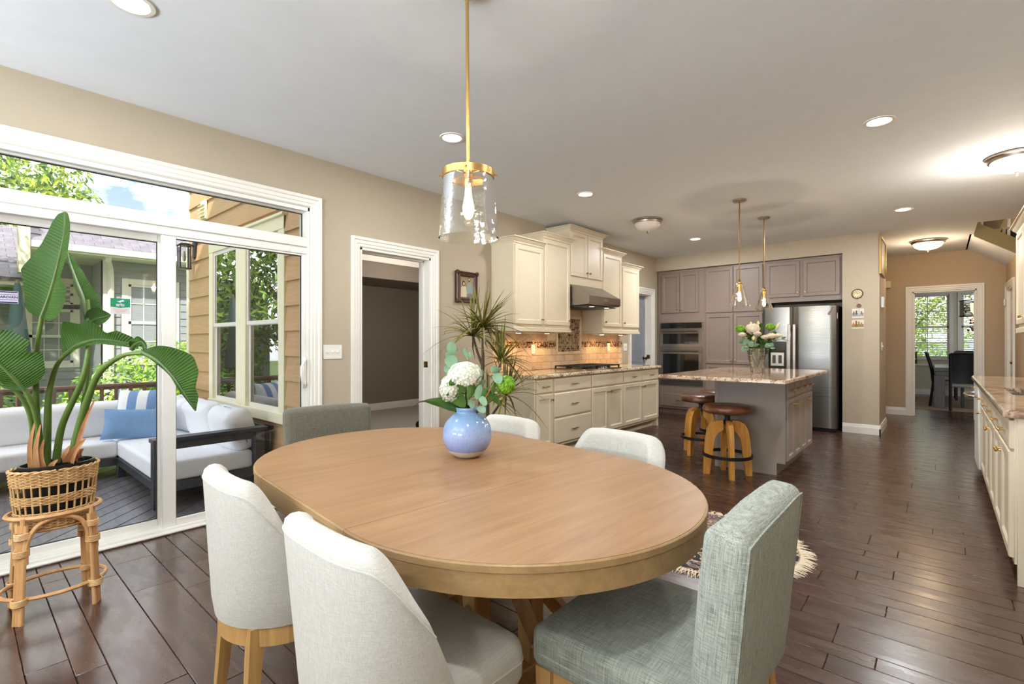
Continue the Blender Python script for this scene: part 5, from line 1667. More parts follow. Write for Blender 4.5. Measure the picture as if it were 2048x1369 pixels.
# ---- chairs
def barrel_chair(label, loc, rz, group='ivory barrel back dining chairs'):
    t = thing('dining_chair', label, 'chair', loc, rz, group)
    yc = -.03
    def prm(z):
        k_ = max(0, min(1, (z - .385) / .44))
        return .218 + .055 * k_, .212 + .012 * k_, 2.0 + 1.0 * k_
    def plan(s, z, off):
        A, B, p = prm(z)
        yend = -.03 if z < .5 else -.03 - (z - .5) / .33 * .155
        cmin = max(0.0, min(1.0, (yc - yend) / B))
        amax = math.acos(min(1, cmin ** (p / 2))) if cmin > 0 else PI / 2
        a = s * amax
        A -= off; B -= off
        sa, ca = math.sin(a), math.cos(a)
        return Vector((math.copysign(abs(sa) ** (2 / p), sa) * A, yc - max(ca, 0) ** (2 / p) * B))
    NS = 40
    vs = []; loop = 0
    for i in range(NS + 1):
        s = -1 + 2 * i / NS
        e_ = abs(s)
        top = .842 - .012 * e_ ** 2 - .15 * max(0, (e_ - .55) / .45) ** 2.8
        th = .066 * (1 if e_ < .9 else max(.35, math.sqrt(max(0, 1 - ((e_ - .9) / .1) ** 2 * .9))))
        sec = []
        r_ = th / 2
        for k_ in range(9): sec.append((.385 + (top - r_ - .385) * k_ / 8, 0 if k_ else .006))
        for k_ in range(1, 6):
            a = PI * k_ / 6; sec.append((top - r_ + r_ * math.sin(a), r_ - r_ * math.cos(a)))
        for k_ in range(8, -1, -1): sec.append((.44 + (top - r_ - .44) * k_ / 8, th))
        sec.append((.40, th))
        for z, off in sec:
            q = plan(s, z, off); vs.append((q.x, q.y, z))
        loop = len(sec)
    g = G()
    fs = [(i * loop + k_, (i + 1) * loop + k_, (i + 1) * loop + (k_ + 1) % loop, i * loop + (k_ + 1) % loop) for i in range(NS) for k_ in range(loop)]
    fs += [tuple(range(loop)), tuple(range(NS * loop + loop - 1, NS * loop - 1, -1))]
    g.add(vs, fs); bk = g.build('backrest', M['linen'], t, angle=60)
    g = G()
    pts = []
    for i in range(NS + 1):
        s = -1 + 2 * i / NS; e_ = abs(s) 
        top = .842 - .012 * e_ ** 2 - .15 * max(0, (e_ - .55) / .45) ** 2.8
        q = plan(s, top - .035, -.0005); pts.append((q.x, q.y, top - .035))
    q0 = []
    for k_ in range(10):
        z = .45 + k_ * .028; q = plan(-1, z, .004); q0.append((q.x, q.y, z))
    g.tube(pts, .0022, 5); g.build('piping', M['linen'], bk)
    o_ = []
    for i in range(25):
        a = PI + PI * i / 24; o_.append((.214 * math.cos(a), yc + .205 * math.sin(a)))
    for cx, a0 in ((.168, 0), (-.168, PI / 2)):
        for i in range(7):
            a = a0 + PI / 2 * i / 6; o_.append((cx + .05 * math.cos(a), .185 + .05 * math.sin(a)))
    def loft(lst, name, m_, par):
        g = G(); n = len(o_); vs = []
        for k_, z in lst: vs += [(x * k_, (y - .02) * k_ + .02, z) for x, y in o_]
        fs = [(i * n + j, i * n + (j + 1) % n, (i + 1) * n + (j + 1) % n, (i + 1) * n + j) for i in range(len(lst) - 1) for j in range(n)]
        fs += [tuple(range(n - 1, -1, -1)), tuple((len(lst) - 1) * n + j for j in range(n))]
        g.add(vs, fs); return g.build(name, m_, par, angle=50)
    seat = loft([(.985, .388), (1.0, .395), (1.004, .43), (1.0, .46), (.97, .478), (.90, .490), (.6, .497), (.2, .499)], 'seat', M['linen_flat'], t)
    g = G(); g.tube([(x * 1.004, (y - .02) * 1.004 + .02, .436) for x, y in o_], .0025, 5, closed=True); g.build('piping', M['linen'], seat)
    loft([(.93, .325), (.97, .327), (.97, .388), (.9, .388)], 'seat_frame', M['oak_leg'], t)
    for x, y in ((-.165, .18), (.165, .18), (-.13, -.165), (.13, -.165)):
        g = G(); sx_, sy_ = math.copysign(1, x), math.copysign(1, y)
        dx, dy = sx_ * .018, sy_ * (.015 if y > 0 else .03)
        a, b = .022, .014
        g.add([(x + dx - b, y + dy - b, 0), (x + dx + b, y + dy - b, 0), (x + dx + b, y + dy + b, 0), (x + dx - b, y + dy + b, 0), (x - a, y - a, .385), (x + a, y - a, .385), (x + a, y + a, .385), (x - a, y + a, .385)],
              [(3, 2, 1, 0), (4, 5, 6, 7), (0, 1, 5, 4), (1, 2, 6, 5), (2, 3, 7, 6), (3, 0, 4, 7)])
        g.build('leg', M['oak_leg'], t, smooth=False)
    return t
ch = barrel_chair('ivory barrel back dining chair at the near left end of the table', (-1.70, .785, 0), R(-3))
dup(ch, (-1.025, .758, 0), R(-1), 'ivory barrel back dining chair in the near center with its whole seat in view')
dup(ch, (-1.80, 1.83, 0), R(176), 'ivory dining chair at the far side of the table just right of the blue vase')
dup(ch, (-1.125, 1.835, 0), R(177), 'ivory dining chair at the far side of the table nearest the bar stools')
def square_chair(label, loc, rz, mt, group=None):
    t = thing('dining_chair', label, 'chair', loc, rz, group)
    seat = cushion(.492, .50, .108, mt if mt is not M['linen_grey'] else M['linen_grey_flat'], t, 'seat', (0, .005, .388), (0, 0, 0), .012, .028, 6)
    bk = cushion(.492, .095, .485, mt, t, 'backrest', (0, -.205, .388), (R(5.5), 0, 0), .010, .030, 6, .002)
    for v_ in bk.data.vertices: v_.co.x *= 1 + .035 * (v_.co.z / .485 - .5)
    def sq(x, z): return (x * (1 + .035 * (z / .485 - .5)), -.0475 + .006, z)
    g = G()
    pts = [sq(-.232, .03), sq(-.236, .25), sq(-.236, .44)] + [sq(-.21, .468), sq(0, .478), sq(.21, .468)] + [sq(.236, .44), sq(.236, .25), sq(.232, .03)]
    pts = [(x, -.045 if abs(x) > .2 else -.049, z) for x, y, z in pts]
    g.tube(spline(pts, 4), .0028, 5)
    g.build('piping', mt, bk)
    g = G(); g.tube([(-.236, .25, .042), (.236, .25, .042)], .0026, 5); g.tube([(-.2455, .22, .042), (-.2455, -.22, .042)], .0026, 5); g.tube([(.2455, .22, .042), (.2455, -.22, .042)], .0026, 5)
    g.build('seat_piping', mt, seat)
    g = G()
    g.rbox(-.225, .20, .325, .225, .225, .392, .003); g.rbox(-.225, -.225, .325, -.20, .225, .392, .003); g.rbox(.20, -.225, .325, .225, .225, .392, .003); g.rbox(-.225, -.225, .325, .225, -.20, .392, .003)
    g.build('seat_frame', M['oak_leg'], t)
    for x, y in ((-.215, .215), (.215, .215), (-.212, -.20), (.212, -.20)):
        g = G(); a, b = .024, .017; dy = 0 if y > 0 else -.05
        g.add([(x - b, y + dy - b, 0), (x + b, y + dy - b, 0), (x + b, y + dy + b, 0), (x - b, y + dy + b, 0), (x - a, y - a, .392), (x + a, y - a, .392), (x + a, y + a, .392), (x - a, y + a, .392)],
              [(3, 2, 1, 0), (4, 5, 6, 7), (0, 1, 5, 4), (1, 2, 6, 5), (2, 3, 7, 6), (3, 0, 4, 7)])
        g.build('leg', M['oak_leg'], t, smooth=False)
    return t
square_chair('grey green tweed square backed dining chair in front of the rug', (-.575, 1.265, 0), R(90), M['linen_grey'])
square_chair('taupe linen square backed dining chair at the end of the table by the glass door', (-2.50, 1.43, 0), R(-101), M['linen_taupe'])

# ---- round rug
rug = thing('round_rug', 'round patterned wool rug with a cream fringe on the wood floor', 'rug', (-1.1, 3.15, 0))
k = Mt('oriental_wool', S(90, 70, 60), .95)
sp_ = k.n('ShaderNodeSeparateXYZ'); k.l(k.coord(), sp_.inputs[0])
rad = k.math('SQRT', k.math('ADD', k.math('POWER', sp_.outputs[0], 2), k.math('POWER', sp_.outputs[1], 2)))
ang = k.math('ARCTAN2', sp_.outputs[1], sp_.outputs[0])
pet = k.math('SINE', k.math('MULTIPLY', ang, 16)); rr_ = k.math('SINE', k.math('MULTIPLY', rad, 95))
pat = k.math('ADD', k.math('MULTIPLY', pet, .5), k.math('MULTIPLY', rr_, .5))
v5 = k.vor(k.coord(), 26, 'Distance'); n5 = k.noise(k.coord((1, 1, 1)), 45, 4)
c = k.ramp(k.math('ADD', k.math('MULTIPLY', pat, .28), k.math('ADD', v5, k.math('MULTIPLY', n5, .35))), [(.2, S(30, 28, 38)), (.36, S(160, 140, 118)), (.48, S(64, 60, 74)), (.6, S(150, 104, 78)), (.72, S(206, 190, 164)), (.86, S(48, 42, 44))])
bd = k.ramp(rad, [(.38, (0, 0, 0, 1)), (.385, (1, 1, 1, 1)), (.455, (1, 1, 1, 1)), (.46, (0, 0, 0, 1))])
k.color(k.mix(k.math('MULTIPLY', bd, .45), c, S(58, 62, 78)))
k.bump(n5, .4, .004)
g = G(); g.lathe([(.495, .001), (.500, .004), (.496, .009), (.30, .0095), (.01, .0095)], 64); g.build('pile', k.m, rug)
g = G(); rg = random.Random(2)
for i in range(520):
    a = 2 * PI * i / 520 + rg.uniform(-.01, .01); L = rg.uniform(.05, .095); a2 = a + rg.uniform(-.06, .06)
    p0 = Vector((.49 * math.cos(a), .49 * math.sin(a), .005)); p1 = Vector(((.49 + L) * math.cos(a2), (.49 + L) * math.sin(a2), .003)); pm = (p0 + p1) / 2 + Vector((0, 0, .005))
    g.tube([p0, pm, p1], [.0045, .0035, .0012], 4)
stuff(g.build('fringe', plain('fringe_wool', S(226, 208, 182), .9), rug))

# ================================================================ LAMPS
pl_ = thing('pendant_lamp', 'brass pendant with a tapered clear glass shade over the dining table', 'lamp', (-1.491, 1.419, H - .056), 0)
pl_.rotation_euler = (R(.2), R(-.3), 0)
pl_.scale = (.9624, .9624, .9624)
g = G(); g.lathe([(.062, .058), (.062, .042), (.055, .036), (.012, .032)], 24); g.build('canopy', M['brass'], pl_)
g = G(); g.tube([(0, 0, .04), (0, 0, -.72)], .0078, 10); g.tube([(0, 0, -.40), (0, 0, -.415)], .009, 10); g.build('rod', M['brass'], pl_)
g = G(); vs = []
g.lathe([(.108, -.745), (.113, -.745), (.113, -.775), (.108, -.775), (.108, -.745)], 48, cap0=False, cap1=False)
g.tube([(-.11, .0, -.755), (.11, .0, -.755)], .004, 8); g.tube([(0, -.11, -.755), (0, .11, -.755)], .004, 8)
ringo = g.build('ring', M['brass'], pl_)
for a in (0, PI / 2, PI, 3 * PI / 2):
    aa = a + R(41)
    g = G(); g.tube([(.107 * math.cos(aa), .107 * math.sin(aa), -.76), (.128 * math.cos(aa), .128 * math.sin(aa), -.76)], .005, 8); g.build('thumb_screw', M['brass'], ringo)
g = G(); g.lathe([(.010, -.715), (.018, -.72), (.021, -.74), (.021, -.805), (.018, -.812)], 18); g.build('socket', M['brass'], pl_)
g = G(); g.lathe([(.107, -.765), (.111, -.80), (.131, -1.03), (.1325, -1.038), (.1300, -1.038), (.1285, -1.03), (.1088, -.80), (.105, -.765)], 56, cap0=False, cap1=False)
g.build('shade', M['shade'], pl_, angle=60)
def bulb(par, z0, L=.13, r=.027, power=3, col=(1, .84, .66)):
    g = G(); g.lathe([(.013, z0), (.014, z0 - .012), (r * .62, z0 - L * .3), (r, z0 - L * .62), (r * .93, z0 - L * .8), (r * .6, z0 - L * .95), (.003, z0 - L)], 16); b = g.build('bulb', M['bulb'], par)
    g = G()
    for i in range(6):
        a = i * PI / 3; g.tube([(.004 * math.cos(a), .004 * math.sin(a), z0 - .03), (.010 * math.cos(a), .010 * math.sin(a), z0 - L * .8)], .0012, 4)
    g.build('filament', M['filament'], b)
    light('bulb_light', 'POINT', (0, 0, z0 - L * .55), power, col, (0, 0, 0), par, shadow_soft_size=.02)
bulb(pl_, -.81, .145, .026, 3)
def island_pendant(loc, label):
    t = thing('pendant_lamp', label, 'lamp', loc, 0, 'small glass cone pendants over the island')
    g = G(); g.lathe([(.066, 0), (.066, -.014), (.060, -.02), (.010, -.024)], 22); g.build('canopy', M['nickel'], t)
    g = G(); g.tube([(0, 0, -.02), (0, 0, -.86)], .0062, 8); g.build('rod', M['bronze'], t)
    g = G(); g.lathe([(.007, -.83), (.016, -.838), (.010, -.85), (.020, -.862), (.020, -.872), (.034, -.885), (.034, -.905), (.021, -.91), (.019, -.962), (.015, -.965)], 18); g.build('socket', M['brass'], t)
    g = G(); g.lathe([(.036, -.90), (.040, -.915), (.100, -1.105), (.1025, -1.112), (.1000, -1.112), (.0975, -1.105), (.0375, -.915), (.0335, -.90)], 36, cap0=False, cap1=False); g.build('shade', M['shade'], t, angle=60)
    bulb(t, -.965, .10, .022, 7)
    return t
island_pendant((-1.585, 5.425, H), 'nearer glass cone pendant on a bronze rod over the island')
island_pendant((-1.587, 6.378, H), 'farther glass cone pendant over the island, next to the refrigerator')
def can(loc, label, power=16, glowm=None):
    t = thing('recessed_light', label, 'lamp', loc, 0, 'recessed ceiling lights')
    g = G(); g.lathe([(.090, 0), (.088, -.006), (.070, -.007), (.062, .004)], 32, cap0=False, cap1=False); g.build('trim_ring', M['white'], t)
    g = G(); g.lathe([(.068, -.002), (.04, -.004), (.003, -.005)], 28, cap0=False); g.build('lens', M['lens'], t)
    light('recessed_lamp', 'AREA', (0, 0, -.012), power, (.95, .98, 1.0), (0, 0, 0), t, shape='DISK', size=.12)
for loc, lab, p_ in (((-2.668, .517, H), 'recessed ceiling light nearest the picture top above the glass door', 15), ((-2.673, 2.393, H), 'recessed ceiling light just left of the dining pendant rod', 15),
                 ((-2.685, 4.19, H), 'recessed ceiling light above the nearest cream wall cabinets', 12), ((-2.665, 7.06, H), 'recessed ceiling light in front of the taupe cabinets', 26),
                 ((-.312, 4.107, H), 'recessed ceiling light over the aisle in front of the right counter', 22), ((-.318, 7.02, H), 'recessed ceiling light between the refrigerator and the hall', 26),
                 ((-.312, 2.3, H), 'recessed ceiling light over the rug end of the table, out of view', 15), ((-.312, .45, H), 'recessed ceiling light above the camera side aisle, out of view', 15)):
    can(loc, lab, p_)
for x in (-2.668, -.312): light('recessed_lamp', 'AREA', (x, -1.5, H - .012), 15, (.95, .98, 1.0), shape='DISK', size=.12)  # unseen bare lamps, added behind the camera to light the near room
def flush(loc, label, lit, r=.18, power=14, col=(1, .93, .84)):
    t = thing('flush_mount_light', label, 'lamp', loc, 0, 'bowl shaped flush ceiling lights')
    g = G(); g.lathe([(r * .92, 0), (r, -.006), (r, -.018), (r * .93, -.026), (r * .90, -.045), (r * .80, -.050)], 40, cap0=False, cap1=False); g.build('metal_ring', M['nickel'], t)
    g = G(); g.lathe([(r * .84, -.046), (r * .83, -.06), (r * .72, -.095), (r * .5, -.122), (r * .2, -.136), (.004, -.138)], 40, cap0=False); g.build('glass_bowl', M['bowl_lit'] if lit else M['bowl_off'], t, angle=60)
    g = G(); g.lathe([(.005, -.135), (.014, -.14), (.012, -.15), (.005, -.156), (.007, -.165), (.001, -.17)], 14); g.build('finial', M['nickel'], t)
    if lit: light('bowl_light', 'POINT', (0, 0, -.24), power, col, (0, 0, 0), t, shadow_soft_size=.12)
flush((-2.69, 5.58, H), 'unlit bowl ceiling light with nickel rim in front of the cream cabinets', False)
flush((.455, 5.56, H), 'lit bowl ceiling light at the picture edge above the right counter', True, .19, 24)
flush((-.141, 9.40, H), 'lit bowl ceiling light in the hall', True, .21, 16, (1, .74, .46))

# ================================================================ THINGS ON THE WALLS
t = thing('framed_portrait', 'ornate dark wood frame with a portrait of a couple beside the doorway', 'picture', (XL, 3.435, 1.67), R(90))
fw_, fh_ = .30, .325
g = G(); g.rings(fw_, fh_, [(0, 0), (0, -.030), (.008, -.042), (.022, -.034), (.034, -.044), (.046, -.040), (.054, -.026)])
g.f.pop(-2)
fr_ = g.build('frame', M['frame_wood'], t, angle=25)
for x, z in ((.012, .012), (fw_ - .012, .012), (.012, fh_ - .012), (fw_ - .012, fh_ - .012)):
    g = G(); g.ball((x, -.040, z), .020, 10, 8); g.ball((x + (.016 if x < .1 else -.016), -.042, z), .013, 8, 6); g.ball((x, -.042, z + (.016 if z < .1 else -.016)), .013, 8, 6); g.ball((x + (-.012 if x < .1 else .012), -.036, z + (-.012 if z < .1 else .012)), .011, 8, 6); g.build('corner_carving', M['frame_wood'], fr_)
def flat(name, par, poly, y, mt):
    g = G(); g.add([(x, y, z) for x, z in poly], [tuple(range(len(poly)))]); return g.build(name, mt, par, smooth=False)
def ell(cx, cz, rx, rz, n=16): return [(cx + rx * math.cos(2 * PI * i / n), cz + rz * math.sin(2 * PI * i / n)) for i in range(n)]
k = Mt('portrait_backdrop', S(150, 120, 84), .6); k.color(k.ramp(k.noise(k.coord(), 12, 3), [(.3, S(104, 96, 84)), (.7, S(176, 142, 98))]))
flat('photograph', t, [(.05, .05), (.25, .05), (.25, .275), (.05, .275)], -.024, k.m)
cw = plain('print_cream', S(206, 192, 160), .6); cb_ = plain('print_blue', S(140, 152, 148), .6); cs_ = plain('print_skin', S(206, 170, 138), .6); cd_ = plain('print_dark', S(44, 34, 30), .6); cj_ = plain('print_trousers', S(122, 116, 112), .6)
pr_ = [x for x in t.children if x.name.startswith('photograph')][0]
flat('printed_figure', pr_, [(.150, .05), (.235, .05), (.240, .12), (.232, .20), (.205, .215), (.178, .215), (.155, .20), (.145, .12)], -.0244, cb_)
flat('printed_trousers', pr_, [(.152, .05), (.232, .05), (.232, .095), (.155, .095)], -.0246, cj_)
flat('printed_hair', pr_, ell(.185, .245, .019, .024), -.0244, cd_); flat('printed_face', pr_, ell(.186, .241, .013, .017), -.0247, cs_); flat('printed_beard', pr_, [(.174, .236), (.198, .236), (.193, .222), (.179, .222)], -.0249, cd_)
flat('printed_figure', pr_, [(.058, .05), (.145, .05), (.148, .10), (.138, .165), (.118, .175), (.090, .172), (.066, .155)], -.0248, cw)
flat('printed_hair', pr_, ell(.105, .198, .022, .030), -.0250, cd_); flat('printed_face', pr_, ell(.107, .196, .013, .018), -.0252, cs_)
# clock with pendulum, two cards
t = thing('wall_clock', 'small round wall clock with a hanging pendulum on the pillar', 'clock', (-.862, 8.19, 1.915))
g = G(); g.lathe([(.064, 0), (.066, .012), (.060, .018), (.056, .014)], 28, cap1=False, m=Matrix.Rotation(R(90), 4, 'X')); g.build('case', M['frame_wood'], t)
k = Mt('clock_dial', S(214, 190, 146), .5); k.color(k.ramp(k.noise(k.coord(), 14, 3), [(.35, S(196, 166, 118)), (.65, S(232, 216, 180))]))
g = G(); g.lathe([(.058, .013), (.001, .0135)], 28, cap0=False, m=Matrix.Rotation(R(90), 4, 'X')); dl = g.build('dial', k.m, t)
for i in range(12):
    a = i * PI / 6; g = G(); g.box(-.0025, -.0155, .042, .0025, -.0145, .052, m=Matrix.Rotation(a, 4, 'Y')); g.build('hour_mark', M['black'], dl, smooth=False)
g = G(); g.box(-.002, -.0165, -.006, .002, -.0155, .036, m=Matrix.Rotation(R(60), 4, 'Y')); g.box(-.0015, -.0172, -.006, .0015, -.0165, .046, m=Matrix.Rotation(R(-30), 4, 'Y')); g.build('hands', M['black'], t)
g = G(); g.rbox(.012, -.008, -.15, .018, -.003, -.055, .001); pn = g.build('pendulum_rod', M['almond'], t)
g = G(); g.lathe([(.027, 0), (.027, .006), (.001, .008)], 22, m=Matrix.Translation((.017, -.002, -.165)) @ Matrix.Rotation(R(90), 4, 'X')); g.build('pendulum_bob', M['leather'], t)
def card(name, label, x0, z0, x1, z1, ca, cb, cc, seed):
    t = thing(name, label, 'card', ((x0 + x1) / 2, 8.19, (z0 + z1) / 2), 0, 'printed cards under the wall clock')
    w, h_ = (x1 - x0) / 2, (z1 - z0) / 2
    g = G(); g.rbox(-w, -.004, -h_, w, 0, h_, .001); g.build('sheet', plain('card_paper', S(226, 214, 196), .7), t)
    k = Mt('card_print_%d' % seed, ca, .6); k.color(k.ramp(k.noise(k.coord((1, 1, 2)), 26 + seed, 4), [(.35, ca), (.5, cb), (.65, cc)]))
    flat('printed_scene', t, [(-w * .94, -h_ * .6), (w * .94, -h_ * .6), (w * .94, h_ * .05), (-w * .94, h_ * .05)], -.0046, k.m)
    for i in range(4):
        a = -w * .8 + i * w * .42
        flat('printed_house', t, [(a, -h_ * .25), (a + w * .26, -h_ * .25), (a + w * .26, h_ * (.3 + .2 * ((i * seed) % 3))), (a + w * .13, h_ * (.5 + .2 * ((i * seed) % 3))), (a, h_ * (.3 + .2 * ((i * seed) % 3)))], -.005, plain('card_house_%d_%d' % (seed, i), [ca, cc, cb, ca][i], .6))
card('picture_card', 'pale printed card with grey waterfront houses below the wall clock', -.924, 1.580, -.788, 1.712, S(120, 116, 118), S(186, 190, 198), S(96, 88, 84), 1)
card('picture_card', 'colorful printed card with orange houses, lowest on the pillar', -.928, 1.433, -.788, 1.556, S(196, 128, 76), S(128, 136, 70), S(150, 92, 60), 2)
t = thing('framed_print', 'thin framed picture high on the hall side of the pillar', 'picture', (-.62, 8.16, 2.17), R(90))
g = G(); g.rings(.74, .51, [(0, 0), (0, -.022), (.010, -.026), (.02, -.022), (.024, -.016)]); g.f.pop(-2); g.build('frame', M['bronze'], t, angle=20)
flat('print', t, [(.02, .02), (.72, .02), (.72, .49), (.02, .49)], -.012, plain('faded_print', S(168, 160, 136), .3))
t = thing('thermostat', 'white thermostat box on the hall side of the pillar', 'thermostat', (-.62, 8.52, 1.80), R(90))
g = G(); g.rbox(-.10, -.034, -.075, .10, 0, .075, .006); g.build('housing', M['plastic'], t)
g = G(); g.rbox(.04, -.036, -.06, .07, -.033, .06, .002); g.build('display', M['darkside'], t)
plate('light_switch', 'white switch plate on the hall side of the pillar under the thermostat', 'switch', ((-.62, 8.52, 1.19), R(90)), .075, .118, 'switch', 2)
t = thing('door_chime', 'beige door chime box high on the hall wall', 'chime', (-.705, 10.75, 2.25)); g = G(); g.rbox(-.055, -.06, -.06, .055, 0, .06, .008); g.build('housing', M['almond'], t)
g = G()
for i in range(5): g.box(-.04, -.062, -.04 + i * .018, .04, -.059, -.034 + i * .018)
g.build('grille', M['cream'], t, smooth=False)
t = thing('door_sensor', 'small white sensor at the hall door casing', 'sensor', (.742, 10.60, 1.86)); g = G(); g.rbox(-.02, -.05, -.05, .0, .05, .05, .004); g.build('housing', M['plastic'], t)
# ================================================================ DINING ROOM BEYOND THE HALL
wallboxes('wall_dining', M['wall_grey'], [
    (-3.5, 15.3, 0, -.62, 15.42, 2.62), (.145, 15.3, 0, .36, 15.42, 2.62), (1.14, 15.3, 0, 4.0, 15.42, 2.62), (-.62, 15.3, 2.37, .145, 15.42, 2.62), (-.62, 15.3, 0, .145, 15.42, .86), (.36, 15.3, 2.37, 1.14, 15.42, 2.62), (.36, 15.3, 0, 1.14, 15.42, .86),
    (-3.6, 10.87, 0, -3.5, 15.42, 2.62), (4.0, 10.87, 0, 4.1, 15.42, 2.62)])
wallboxes('ceiling_dining', M['ceiling'], [(-3.6, 10.87, 2.6, 4.1, 15.42, 2.75)])
g = G(); g.rbox(-3.5, 15.20, 2.50, 4.0, 15.30, 2.60, .03); struct(g.build('trim_7', M['white']))
g = G(); g.rbox(-3.5, 15.22, .69, 4.0, 15.30, .73, .006); struct(g.build('trim_8', M['white']))
for nm, x0, x1 in (('window_2', -.62, .145), ('window_3', .36, 1.14)):
    wn_ = bpy.data.objects.new(nm, None); COL.objects.link(wn_); struct(wn_)
    g = G()
    for q in ((x0 - .07, .80, x0, 2.44), (x1, .80, x1 + .07, 2.44), (x0, 2.37, x1, 2.44)): g.rbox(q[0], 15.275, q[1], q[2], 15.30, q[3], .004)
    g.rbox(x0 - .10, 15.24, .83, x1 + .10, 15.40, .862, .005); g.build('casing', M['white'], wn_)
    for sn, z0, z1, yo in (('lower_sash', .862, 1.62, 0), ('upper_sash', 1.59, 2.37, .03)):
        g = G(); y0, y1 = 15.33 + yo, 15.36 + yo
        for q in ((x0, z0, x0 + .04, z1), (x1 - .04, z0, x1, z1), (x0, z0, x1, z0 + .045), (x0, z1 - .04, x1, z1)): g.box(q[0], y0, q[1], q[2], y1, q[3])
        xm = (x0 + x1) / 2; g.box(xm - .01, y0 + .005, z0, xm + .01, y1 - .005, z1); zm = (z0 + z1) / 2; g.box(x0, y0 + .005, zm - .01, x1, y1 - .005, zm + .01)
        o = g.build(sn, M['white'], wn_, smooth=False)
        g = G(); g.box(x0, y0 + .013, z0, x1, y0 + .017, z1); g.build('pane', M['pane'], o, smooth=False)
    g = G(); zlo = .90
    z = 2.34
    while z > zlo:
        a = .006
        g.add([(x0 + .01, 15.30, z - a), (x1 - .01, 15.30, z - a), (x1 - .01, 15.325, z + a), (x0 + .01, 15.325, z + a), (x0 + .01, 15.30, z - a + .003), (x1 - .01, 15.30, z - a + .003), (x1 - .01, 15.325, z + a + .003), (x0 + .01, 15.325, z + a + .003)], [(0, 3, 2, 1), (4, 5, 6, 7), (0, 1, 5, 4), (2, 3, 7, 6)])
        z -= .042
    stuff(g.build('blind_slats', M['white'], wn_, smooth=False))
    g = G(); g.rbox(x0 + .008, 15.295, 2.33, x1 - .008, 15.33, 2.37, .003); g.rbox(x0 + .008, 15.30, .885, x1 - .008, 15.325, .90, .003)
    for xx in (x0 + .12, x1 - .12): g.box(xx - .001, 15.312, .89, xx + .001, 15.314, 2.35)
    g.build('blind_rail', M['white'], wn_)
# outside its windows
light('chandelier_glow', 'POINT', (.55, 12.9, 1.78), 18, (1, .9, .78), shadow_soft_size=.1)
bush('garden_tree', 'bright yellow green tree seen through the dining room windows', 'tree', (-1.6, 20.5, -1), [((0, 0, 3.3), (2.0, 1.4, 1.2)), ((.8, 0, 2.7), (1.6, 1.2, .9)), ((-1.2, .4, 4.0), (1.6, 1.3, 1.1)), ((1.8, 1.0, 3.9), (1.6, 1.2, 1.0)), ((.4, -.2, 1.6), (1.0, .7, .45))], 6500, .075, M['leaf_tree'], .11, seed=21)
bush('leafy_bush', 'distant hedge row beyond the dining room lawn', 'bush', (-2, 34, -1), [((-4, 0, 1.5), (3, 1, 1.6)), ((0, 0, 1.8), (3, 1, 1.9)), ((4, 0, 1.6), (3, 1, 1.7)), ((-8, 0, 1.7), (3, 1, 1.8))], 3800, .16, M['leaf_bush'], .15, seed=22)
# furniture
t = thing('dining_table', 'dark charcoal wood dining table in the far dining room', 'table', (.42, 13.2, .009))
g = G(); g.rbox(-.52, -.95, .69, .52, .95, .76, .006); g.build('tabletop', M['dining_wood'], t)
g = G(); g.rbox(-.50, -.93, .60, .50, .93, .69, .004); g.build('apron', M['dining_wood'], t)
for x in (-.44, .44):
    for y in (-.87, .87):
        g = G(); g.rbox(x - .08, y - .08, 0, x + .08, y + .08, .62, .005); g.build('leg', M['dining_wood'], t)
def dchair(label, loc, rz):
    t = thing('dining_chair', label, 'chair', loc, rz, 'black leather chairs in the far dining room')
    bl = plain('black_leather', S(26, 25, 26), .35) if not bpy.data.materials.get('black_leather') else bpy.data.materials['black_leather']
    g = G(); g.rbox(-.22, -.20, .42, .22, .24, .50, .02); g.build('seat', M['carpet'], t)
    g = G(); vs = []
    g.grid(lambda u, v: (-.22 + .44 * u, -.22 - .10 * v ** 1.5 - .02 * math.cos((u - .5) * PI), .5 + .53 * v), 8, 8); g.grid(lambda u, v: (-.22 + .44 * u, -.185 - .10 * v ** 1.5 - .02 * math.cos((u - .5) * PI), .5 + .53 * v), 8, 8, flip=True)
    g.build('backrest', bl, t, angle=60)
    for s in (-1, 1):
        g = G(); g.tube([(s * .21, -.26, 0), (s * .21, -.21, .45), (s * .21, -.24, .75), (s * .21, -.315, 1.03)], .022, 4); g.build('leg', bl, t, angle=20)
        g = G(); g.rbox(s * .20 - .02, .19, 0, s * .20 + .02, .23, .43, .004); g.build('leg', bl, t)
    g = G(); g.tube([(-.21, -.315, 1.03), (0, -.335, 1.035), (.21, -.315, 1.03)], .02, 6); g.build('top_rail', bl, t)
    return t
dchair('black leather chair at the near end of the far dining table', (.34, 12.15, .009), 0)
dchair('black leather chair at the left side of the far dining table, seen from its side', (.10, 12.72, .009), R(-90))
dchair('black leather chair at the far end of the dark dining table', (.45, 14.30, .009), R(180))
t = thing('area_rug', 'flat beige rug under the far dining table', 'rug', (.55, 13.2, 0)); g = G(); g.rbox(-.95, -1.3, .0, .95, 1.3, .008, .003); g.build('pile', plain('beige_rug', S(172, 152, 128), .95, bumpy=.4, bscale=90), t)
g = G(); g.rbox(-.97, -1.32, .0, .97, 1.32, .006, .002); g.build('border', plain('brown_binding', S(120, 98, 80), .9), t)
t = thing('pendant_lamp', 'dark sheer drum chandelier with dangling beads in the far dining room', 'lamp', (.55, 12.9, 2.6))
g = G(); g.tube([(0, 0, 0), (0, 0, -.55)], .008, 8); g.lathe([(.06, 0), (.05, -.03), (.01, -.04)], 16); g.build('rod', M['black'], t)
sheer = glass('sheer_fabric', (.42, .40, .38, 1), 1.2, 1.0)
g = G(); g.lathe([(.285, -.55), (.285, -.86)], 36, cap0=False, cap1=False); g.build('drum_shade', sheer, t)
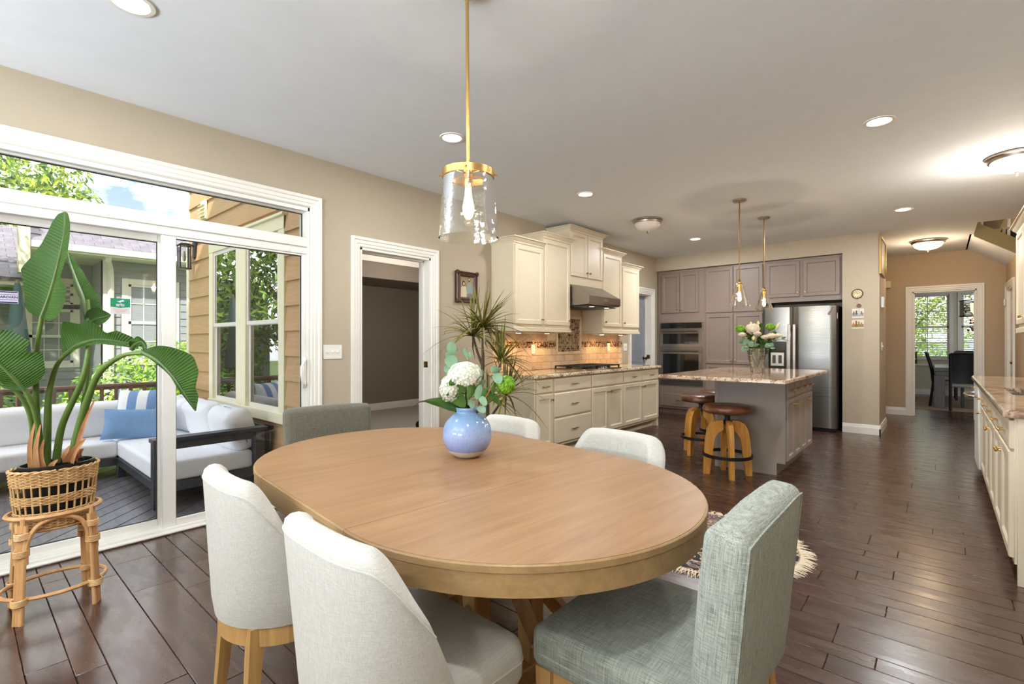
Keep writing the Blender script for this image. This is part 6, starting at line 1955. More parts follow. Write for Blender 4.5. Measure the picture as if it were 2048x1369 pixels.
g = G(); g.lathe([(.287, -.55), (.287, -.565), (.28, -.565), (.28, -.55)], 36, cap0=False, cap1=False); g.lathe([(.287, -.845), (.287, -.86), (.28, -.86), (.28, -.845)], 36, cap0=False, cap1=False); g.build('hoop', M['black'], t)
g = G(); g.lathe([(.13, -.6), (.12, -.75), (.08, -.82)], 16); g.build('inner_shade', M['bowl_lit'], t)
rg = random.Random(9); g = G()
for i in range(46):
    a = rg.random() * 6.28; r_ = .16 * rg.random() ** .5; zt = -.84 - rg.random() * .05; zb = -.90 - rg.random() * .22
    g.tube([(r_ * math.cos(a), r_ * math.sin(a), zt), (r_ * math.cos(a), r_ * math.sin(a), zb)], .0015, 4); g.ball((r_ * math.cos(a), r_ * math.sin(a), zb), .022, 8, 6)
stuff(g.build('bead_strands', plain('amber_bead', S(120, 62, 44), .15), t))
t = thing('photo_frame', 'dark standing photo frame on the dining room window ledge', 'picture', (-.53, 15.25, .73)); g = G(); g.rings(.20, .28, [(0, .01), (0, -.008), (.02, -.012), (.026, -.004)], x0=-.10); g.build('frame', M['black'], t)
g = G(); g.rbox(-.02, .01, 0, .02, .05, .16, .003); g.build('easel_back', M['black'], t)

# ================================================================ PLANTS AND FLOWERS
def blade(g, spine, wl, wr, ref, fold=.25, m_=5, n=6, wavy=0.0):
    P_ = spline(spine, n); L = len(P_)
    ref = Vector(ref); vs = []
    for i, p in enumerate(P_):
        u = i / (L - 1)
        t_ = (P_[min(i + 1, L - 1)] - P_[max(i - 1, 0)]).normalized()
        s = ref - t_ * ref.dot(t_); s.normalize(); nn = t_.cross(s)
        a = wl(u); b = wr(u)
        for j in range(-m_, m_ + 1):
            k_ = j / m_; w_ = b if k_ > 0 else a
            q = p + s * (w_ * k_) + nn * (abs(k_) ** 1.3 * w_ * fold + wavy * math.sin(u * 17 + k_ * 3) * abs(k_))
            vs.append(tuple(q))
    c_ = 2 * m_ + 1
    g.uv = [(i / (L - 1) - .06 * abs(j / m_), .5 + .5 * j / m_) for i in range(L) for j in range(-m_, m_ + 1)]
    g.add(vs, [(i * c_ + j, i * c_ + j + 1, (i + 1) * c_ + j + 1, (i + 1) * c_ + j) for i in range(L - 1) for j in range(c_ - 1)])
def interp(pts):
    def f(u):
        for (a, b), (c_, d) in zip(pts[:-1], pts[1:]):
            if u <= c_: return b + (d - b) * (u - a) / (c_ - a)
        return pts[-1][1]
    return f
# ---- bird of paradise in its basket
M['bop'] = leafmat('paddle_leaf', S(26, 52, 6), S(54, 88, 16), .48, 6, .05)
_t = M['bop'].node_tree; _b = _t.nodes['Principled BSDF']; _b.inputs['Specular IOR Level'].default_value = .25; _uv = _t.nodes.new('ShaderNodeTexCoord'); _w = _t.nodes.new('ShaderNodeTexWave'); _w.bands_direction = 'X'; _w.inputs['Scale'].default_value = 11; _w.inputs['Distortion'].default_value = .4
_bp = _t.nodes.new('ShaderNodeBump'); _bp.inputs['Strength'].default_value = .35; _bp.inputs['Distance'].default_value = .004
_t.links.new(_uv.outputs['UV'], _w.inputs['Vector']); _t.links.new(_w.outputs['Fac'], _bp.inputs['Height']); _t.links.new(_bp.outputs[0], _b.inputs['Normal'])
M['stalk'] = leafmat('green_stalk', S(54, 76, 30), S(88, 112, 46), .45, 9, .0)
M['husk'] = leafmat('dry_husk', S(150, 98, 60), S(204, 154, 108), .7, 14, .1)
bp = thing('bird_of_paradise', 'bird of paradise plant with large paddle leaves in front of the glass door', 'plant', (0, 0, 0))
def stalk(pts, r0, r1, name='stalk', m_=None):
    g = G(); P_ = spline(pts, 6); L = len(P_)
    g.tube(P_, [(r0 + (r1 - r0) * i / (L - 1)) * .8 for i in range(L)], 10); return g.build(name, m_ or M['stalk'], bp)
RT = (.7526, .658, 0)
def leaf(spine, wl, wr, ref, fold=.2, wavy=.0, n=7):
    g = G(); blade(g, spine, interp(wl), interp(wr), ref, fold, 6, n, wavy)
    o = g.build('leaf', M['bop'], bp, angle=80)
    ul = o.data.uv_layers.new(name='UVMap')
    for lp in o.data.loops: ul.data[lp.index].uv = g.uv[lp.vertex_index]
    g = G(); P_ = spline(spine, n); L = len(P_); g.tube(P_, [.010 - .008 * i / (L - 1) for i in range(L)], 6); g.build('midrib', M['stalk'], o)
stalk([(-3.240, 0.275, 0.655), (-3.220, 0.266, 0.837), (-3.168, 0.258, 1.031), (-3.122, 0.258, 1.217), (-3.064, 0.269, 1.372)], .020, .010)
leaf([(-3.064, 0.269, 1.363), (-3.030, 0.293, 1.466), (-2.996, 0.316, 1.601), (-2.989, 0.335, 1.738), (-3.014, 0.340, 1.848)], [(0, .03), (.05, .06), (.14, .075), (.26, .092), (.40, .118), (.50, .098), (.65, .070), (.85, .046), (.96, .024), (1, .004)], [(0, .04), (.1, .085), (.22, .105), (.36, .09), (.40, .03), (.6, .045), (.85, .035), (.96, .02), (1, .003)], RT, -.35)
stalk([(-3.242, 0.299, 0.650), (-3.210, 0.301, 0.834), (-3.177, 0.303, 1.003), (-3.125, 0.322, 1.134), (-3.066, 0.347, 1.193)], .022, .010)
leaf([(-3.066, 0.347, 1.193), (-3.004, 0.388, 1.240), (-2.926, 0.443, 1.263), (-2.857, 0.503, 1.256), (-2.807, 0.574, 1.240)], [(0, .004), (.1, .015), (.3, .02), (.6, .02), (.9, .02), (1, .006)], [(0, .02), (.10, .055), (.25, .115), (.38, .08), (.45, .095), (.58, .055), (.62, .03), (.75, .05), (.9, .03), (1, .004)], (0.1, 0.1, 1), .3, .004)
stalk([(-3.233, 0.334, 0.669), (-3.183, 0.351, 0.854), (-3.031, 0.404, 1.076), (-3.008, 0.424, 1.240), (-3.034, 0.428, 1.358), (-3.064, 0.429, 1.454)], .020, .009)
leaf([(-3.034, 0.428, 1.339), (-3.078, 0.416, 1.454), (-3.128, 0.399, 1.540), (-3.179, 0.382, 1.628), (-3.203, 0.373, 1.690)], [(0, .004), (.15, .03), (.5, .026), (.8, .012), (1, .002)], [(0, .06), (.15, .055), (.45, .04), (.8, .02), (1, .003)], RT, .5, .004)
leaf([(-3.034, 0.428, 1.334), (-3.000, 0.445, 1.358), (-2.960, 0.466, 1.367), (-2.943, 0.494, 1.381)], [(0, .03), (.3, .045), (.7, .03), (1, .002)], [(0, .03), (.3, .05), (.7, .05), (1, .002)], (-.2, -.1, 1), .3)
stalk([(-3.146, 0.383, 0.686), (-3.102, 0.396, 0.810), (-3.013, 0.420, 0.982), (-2.918, 0.450, 1.113), (-2.789, 0.509, 1.191), (-2.688, 0.571, 1.202)], .026, .009)
leaf([(-2.697, 0.564, 1.205), (-2.622, 0.603, 1.169), (-2.560, 0.644, 1.103), (-2.522, 0.677, 1.030), (-2.493, 0.715, 0.947)], [(0, .004), (.2, .012), (.5, .01), (.8, .012), (1, .002)], [(0, .01), (.12, .04), (.35, .105), (.52, .145), (.66, .125), (.78, .06), (.86, .05), (.93, .022), (1, .003)], (.55, .48, .68), .25, .003)
leaf([(-2.785, 0.540, 1.217), (-2.771, 0.552, 1.240), (-2.733, 0.572, 1.252), (-2.709, 0.580, 1.218)], [(0, .006), (.5, .03), (1, .01)], [(0, .006), (.5, .03), (1, .004)], (.3, .2, .9), .4, .006)
stalk([(-3.254, 0.262, 0.643), (-3.185, 0.270, 0.794), (-3.140, 0.256, 0.917), (-3.118, 0.222, 1.025), (-3.116, 0.171, 1.118), (-3.139, 0.111, 1.197)], .018, .008)
leaf([(-3.111, 0.215, 1.038), (-3.112, 0.174, 1.103), (-3.119, 0.128, 1.171), (-3.136, 0.074, 1.241), (-3.146, 0.038, 1.280)], [(0, .02), (.15, .07), (.4, .12), (.7, .10), (1, .01)], [(0, .05), (.12, .11), (.35, .15), (.42, .10), (.5, .15), (.7, .12), (1, .01)], (.62, .54, .57), .2, .004)
stalk([(-3.286, 0.247, 0.645), (-3.234, 0.253, 0.790), (-3.189, 0.240, 0.914), (-3.170, 0.203, 1.012), (-3.170, 0.150, 1.065), (-3.176, 0.104, 1.092)], .016, .008)
stalk([(-3.151, 0.393, 0.688), (-3.116, 0.410, 0.878), (-3.097, 0.426, 1.047), (-3.062, 0.430, 1.168)], .014, .010)
def husk(a, b, w_, ref=RT):
    g = G(); a = Vector(a); b = Vector(b); mid = (a + b) / 2 + Vector((.008, -.012, 0))
    blade(g, [a, mid, b], interp([(0, w_), (.5, w_ * .8), (1, .003)]), interp([(0, w_), (.5, w_ * .8), (1, .003)]), ref, -.6, 3, 4); g.build('dry_husk', M['husk'], bp)
for q in (((-3.181, 0.273, 0.635), (-3.136, 0.272, 0.870), .016), ((-3.168, 0.297, 0.639), (-3.140, 0.283, 0.798), .018), ((-3.220, 0.252, 0.639), (-3.168, 0.258, 0.891), .014), ((-3.159, 0.319, 0.648), (-3.118, 0.329, 0.700), .018), ((-3.115, 0.370, 0.681), (-2.992, 0.411, 0.803), .022), ((-3.094, 0.389, 0.688), (-2.935, 0.435, 0.987), .013), ((-3.138, 0.364, 0.679), (-3.102, 0.369, 0.762), .015), ((-3.084, 0.411, 0.703), (-3.052, 0.412, 0.748), .022)): husk(*q)
BC = (-3.19, .326)
def oval(g, a, b, z, r, n=40, wob=0, ph=0, sx=1.0):
    g.tube([((b + wob * math.sin(i * PI * 21 / 20 * 1.0 + ph)) * math.cos(2 * PI * i / n), (a + wob * math.sin(i * PI * 21 / 20 + ph)) * math.sin(2 * PI * i / n), z) for i in range(n)], r, 6, closed=True)
bk = thing('plant_basket', 'oval wicker basket with openwork bands holding the bird of paradise', 'basket', (BC[0], BC[1], .395))
def bab(z): k_ = (z - .395) / .265; return .134 + .024 * k_, .098 + .022 * k_
for nm, z0, z1 in (('upper_weave', .592, .655), ('middle_weave', .508, .544), ('lower_weave', .398, .470)):
    g = G(); z = z0; i = 0
    while z <= z1 + .001:
        a, b = bab(z); n = 80
        g.tube([((b + .0035 * math.sin(k_ * PI / 2 * 1 + i * PI)) * math.cos(2 * PI * k_ / n), (a + .0035 * math.sin(k_ * PI / 2 + i * PI)) * math.sin(2 * PI * k_ / n), z - .395) for k_ in range(n)], .0036, 5, closed=True)
        z += .0068; i += 1
    stuff(g.build(nm, M['wicker'], bk, angle=80))
g = G()
for k_ in range(2):
    a, b = bab(.66); n = 90
    g.tube([((b + .004 * math.cos(i * .9 + k_ * PI)) * math.cos(2 * PI * i / n), (a + .004 * math.cos(i * .9 + k_ * PI)) * math.sin(2 * PI * i / n), .263 + .004 * math.sin(i * .9 + k_ * PI)) for i in range(n)], .005, 6, closed=True)
g.build('braided_rim', M['wicker'], bk, angle=80)
for i in range(30):
    an = 2 * PI * i / 30; g = G()
    pts = [(bab(z)[1] * math.cos(an), bab(z)[0] * math.sin(an), z - .395) for z in (.396, .48, .57, .655)]
    g.tube(pts, .0042, 5); g.build('stake', M['wicker'], bk)
g = G(); g.lathe([(.99, 0), (.99, .004)], 36, sx=.096, sy=.132); g.build('basket_base', M['wicker'], bk)
pot = thing('inner_pot', 'black plastic liner pot with soil inside the wicker basket', 'pot', (BC[0] + .002, BC[1] + .008, .40))
g = G(); n = 40
vs = []; pr = [(.80, 0), (.97, .24), (1.03, .268), (1.03, .278), (.96, .278), (.94, .245)]
g.lathe(pr, n, sx=.100, sy=.134, cap1=False); g.build('liner', plain('black_plastic', S(24, 24, 26), .3), pot)
g = G(); g.lathe([(.95, .238), (.5, .244), (.01, .246)], 30, sx=.100, sy=.134, cap0=False); g.build('soil', plain('potting_soil', S(58, 42, 32), .95, bumpy=1, bscale=120), pot)
sd = thing('plant_stand', 'rattan plant stand with arched braces under the wicker basket', 'plant stand', (BC[0], BC[1], 0))
g = G(); oval(g, .166, .127, .455, .0105, 44); g.build('top_ring', M['rattan'], sd)
g = G(); oval(g, .188, .150, .105, .0092, 44); g.build('lower_ring', M['rattan'], sd)
g = G(); oval(g, .125, .09, .385, .008, 36); g.tube([(-.09, 0, .385), (.09, 0, .385)], .007, 6); g.tube([(0, -.125, .385), (0, .125, .385)], .007, 6); g.build('support_ring', M['rattan'], sd)
lg = [(.100, -.116), (.100, .116), (-.100, -.116), (-.100, .116)]
for x, y in lg:
    fx_, fy_ = x * 1.30, y * 1.16
    o = None
    for k_ in (-1, 0, 1):
        tx, ty = -y, x; L = math.hypot(tx, ty); tx, ty = tx / L * .0140 * k_, ty / L * .0140 * k_
        g = G(); g.tube([(fx_ + tx, fy_ + ty, 0), ((fx_ + x) / 2 + tx, (fy_ + y) / 2 + ty, .25), (x + tx, y + ty, .43 if k_ else .46)], .0092, 8)
        if o is None: o = g.build('leg', M['rattan'], sd)
        else: g.build('cane', M['rattan'], o)
    for z in (.31, .385, .10):
        k_ = z / .46; cx, cy2 = fx_ + (x - fx_) * k_, fy_ + (y - fy_) * k_
        g = G()
        for j in range(5): g.tube([(cx + .0255 * math.cos(2 * PI * i / 16) * (1 if True else 0), cy2 + .0255 * math.sin(2 * PI * i / 16), z - .012 + j * .006) for i in range(16)], .0035, 5, closed=True)
        g.build('binding', M['wicker'], o)
def arch(p, q, top):
    g = G(); p = Vector(p); q = Vector(q); mid = (p + q) / 2
    pts = [(p.x * 1.06, p.y * 1.04, .26), (p.x * 1.03, p.y * 1.02, .33), tuple(p.lerp(q, .06)[:2]) + (.385,), tuple(p.lerp(q, .2)[:2]) + (.425,), tuple(mid[:2]) + (top,), tuple(p.lerp(q, .8)[:2]) + (.425,), tuple(p.lerp(q, .94)[:2]) + (.385,), (q.x, q.y, .33), (q.x, q.y, .26)]
    g.tube(spline(pts, 5), .0095, 8); g.build('arched_brace', M['rattan'], sd)
s_ = 1.12
arch((.118, -.105, 0), (.118, .105, 0), .445); arch((-.118, -.105, 0), (-.118, .105, 0), .445)
arch((.092, -.132, 0), (-.092, -.132, 0), .44); arch((.092, .132, 0), (-.092, .132, 0), .44)

# ---- dracaena on the floor beside the base cabinets
M['drac'] = leafmat('strap_leaf', S(66, 66, 22), S(160, 150, 66), .45, 40, .15)
dr = thing('dracaena', 'tall dracaena with thin arching leaves standing by the cream base cabinets', 'plant', (-3.30, 3.32, 0))
DB = Vector((-3.30, 3.32, 0))
rg = random.Random(14)
def crown_at(c_, n, Lm, up=.35):
    c_ = Vector(c_) - DB
    for i in range(n):
        a = 2 * PI * i / n * 2.4 + rg.uniform(-.3, .3); el = rg.uniform(-.25, 1.35) * (1 if i % 3 else .7) + up * .4
        L = Lm * rg.uniform(.7, 1.15)
        d_ = Vector((math.cos(a) * math.cos(el), math.sin(a) * math.cos(el), math.sin(el)))
        dr_ = max(0.05, 1.0 - el / 1.5)
        pts = [c_ + d_ * L * f_ + Vector((0, 0, -L * .62 * dr_ * f_ * f_)) for f_ in (0, .25, .5, .75, 1)]
        pts = [Vector((max(p.x, -3.70 + 3.30 + 0), p.y, p.z)) for p in pts]
        g = G(); side = d_.cross(Vector((0, 0, 1))); side = side if side.length > .1 else Vector((1, 0, 0))
        blade(g, pts, interp([(0, .008), (.2, .0115), (.7, .008), (1, .0008)]), interp([(0, .008), (.2, .0115), (.7, .008), (1, .0008)]), side, .5, 1, 3)
        g.build('leaf', M['drac'], dr)
C1, C2, C3, C4, C5 = (-3.248, 3.297, 1.392), (-3.362, 3.277, 1.312), (-3.069, 3.360, 1.078), (-3.004, 3.351, 0.768), (-3.202, 3.311, 0.711)
for c_, n, L in ((C1, 58, .50), (C2, 44, .48), (C3, 42, .40), (C4, 42, .46), (C5, 30, .38)): crown_at(c_, n, L)
g = G()
b1 = Vector((-3.294, 3.270, 0.329)); b2 = Vector((-3.255, 3.304, 1.014))
g.tube([Vector((-3.30, 3.32, .2)) - DB, b1 - DB, b2 - DB, Vector(C1) - DB], [.022, .020, .016, .012], 8); g.tube([b2 - DB, Vector((-3.315, 3.291, 1.155)) - DB, Vector(C2) - DB], [.014, .012, .010], 8)
g.build('trunk', M['bark'], dr)
g = G(); g.tube([Vector((-3.26, 3.36, .2)) - DB, Vector((-3.202, 3.311, 0.429)) - DB, Vector(C5) - DB, Vector((-3.128, 3.335, 0.901)) - DB, Vector(C3) - DB], [.018, .016, .014, .012, .010], 8); g.tube([Vector((-3.191, 3.320, 0.523)) - DB, Vector(C4) - DB], [.012, .010], 8); g.build('trunk', M['bark'], dr)
dp = thing('plant_pot', 'round dark pot of the dracaena standing on the floor', 'pot', (-3.29, 3.33, 0))
g = G(); g.lathe([(.11, 0), (.13, .02), (.155, .25), (.165, .27), (.155, .28), (.145, .26)], 28, cap1=False); g.build('pot_body', plain('dark_glaze', S(60, 52, 48), .25), dp)
g = G(); g.lathe([(.146, .245), (.01, .25)], 24, cap0=False); g.build('soil', bpy.data.materials['potting_soil'], dp)

# ---- blue vase and its flowers
k = Mt('blue_glaze', S(140, 158, 196), .12, 0, .6)
sp_ = k.n('ShaderNodeSeparateXYZ'); k.l(k.coord(), sp_.inputs[0])
spk = k.ramp(k.noise(k.coord(), 160, 3), [(.58, (0, 0, 0, 1)), (.66, (1, 1, 1, 1))])
c = k.mix(k.ramp(sp_.outputs[2], [(.02, S(128, 148, 196)), (.12, S(146, 162, 198)), (.17, S(124, 152, 184))]), S(134, 152, 196), S(144, 162, 200))
c = k.ramp(sp_.outputs[2], [(.035, S(132, 148, 200)), (.10, S(150, 166, 204)), (.165, S(118, 148, 182))])
c = k.mix(k.math('MULTIPLY', spk, .5), c, S(104, 122, 170))
base_ = k.ramp(k.math('ADD', sp_.outputs[2], k.math('MULTIPLY', k.noise(k.coord(), 20, 2), .003)), [(.0312, (1, 1, 1, 1)), (.0325, (0, 0, 0, 1))])
k.color(k.mix(base_, c, S(206, 196, 180)))
k.roughs(k.ramp(base_, [(0, (.12, .12, .12, 1)), (1, (.6, .6, .6, 1))]))
VX, VY = -1.535, 1.462
vz = thing('flower_vase', 'round speckled blue ceramic vase on the dining table', 'vase', (VX, VY, .761))
g = G(); prof = []
for i in range(25):
    a = -PI / 2 + .42 + (PI - .42 - .46) * i / 24; prof.append((.106 * math.cos(a), .0955 + .1045 * math.sin(a)))
prof = [(prof[0][0] - .006, prof[0][1] - .001)] + prof + [(.0465, .192), (.0465, .198), (.049, .203), (.049, .209), (.046, .212), (.043, .209), (.041, .19)]
g.lathe(prof, 48, cap1=False); g.build('vessel', k.m, vz, angle=60)
M['petal'] = leafmat('white_petal', S(232, 234, 214), S(252, 251, 246), .6, 20, .3)
M['limegreen'] = leafmat('lime_floret', S(88, 148, 24), S(164, 210, 60), .5, 40, .3)
M['euc'] = leafmat('eucalyptus_leaf', S(108, 146, 116), S(146, 178, 146), .55, 12, .2)
M['hleaf'] = leafmat('hydrangea_leaf', S(52, 92, 36), S(92, 136, 58), .45, 25, .2)
M['darkleaf'] = leafmat('burgundy_leaf', S(40, 24, 26), S(62, 40, 36), .3, 20, .1)
M['darkgreen'] = leafmat('glossy_green_leaf', S(34, 66, 24), S(66, 104, 40), .3, 20, .1)
GF = 'flowers in the blue vase'
VM = Vector((VX, VY, .96))
def stem_to(g, a, b, r=.004, sag=.01):
    a = Vector(a); b = Vector(b); g.tube(spline([a, a.lerp(b, .5) + Vector((0, 0, sag)), b], 5), r, 6)
def florets(c_, rad, n, size, seed=1, lo=-1.0):
    rg_ = random.Random(seed); g = G()
    for i in range(n):
        z = 1 - 2 * (i + .5) / n
        if z < lo: continue
        a = i * 2.39996; q = math.sqrt(1 - z * z); d_ = Vector((q * math.cos(a), q * math.sin(a), z))
        r_ = rg_.uniform(.9, 1.05); p = Vector(c_) + Vector((d_.x * rad[0], d_.y * rad[1], d_.z * rad[2])) * r_
        u = d_.orthogonal().normalized(); u = Matrix.Rotation(rg_.random() * 6, 3, d_) @ u; w_ = d_.cross(u)
        for k_ in range(4):
            an = k_ * PI / 2; e1 = u * math.cos(an) + w_ * math.sin(an); e2 = u * -math.sin(an) + w_ * math.cos(an)
            g.add([tuple(p), tuple(p + e1 * size * .6 + e2 * size * .45 + d_ * size * .18), tuple(p + e1 * size + d_ * size * .10), tuple(p + e1 * size * .6 - e2 * size * .45 + d_ * size * .18)], [(0, 3, 2, 1)])
    return g
def mk(name, label, cat, group=GF):
    return thing(name, label, cat, (0, 0, 0), 0, group)
t = mk('hydrangea', 'white hydrangea bloom with broad green leaves in the blue vase', 'flower')
hc = (-1.520, 1.434, 1.110)
stuff(florets(hc, (.070, .070, .055), 170, .017, 3, -.55).build('flower_head', M['petal'], t, angle=80))
hc2 = (-1.560, 1.386, 1.055)
stuff(florets(hc2, (.040, .040, .055), 80, .016, 4, -.9).build('flower_head', M['petal'], t, angle=80))
g = G(); g.ball(hc, .052, 14, 10, .8); g.ball(hc2, .03, 12, 8, 1.2); g.build('flower_core', M['limegreen'], t)
g = G(); stem_to(g, VM + Vector((.0, 0, -.03)), hc, .005); stem_to(g, Vector((-1.521, 1.447, 1.028)), hc2, .003, 0); g.build('stem', M['stalk'], t)
def lf(par, base, tip, w_, mt, ref, fold=.25, name='leaf', sag=.02, pf=None):
    base = Vector(base); tip = Vector(tip); mid = base.lerp(tip, .5) + Vector((0, 0, sag)); g = G()
    pf = pf or [(0, .002), (.12, w_ * .55), (.38, w_), (.65, w_ * .8), (.9, w_ * .3), (1, .001)]
    blade(g, [base, mid, tip], interp(pf), interp(pf), ref, fold, 3, 7); return g.build(name, mt, par, angle=80)
lf(t, (-1.503, 1.422, 1.042), (-1.527, 1.348, 1.081), .032, M['hleaf'], (.3, .3, .9)); lf(t, (-1.512, 1.427, 0.977), (-1.541, 1.349, 1.034), .030, M['hleaf'], (.3, .3, .9)); lf(t, (-1.496, 1.429, 1.010), (-1.436, 1.455, 1.112), .022, M['hleaf'], (.5, .5, .7)); lf(t, (-1.498, 1.414, 1.074), (-1.532, 1.383, 1.112), .016, M['hleaf'], (.3, .3, .9)); lf(t, (-1.520, 1.420, 0.996), (-1.567, 1.353, 1.007), .016, M['hleaf'], (.2, .2, .9))
t = mk('viburnum', 'lime green ball flower leaning right out of the blue vase', 'flower')
gc = (-1.402, 1.564, 1.070)
stuff(florets(gc, (.040, .040, .038), 190, .0085, 6).build('flower_head', M['limegreen'], t, angle=80))
g = G(); g.ball(gc, .035, 14, 10); g.build('flower_core', M['limegreen'], t)
g = G(); stem_to(g, VM + Vector((.01, .01, -.03)), gc, .0035, -.01); g.build('stem', M['stalk'], t)
lf(t, (-1.469, 1.519, 1.015), (-1.448, 1.576, 0.974), .018, M['hleaf'], (.3, .3, .9)); lf(t, (-1.452, 1.533, 1.026), (-1.424, 1.518, 1.082), .012, M['hleaf'], (.6, .6, .3)); lf(t, (-1.486, 1.490, 0.995), (-1.471, 1.530, 1.057), .014, M['hleaf'], (.6, .6, .3))
RP = [(0, .003), (.15, .7), (.45, 1.0), (.75, .8), (.93, .35), (1, .02)]
def euc(label, path, lvs):
    t = mk('eucalyptus_sprig', label, 'greenery')
    g = G(); P_ = spline(path, 5); g.tube(P_, [.0028 - .0018 * i / (len(P_) - 1) for i in range(len(P_))], 6); g.build('stem', M['husk'], t)
    for b, tp, w_ in lvs: lf(t, b, tp, w_, M['euc'], RT, .15, pf=[(u, w_ * q) for u, q in RP], sag=.004)
euc('eucalyptus sprig with round grey green leaves rising left of the white bloom', [VM + Vector((-.01, 0, -.03)), (-1.573, 1.454, 1.024), (-1.595, 1.434, 1.132), (-1.610, 1.421, 1.241)],
    [((-1.600, 1.430, 1.193), (-1.585, 1.417, 1.254), .022), ((-1.590, 1.426, 1.165), (-1.594, 1.396, 1.209), .018), ((-1.580, 1.421, 1.144), (-1.587, 1.401, 1.194), .030), ((-1.594, 1.436, 1.137), (-1.625, 1.409, 1.128), .020), ((-1.590, 1.426, 1.122), (-1.618, 1.414, 1.078), .018), ((-1.610, 1.421, 1.236), (-1.588, 1.454, 1.215), .014)])
euc('short eucalyptus sprig behind the white hydrangea bloom', [VM + Vector((.0, .01, -.03)), (-1.547, 1.490, 1.044), (-1.558, 1.494, 1.175), (-1.567, 1.485, 1.230)],
    [((-1.564, 1.488, 1.184), (-1.567, 1.473, 1.225), .011), ((-1.563, 1.490, 1.175), (-1.551, 1.500, 1.208), .010), ((-1.520, 1.487, 1.079), (-1.478, 1.497, 1.134), .022), ((-1.516, 1.490, 1.057), (-1.474, 1.514, 1.086), .016)])
euc('eucalyptus sprig with round leaves leaning right toward the lime flower', [VM + Vector((.012, 0, -.03)), (-1.459, 1.487, 1.008), (-1.425, 1.504, 1.072), (-1.408, 1.532, 1.146)],
    [((-1.428, 1.501, 1.125), (-1.380, 1.517, 1.141), .024), ((-1.417, 1.511, 1.119), (-1.388, 1.510, 1.078), .022), ((-1.427, 1.515, 1.127), (-1.414, 1.513, 1.152), .016), ((-1.469, 1.452, 1.010), (-1.440, 1.450, 1.075), .015), ((-1.458, 1.462, 1.021), (-1.432, 1.471, 0.986), .016), ((-1.465, 1.455, 0.979), (-1.428, 1.461, 0.958), .018), ((-1.488, 1.448, 0.971), (-1.482, 1.427, 1.011), .014)])
t = mk('broad_leaf', 'long pointed glossy leaf reaching left out of the blue vase', 'greenery')
lf(t, VM + Vector((-.01, 0, -.012)), (-1.635, 1.307, 1.006), .024, M['darkgreen'], (.25, .2, .95), .5, 'leaf', .012); g = G(); g.tube(spline([(-1.628, 1.312, 1.004), (-1.651, 1.293, 1.000), (-1.666, 1.279, 0.979)], 4), [.004, .003, .001], 5); g.build('curled_tip', M['darkleaf'], t)
t = mk('broad_leaf', 'dark burgundy leaf folded over the rim of the blue vase', 'greenery')
lf(t, VM + Vector((-.055, -.02, -.008)), VM + Vector((.055, .01, -.006)), .035, M['darkleaf'], (.3, -.6, .7), .3, 'leaf', .022, [(0, .004), (.2, .022), (.5, .034), (.8, .022), (1, .003)])

# ---- crystal vase on the island
IV = Vector((-1.40, 5.36, .945))
vz = thing('flower_vase', 'cut crystal vase of white flowers on the island', 'vase', tuple(IV))
g = G()
g.lathe([(.052, 0), (.056, .01), (.060, .03), (.078, .14), (.090, .235), (.093, .245), (.089, .245), (.086, .235), (.074, .14), (.055, .04), (.02, .03)], 20); 
g.build('vessel', M['vase_glass'], vz, angle=12)
g = G(); g.lathe([(.053, .042), (.07, .135), (.02, .136)], 20); g.build('water', glass('vase_water', (.97, .985, .97, 1), 1.33, .6), vz)
GI = 'flowers in the crystal vase'
RM = IV + Vector((0, 0, .24))
def bud(par, a, L, r, d_, mt):
    g = G(); d_ = Vector(d_).normalized(); g.lathe([(.002, 0), (r * .7, L * .25), (r, L * .5), (r * .6, L * .8), (.001, L)], 10, m=Matrix.Translation(a) @ d_.to_track_quat('Z', 'Y').to_matrix().to_4x4()); g.build('bud', mt, par)
M['lily'] = leafmat('lily_bud', S(196, 198, 96), S(232, 226, 160), .5, 20, .2)
M['rosew'] = leafmat('cream_petal', S(232, 210, 184), S(250, 238, 222), .6, 20, .3)
for nm, a, b, d_ in (('pale lily bud standing at the left of the crystal vase', (-1.433, 5.296, 1.401), .060, (-.1, -.05, 1)), ('tallest upright lily bud above the white bloom in the crystal vase', (-1.389, 5.375, 1.402), .068, (-.05, 0, 1)), ('open tipped lily bud leaning right in the crystal vase', (-1.260, 5.474, 1.376), .095, (.45, .35, .9)), ('low pale lily bud hanging over the front of the crystal vase', (-1.389, 5.202, 1.314), .055, (.1, -.5, -.7))):
    t = mk('lily', nm, 'flower', GI); g = G(); stem_to(g, IV + Vector((0, 0, .06)), a, .003, .01); g.build('stem', M['stalk'], t); bud(t, a, b, .016, d_, M['lily'])
t = mk('hydrangea', 'cream hydrangea cluster at the top of the crystal vase bouquet', 'flower', GI); hc = (-1.417, 5.271, 1.385)
stuff(florets(hc, (.065, .065, .05), 110, .017, 8, -.6).build('flower_head', M['rosew'], t)); g = G(); g.ball(hc, .05, 12, 8, .8); g.build('flower_core', M['lily'], t); g = G(); stem_to(g, IV + Vector((0, 0, .05)), hc, .004); g.build('stem', M['stalk'], t)
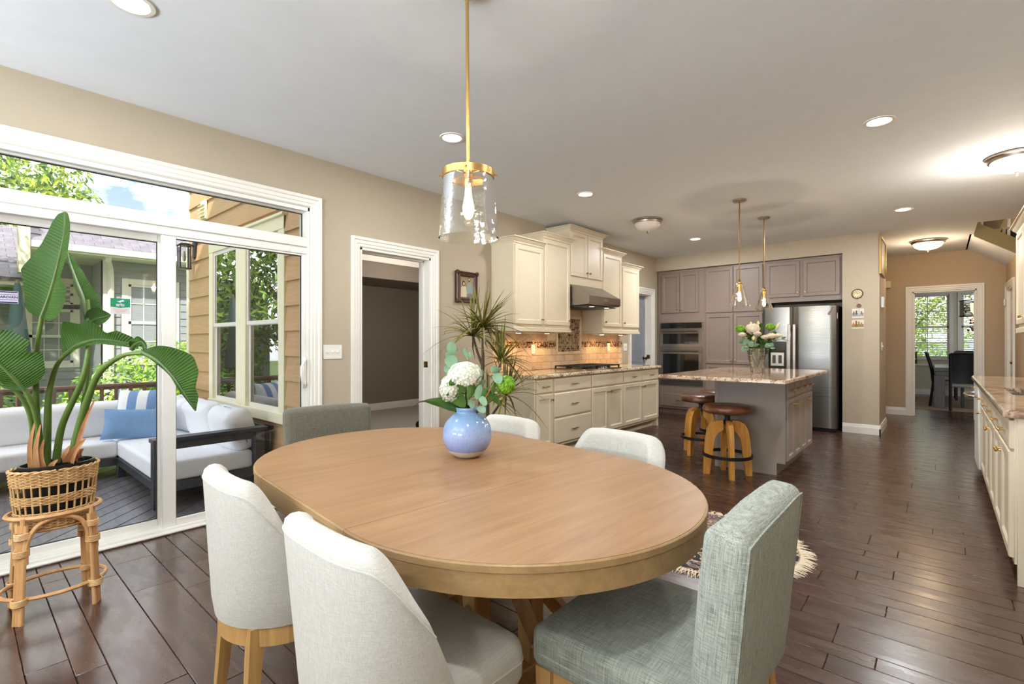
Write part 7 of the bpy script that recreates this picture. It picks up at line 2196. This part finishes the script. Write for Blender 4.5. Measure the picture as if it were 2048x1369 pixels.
def bloom(label, c_, r, mt):
    t = mk('lisianthus', label, 'flower', GI); c_ = Vector(c_)
    for k_ in range(9):
        a = k_ * 2.4; tilt = .25 + .11 * k_; g = G()
        d_ = Vector((math.cos(a) * math.sin(tilt), math.sin(a) * math.sin(tilt), math.cos(tilt))); sd_ = Vector((-math.sin(a), math.cos(a), 0))
        blade(g, [c_, c_ + d_ * r * .6 + Vector((math.cos(a), math.sin(a), 0)) * r * .25, c_ + d_ * r], interp([(0, r * .15), (.5, r * .5), (.85, r * .5), (1, r * .15)]), interp([(0, r * .15), (.5, r * .5), (.85, r * .5), (1, r * .15)]), sd_, .4, 2, 3); g.build('petal', mt, t, angle=80)
    g = G(); stem_to(g, IV + Vector((0, 0, .05)), c_, .003); g.build('stem', M['stalk'], t)
for lab, c_, r in (('white ruffled bloom at the right of the crystal vase bouquet', (-1.269, 5.374, 1.285), .062), ('blush bloom in the middle right of the crystal vase bouquet', (-1.323, 5.353, 1.275), .055), ('white bloom at the far right edge of the crystal vase bouquet', (-1.225, 5.439, 1.295), .048), ('white bloom below the cream hydrangea in the crystal vase', (-1.372, 5.257, 1.314), .052), ('white bloom low at the left of the crystal vase bouquet', (-1.490, 5.180, 1.305), .05)): bloom(lab, c_, r, M['rosew'])
for lab, c_, s_ in (('round lime green flower at the left of the crystal vase bouquet', (-1.511, 5.189, 1.385), 12), ('round lime green flower at the upper right of the crystal vase bouquet', (-1.300, 5.466, 1.407), 13)):
    t = mk('viburnum', lab, 'flower', GI); stuff(florets(c_, (.042, .042, .035), 80, .012, s_).build('flower_head', M['limegreen'], t)); g = G(); g.ball(c_, .034, 10, 8, .8); g.build('flower_core', M['hleaf'], t); g = G(); stem_to(g, IV + Vector((0, 0, .05)), c_, .003); g.build('stem', M['stalk'], t)
rg = random.Random(33)
def sprig(label, path, n, w_, mt, cat='greenery'):
    t = mk('leafy_sprig', label, cat, GI); g = G(); P_ = spline(path, 6); g.tube(P_, [.0028 - .0016 * i / (len(P_) - 1) for i in range(len(P_))], 5); g.build('stem', M['stalk'], t)
    for i in range(n):
        p = P_[int(len(P_) * (.35 + .62 * i / n))]; d_ = Vector((rg.uniform(-1, 1), rg.uniform(-1, .6), rg.uniform(-.6, .9))).normalized()
        lf(t, p, p + d_ * w_ * 2.1, w_, mt, RT, .15, pf=[(u, w_ * q) for u, q in RP], sag=.003)
sprig('eucalyptus sprig drooping left over the crystal vase rim', [RM, (-1.432, 5.191, 1.225), (-1.494, 5.097, 1.245)], 8, .024, M['euc'])
sprig('second eucalyptus sprig low at the front left of the crystal vase', [RM, (-1.388, 5.163, 1.216), (-1.437, 5.094, 1.192)], 7, .026, M['euc'])
sprig('eucalyptus sprig over the right rim of the crystal vase', [RM, (-1.272, 5.331, 1.225), (-1.232, 5.353, 1.186)], 5, .026, M['euc'])
sprig('thin eucalyptus branch reaching far right of the crystal vase', [RM, (-1.229, 5.435, 1.275), (-1.127, 5.524, 1.265)], 4, .022, M['euc'])
sprig('dark green leafy sprig at the left of the crystal vase bouquet', [IV + Vector((0, 0, .1)), (-1.423, 5.292, 1.225), (-1.487, 5.236, 1.355)], 18, .024, M['darkgreen'])
sprig('dark green leafy sprig in the middle of the crystal vase bouquet', [IV + Vector((0, 0, .1)), (-1.361, 5.359, 1.225), (-1.355, 5.391, 1.401)], 20, .026, M['darkgreen'])
sprig('dark green leafy sprig at the right of the crystal vase bouquet', [IV + Vector((0, 0, .1)), (-1.312, 5.402, 1.200), (-1.268, 5.468, 1.316)], 18, .024, M['darkgreen'])
t = thing('floor_ball', 'small round black object on the carpet behind the doorway jamb', 'object', ((-4.230, 3.341, 0.358))); g = G(); g.lathe([(.02, -.05), (.05, -.03), (.06, 0), (.05, .03), (.02, .05)], 16); g.build('shell', M['black'], t)
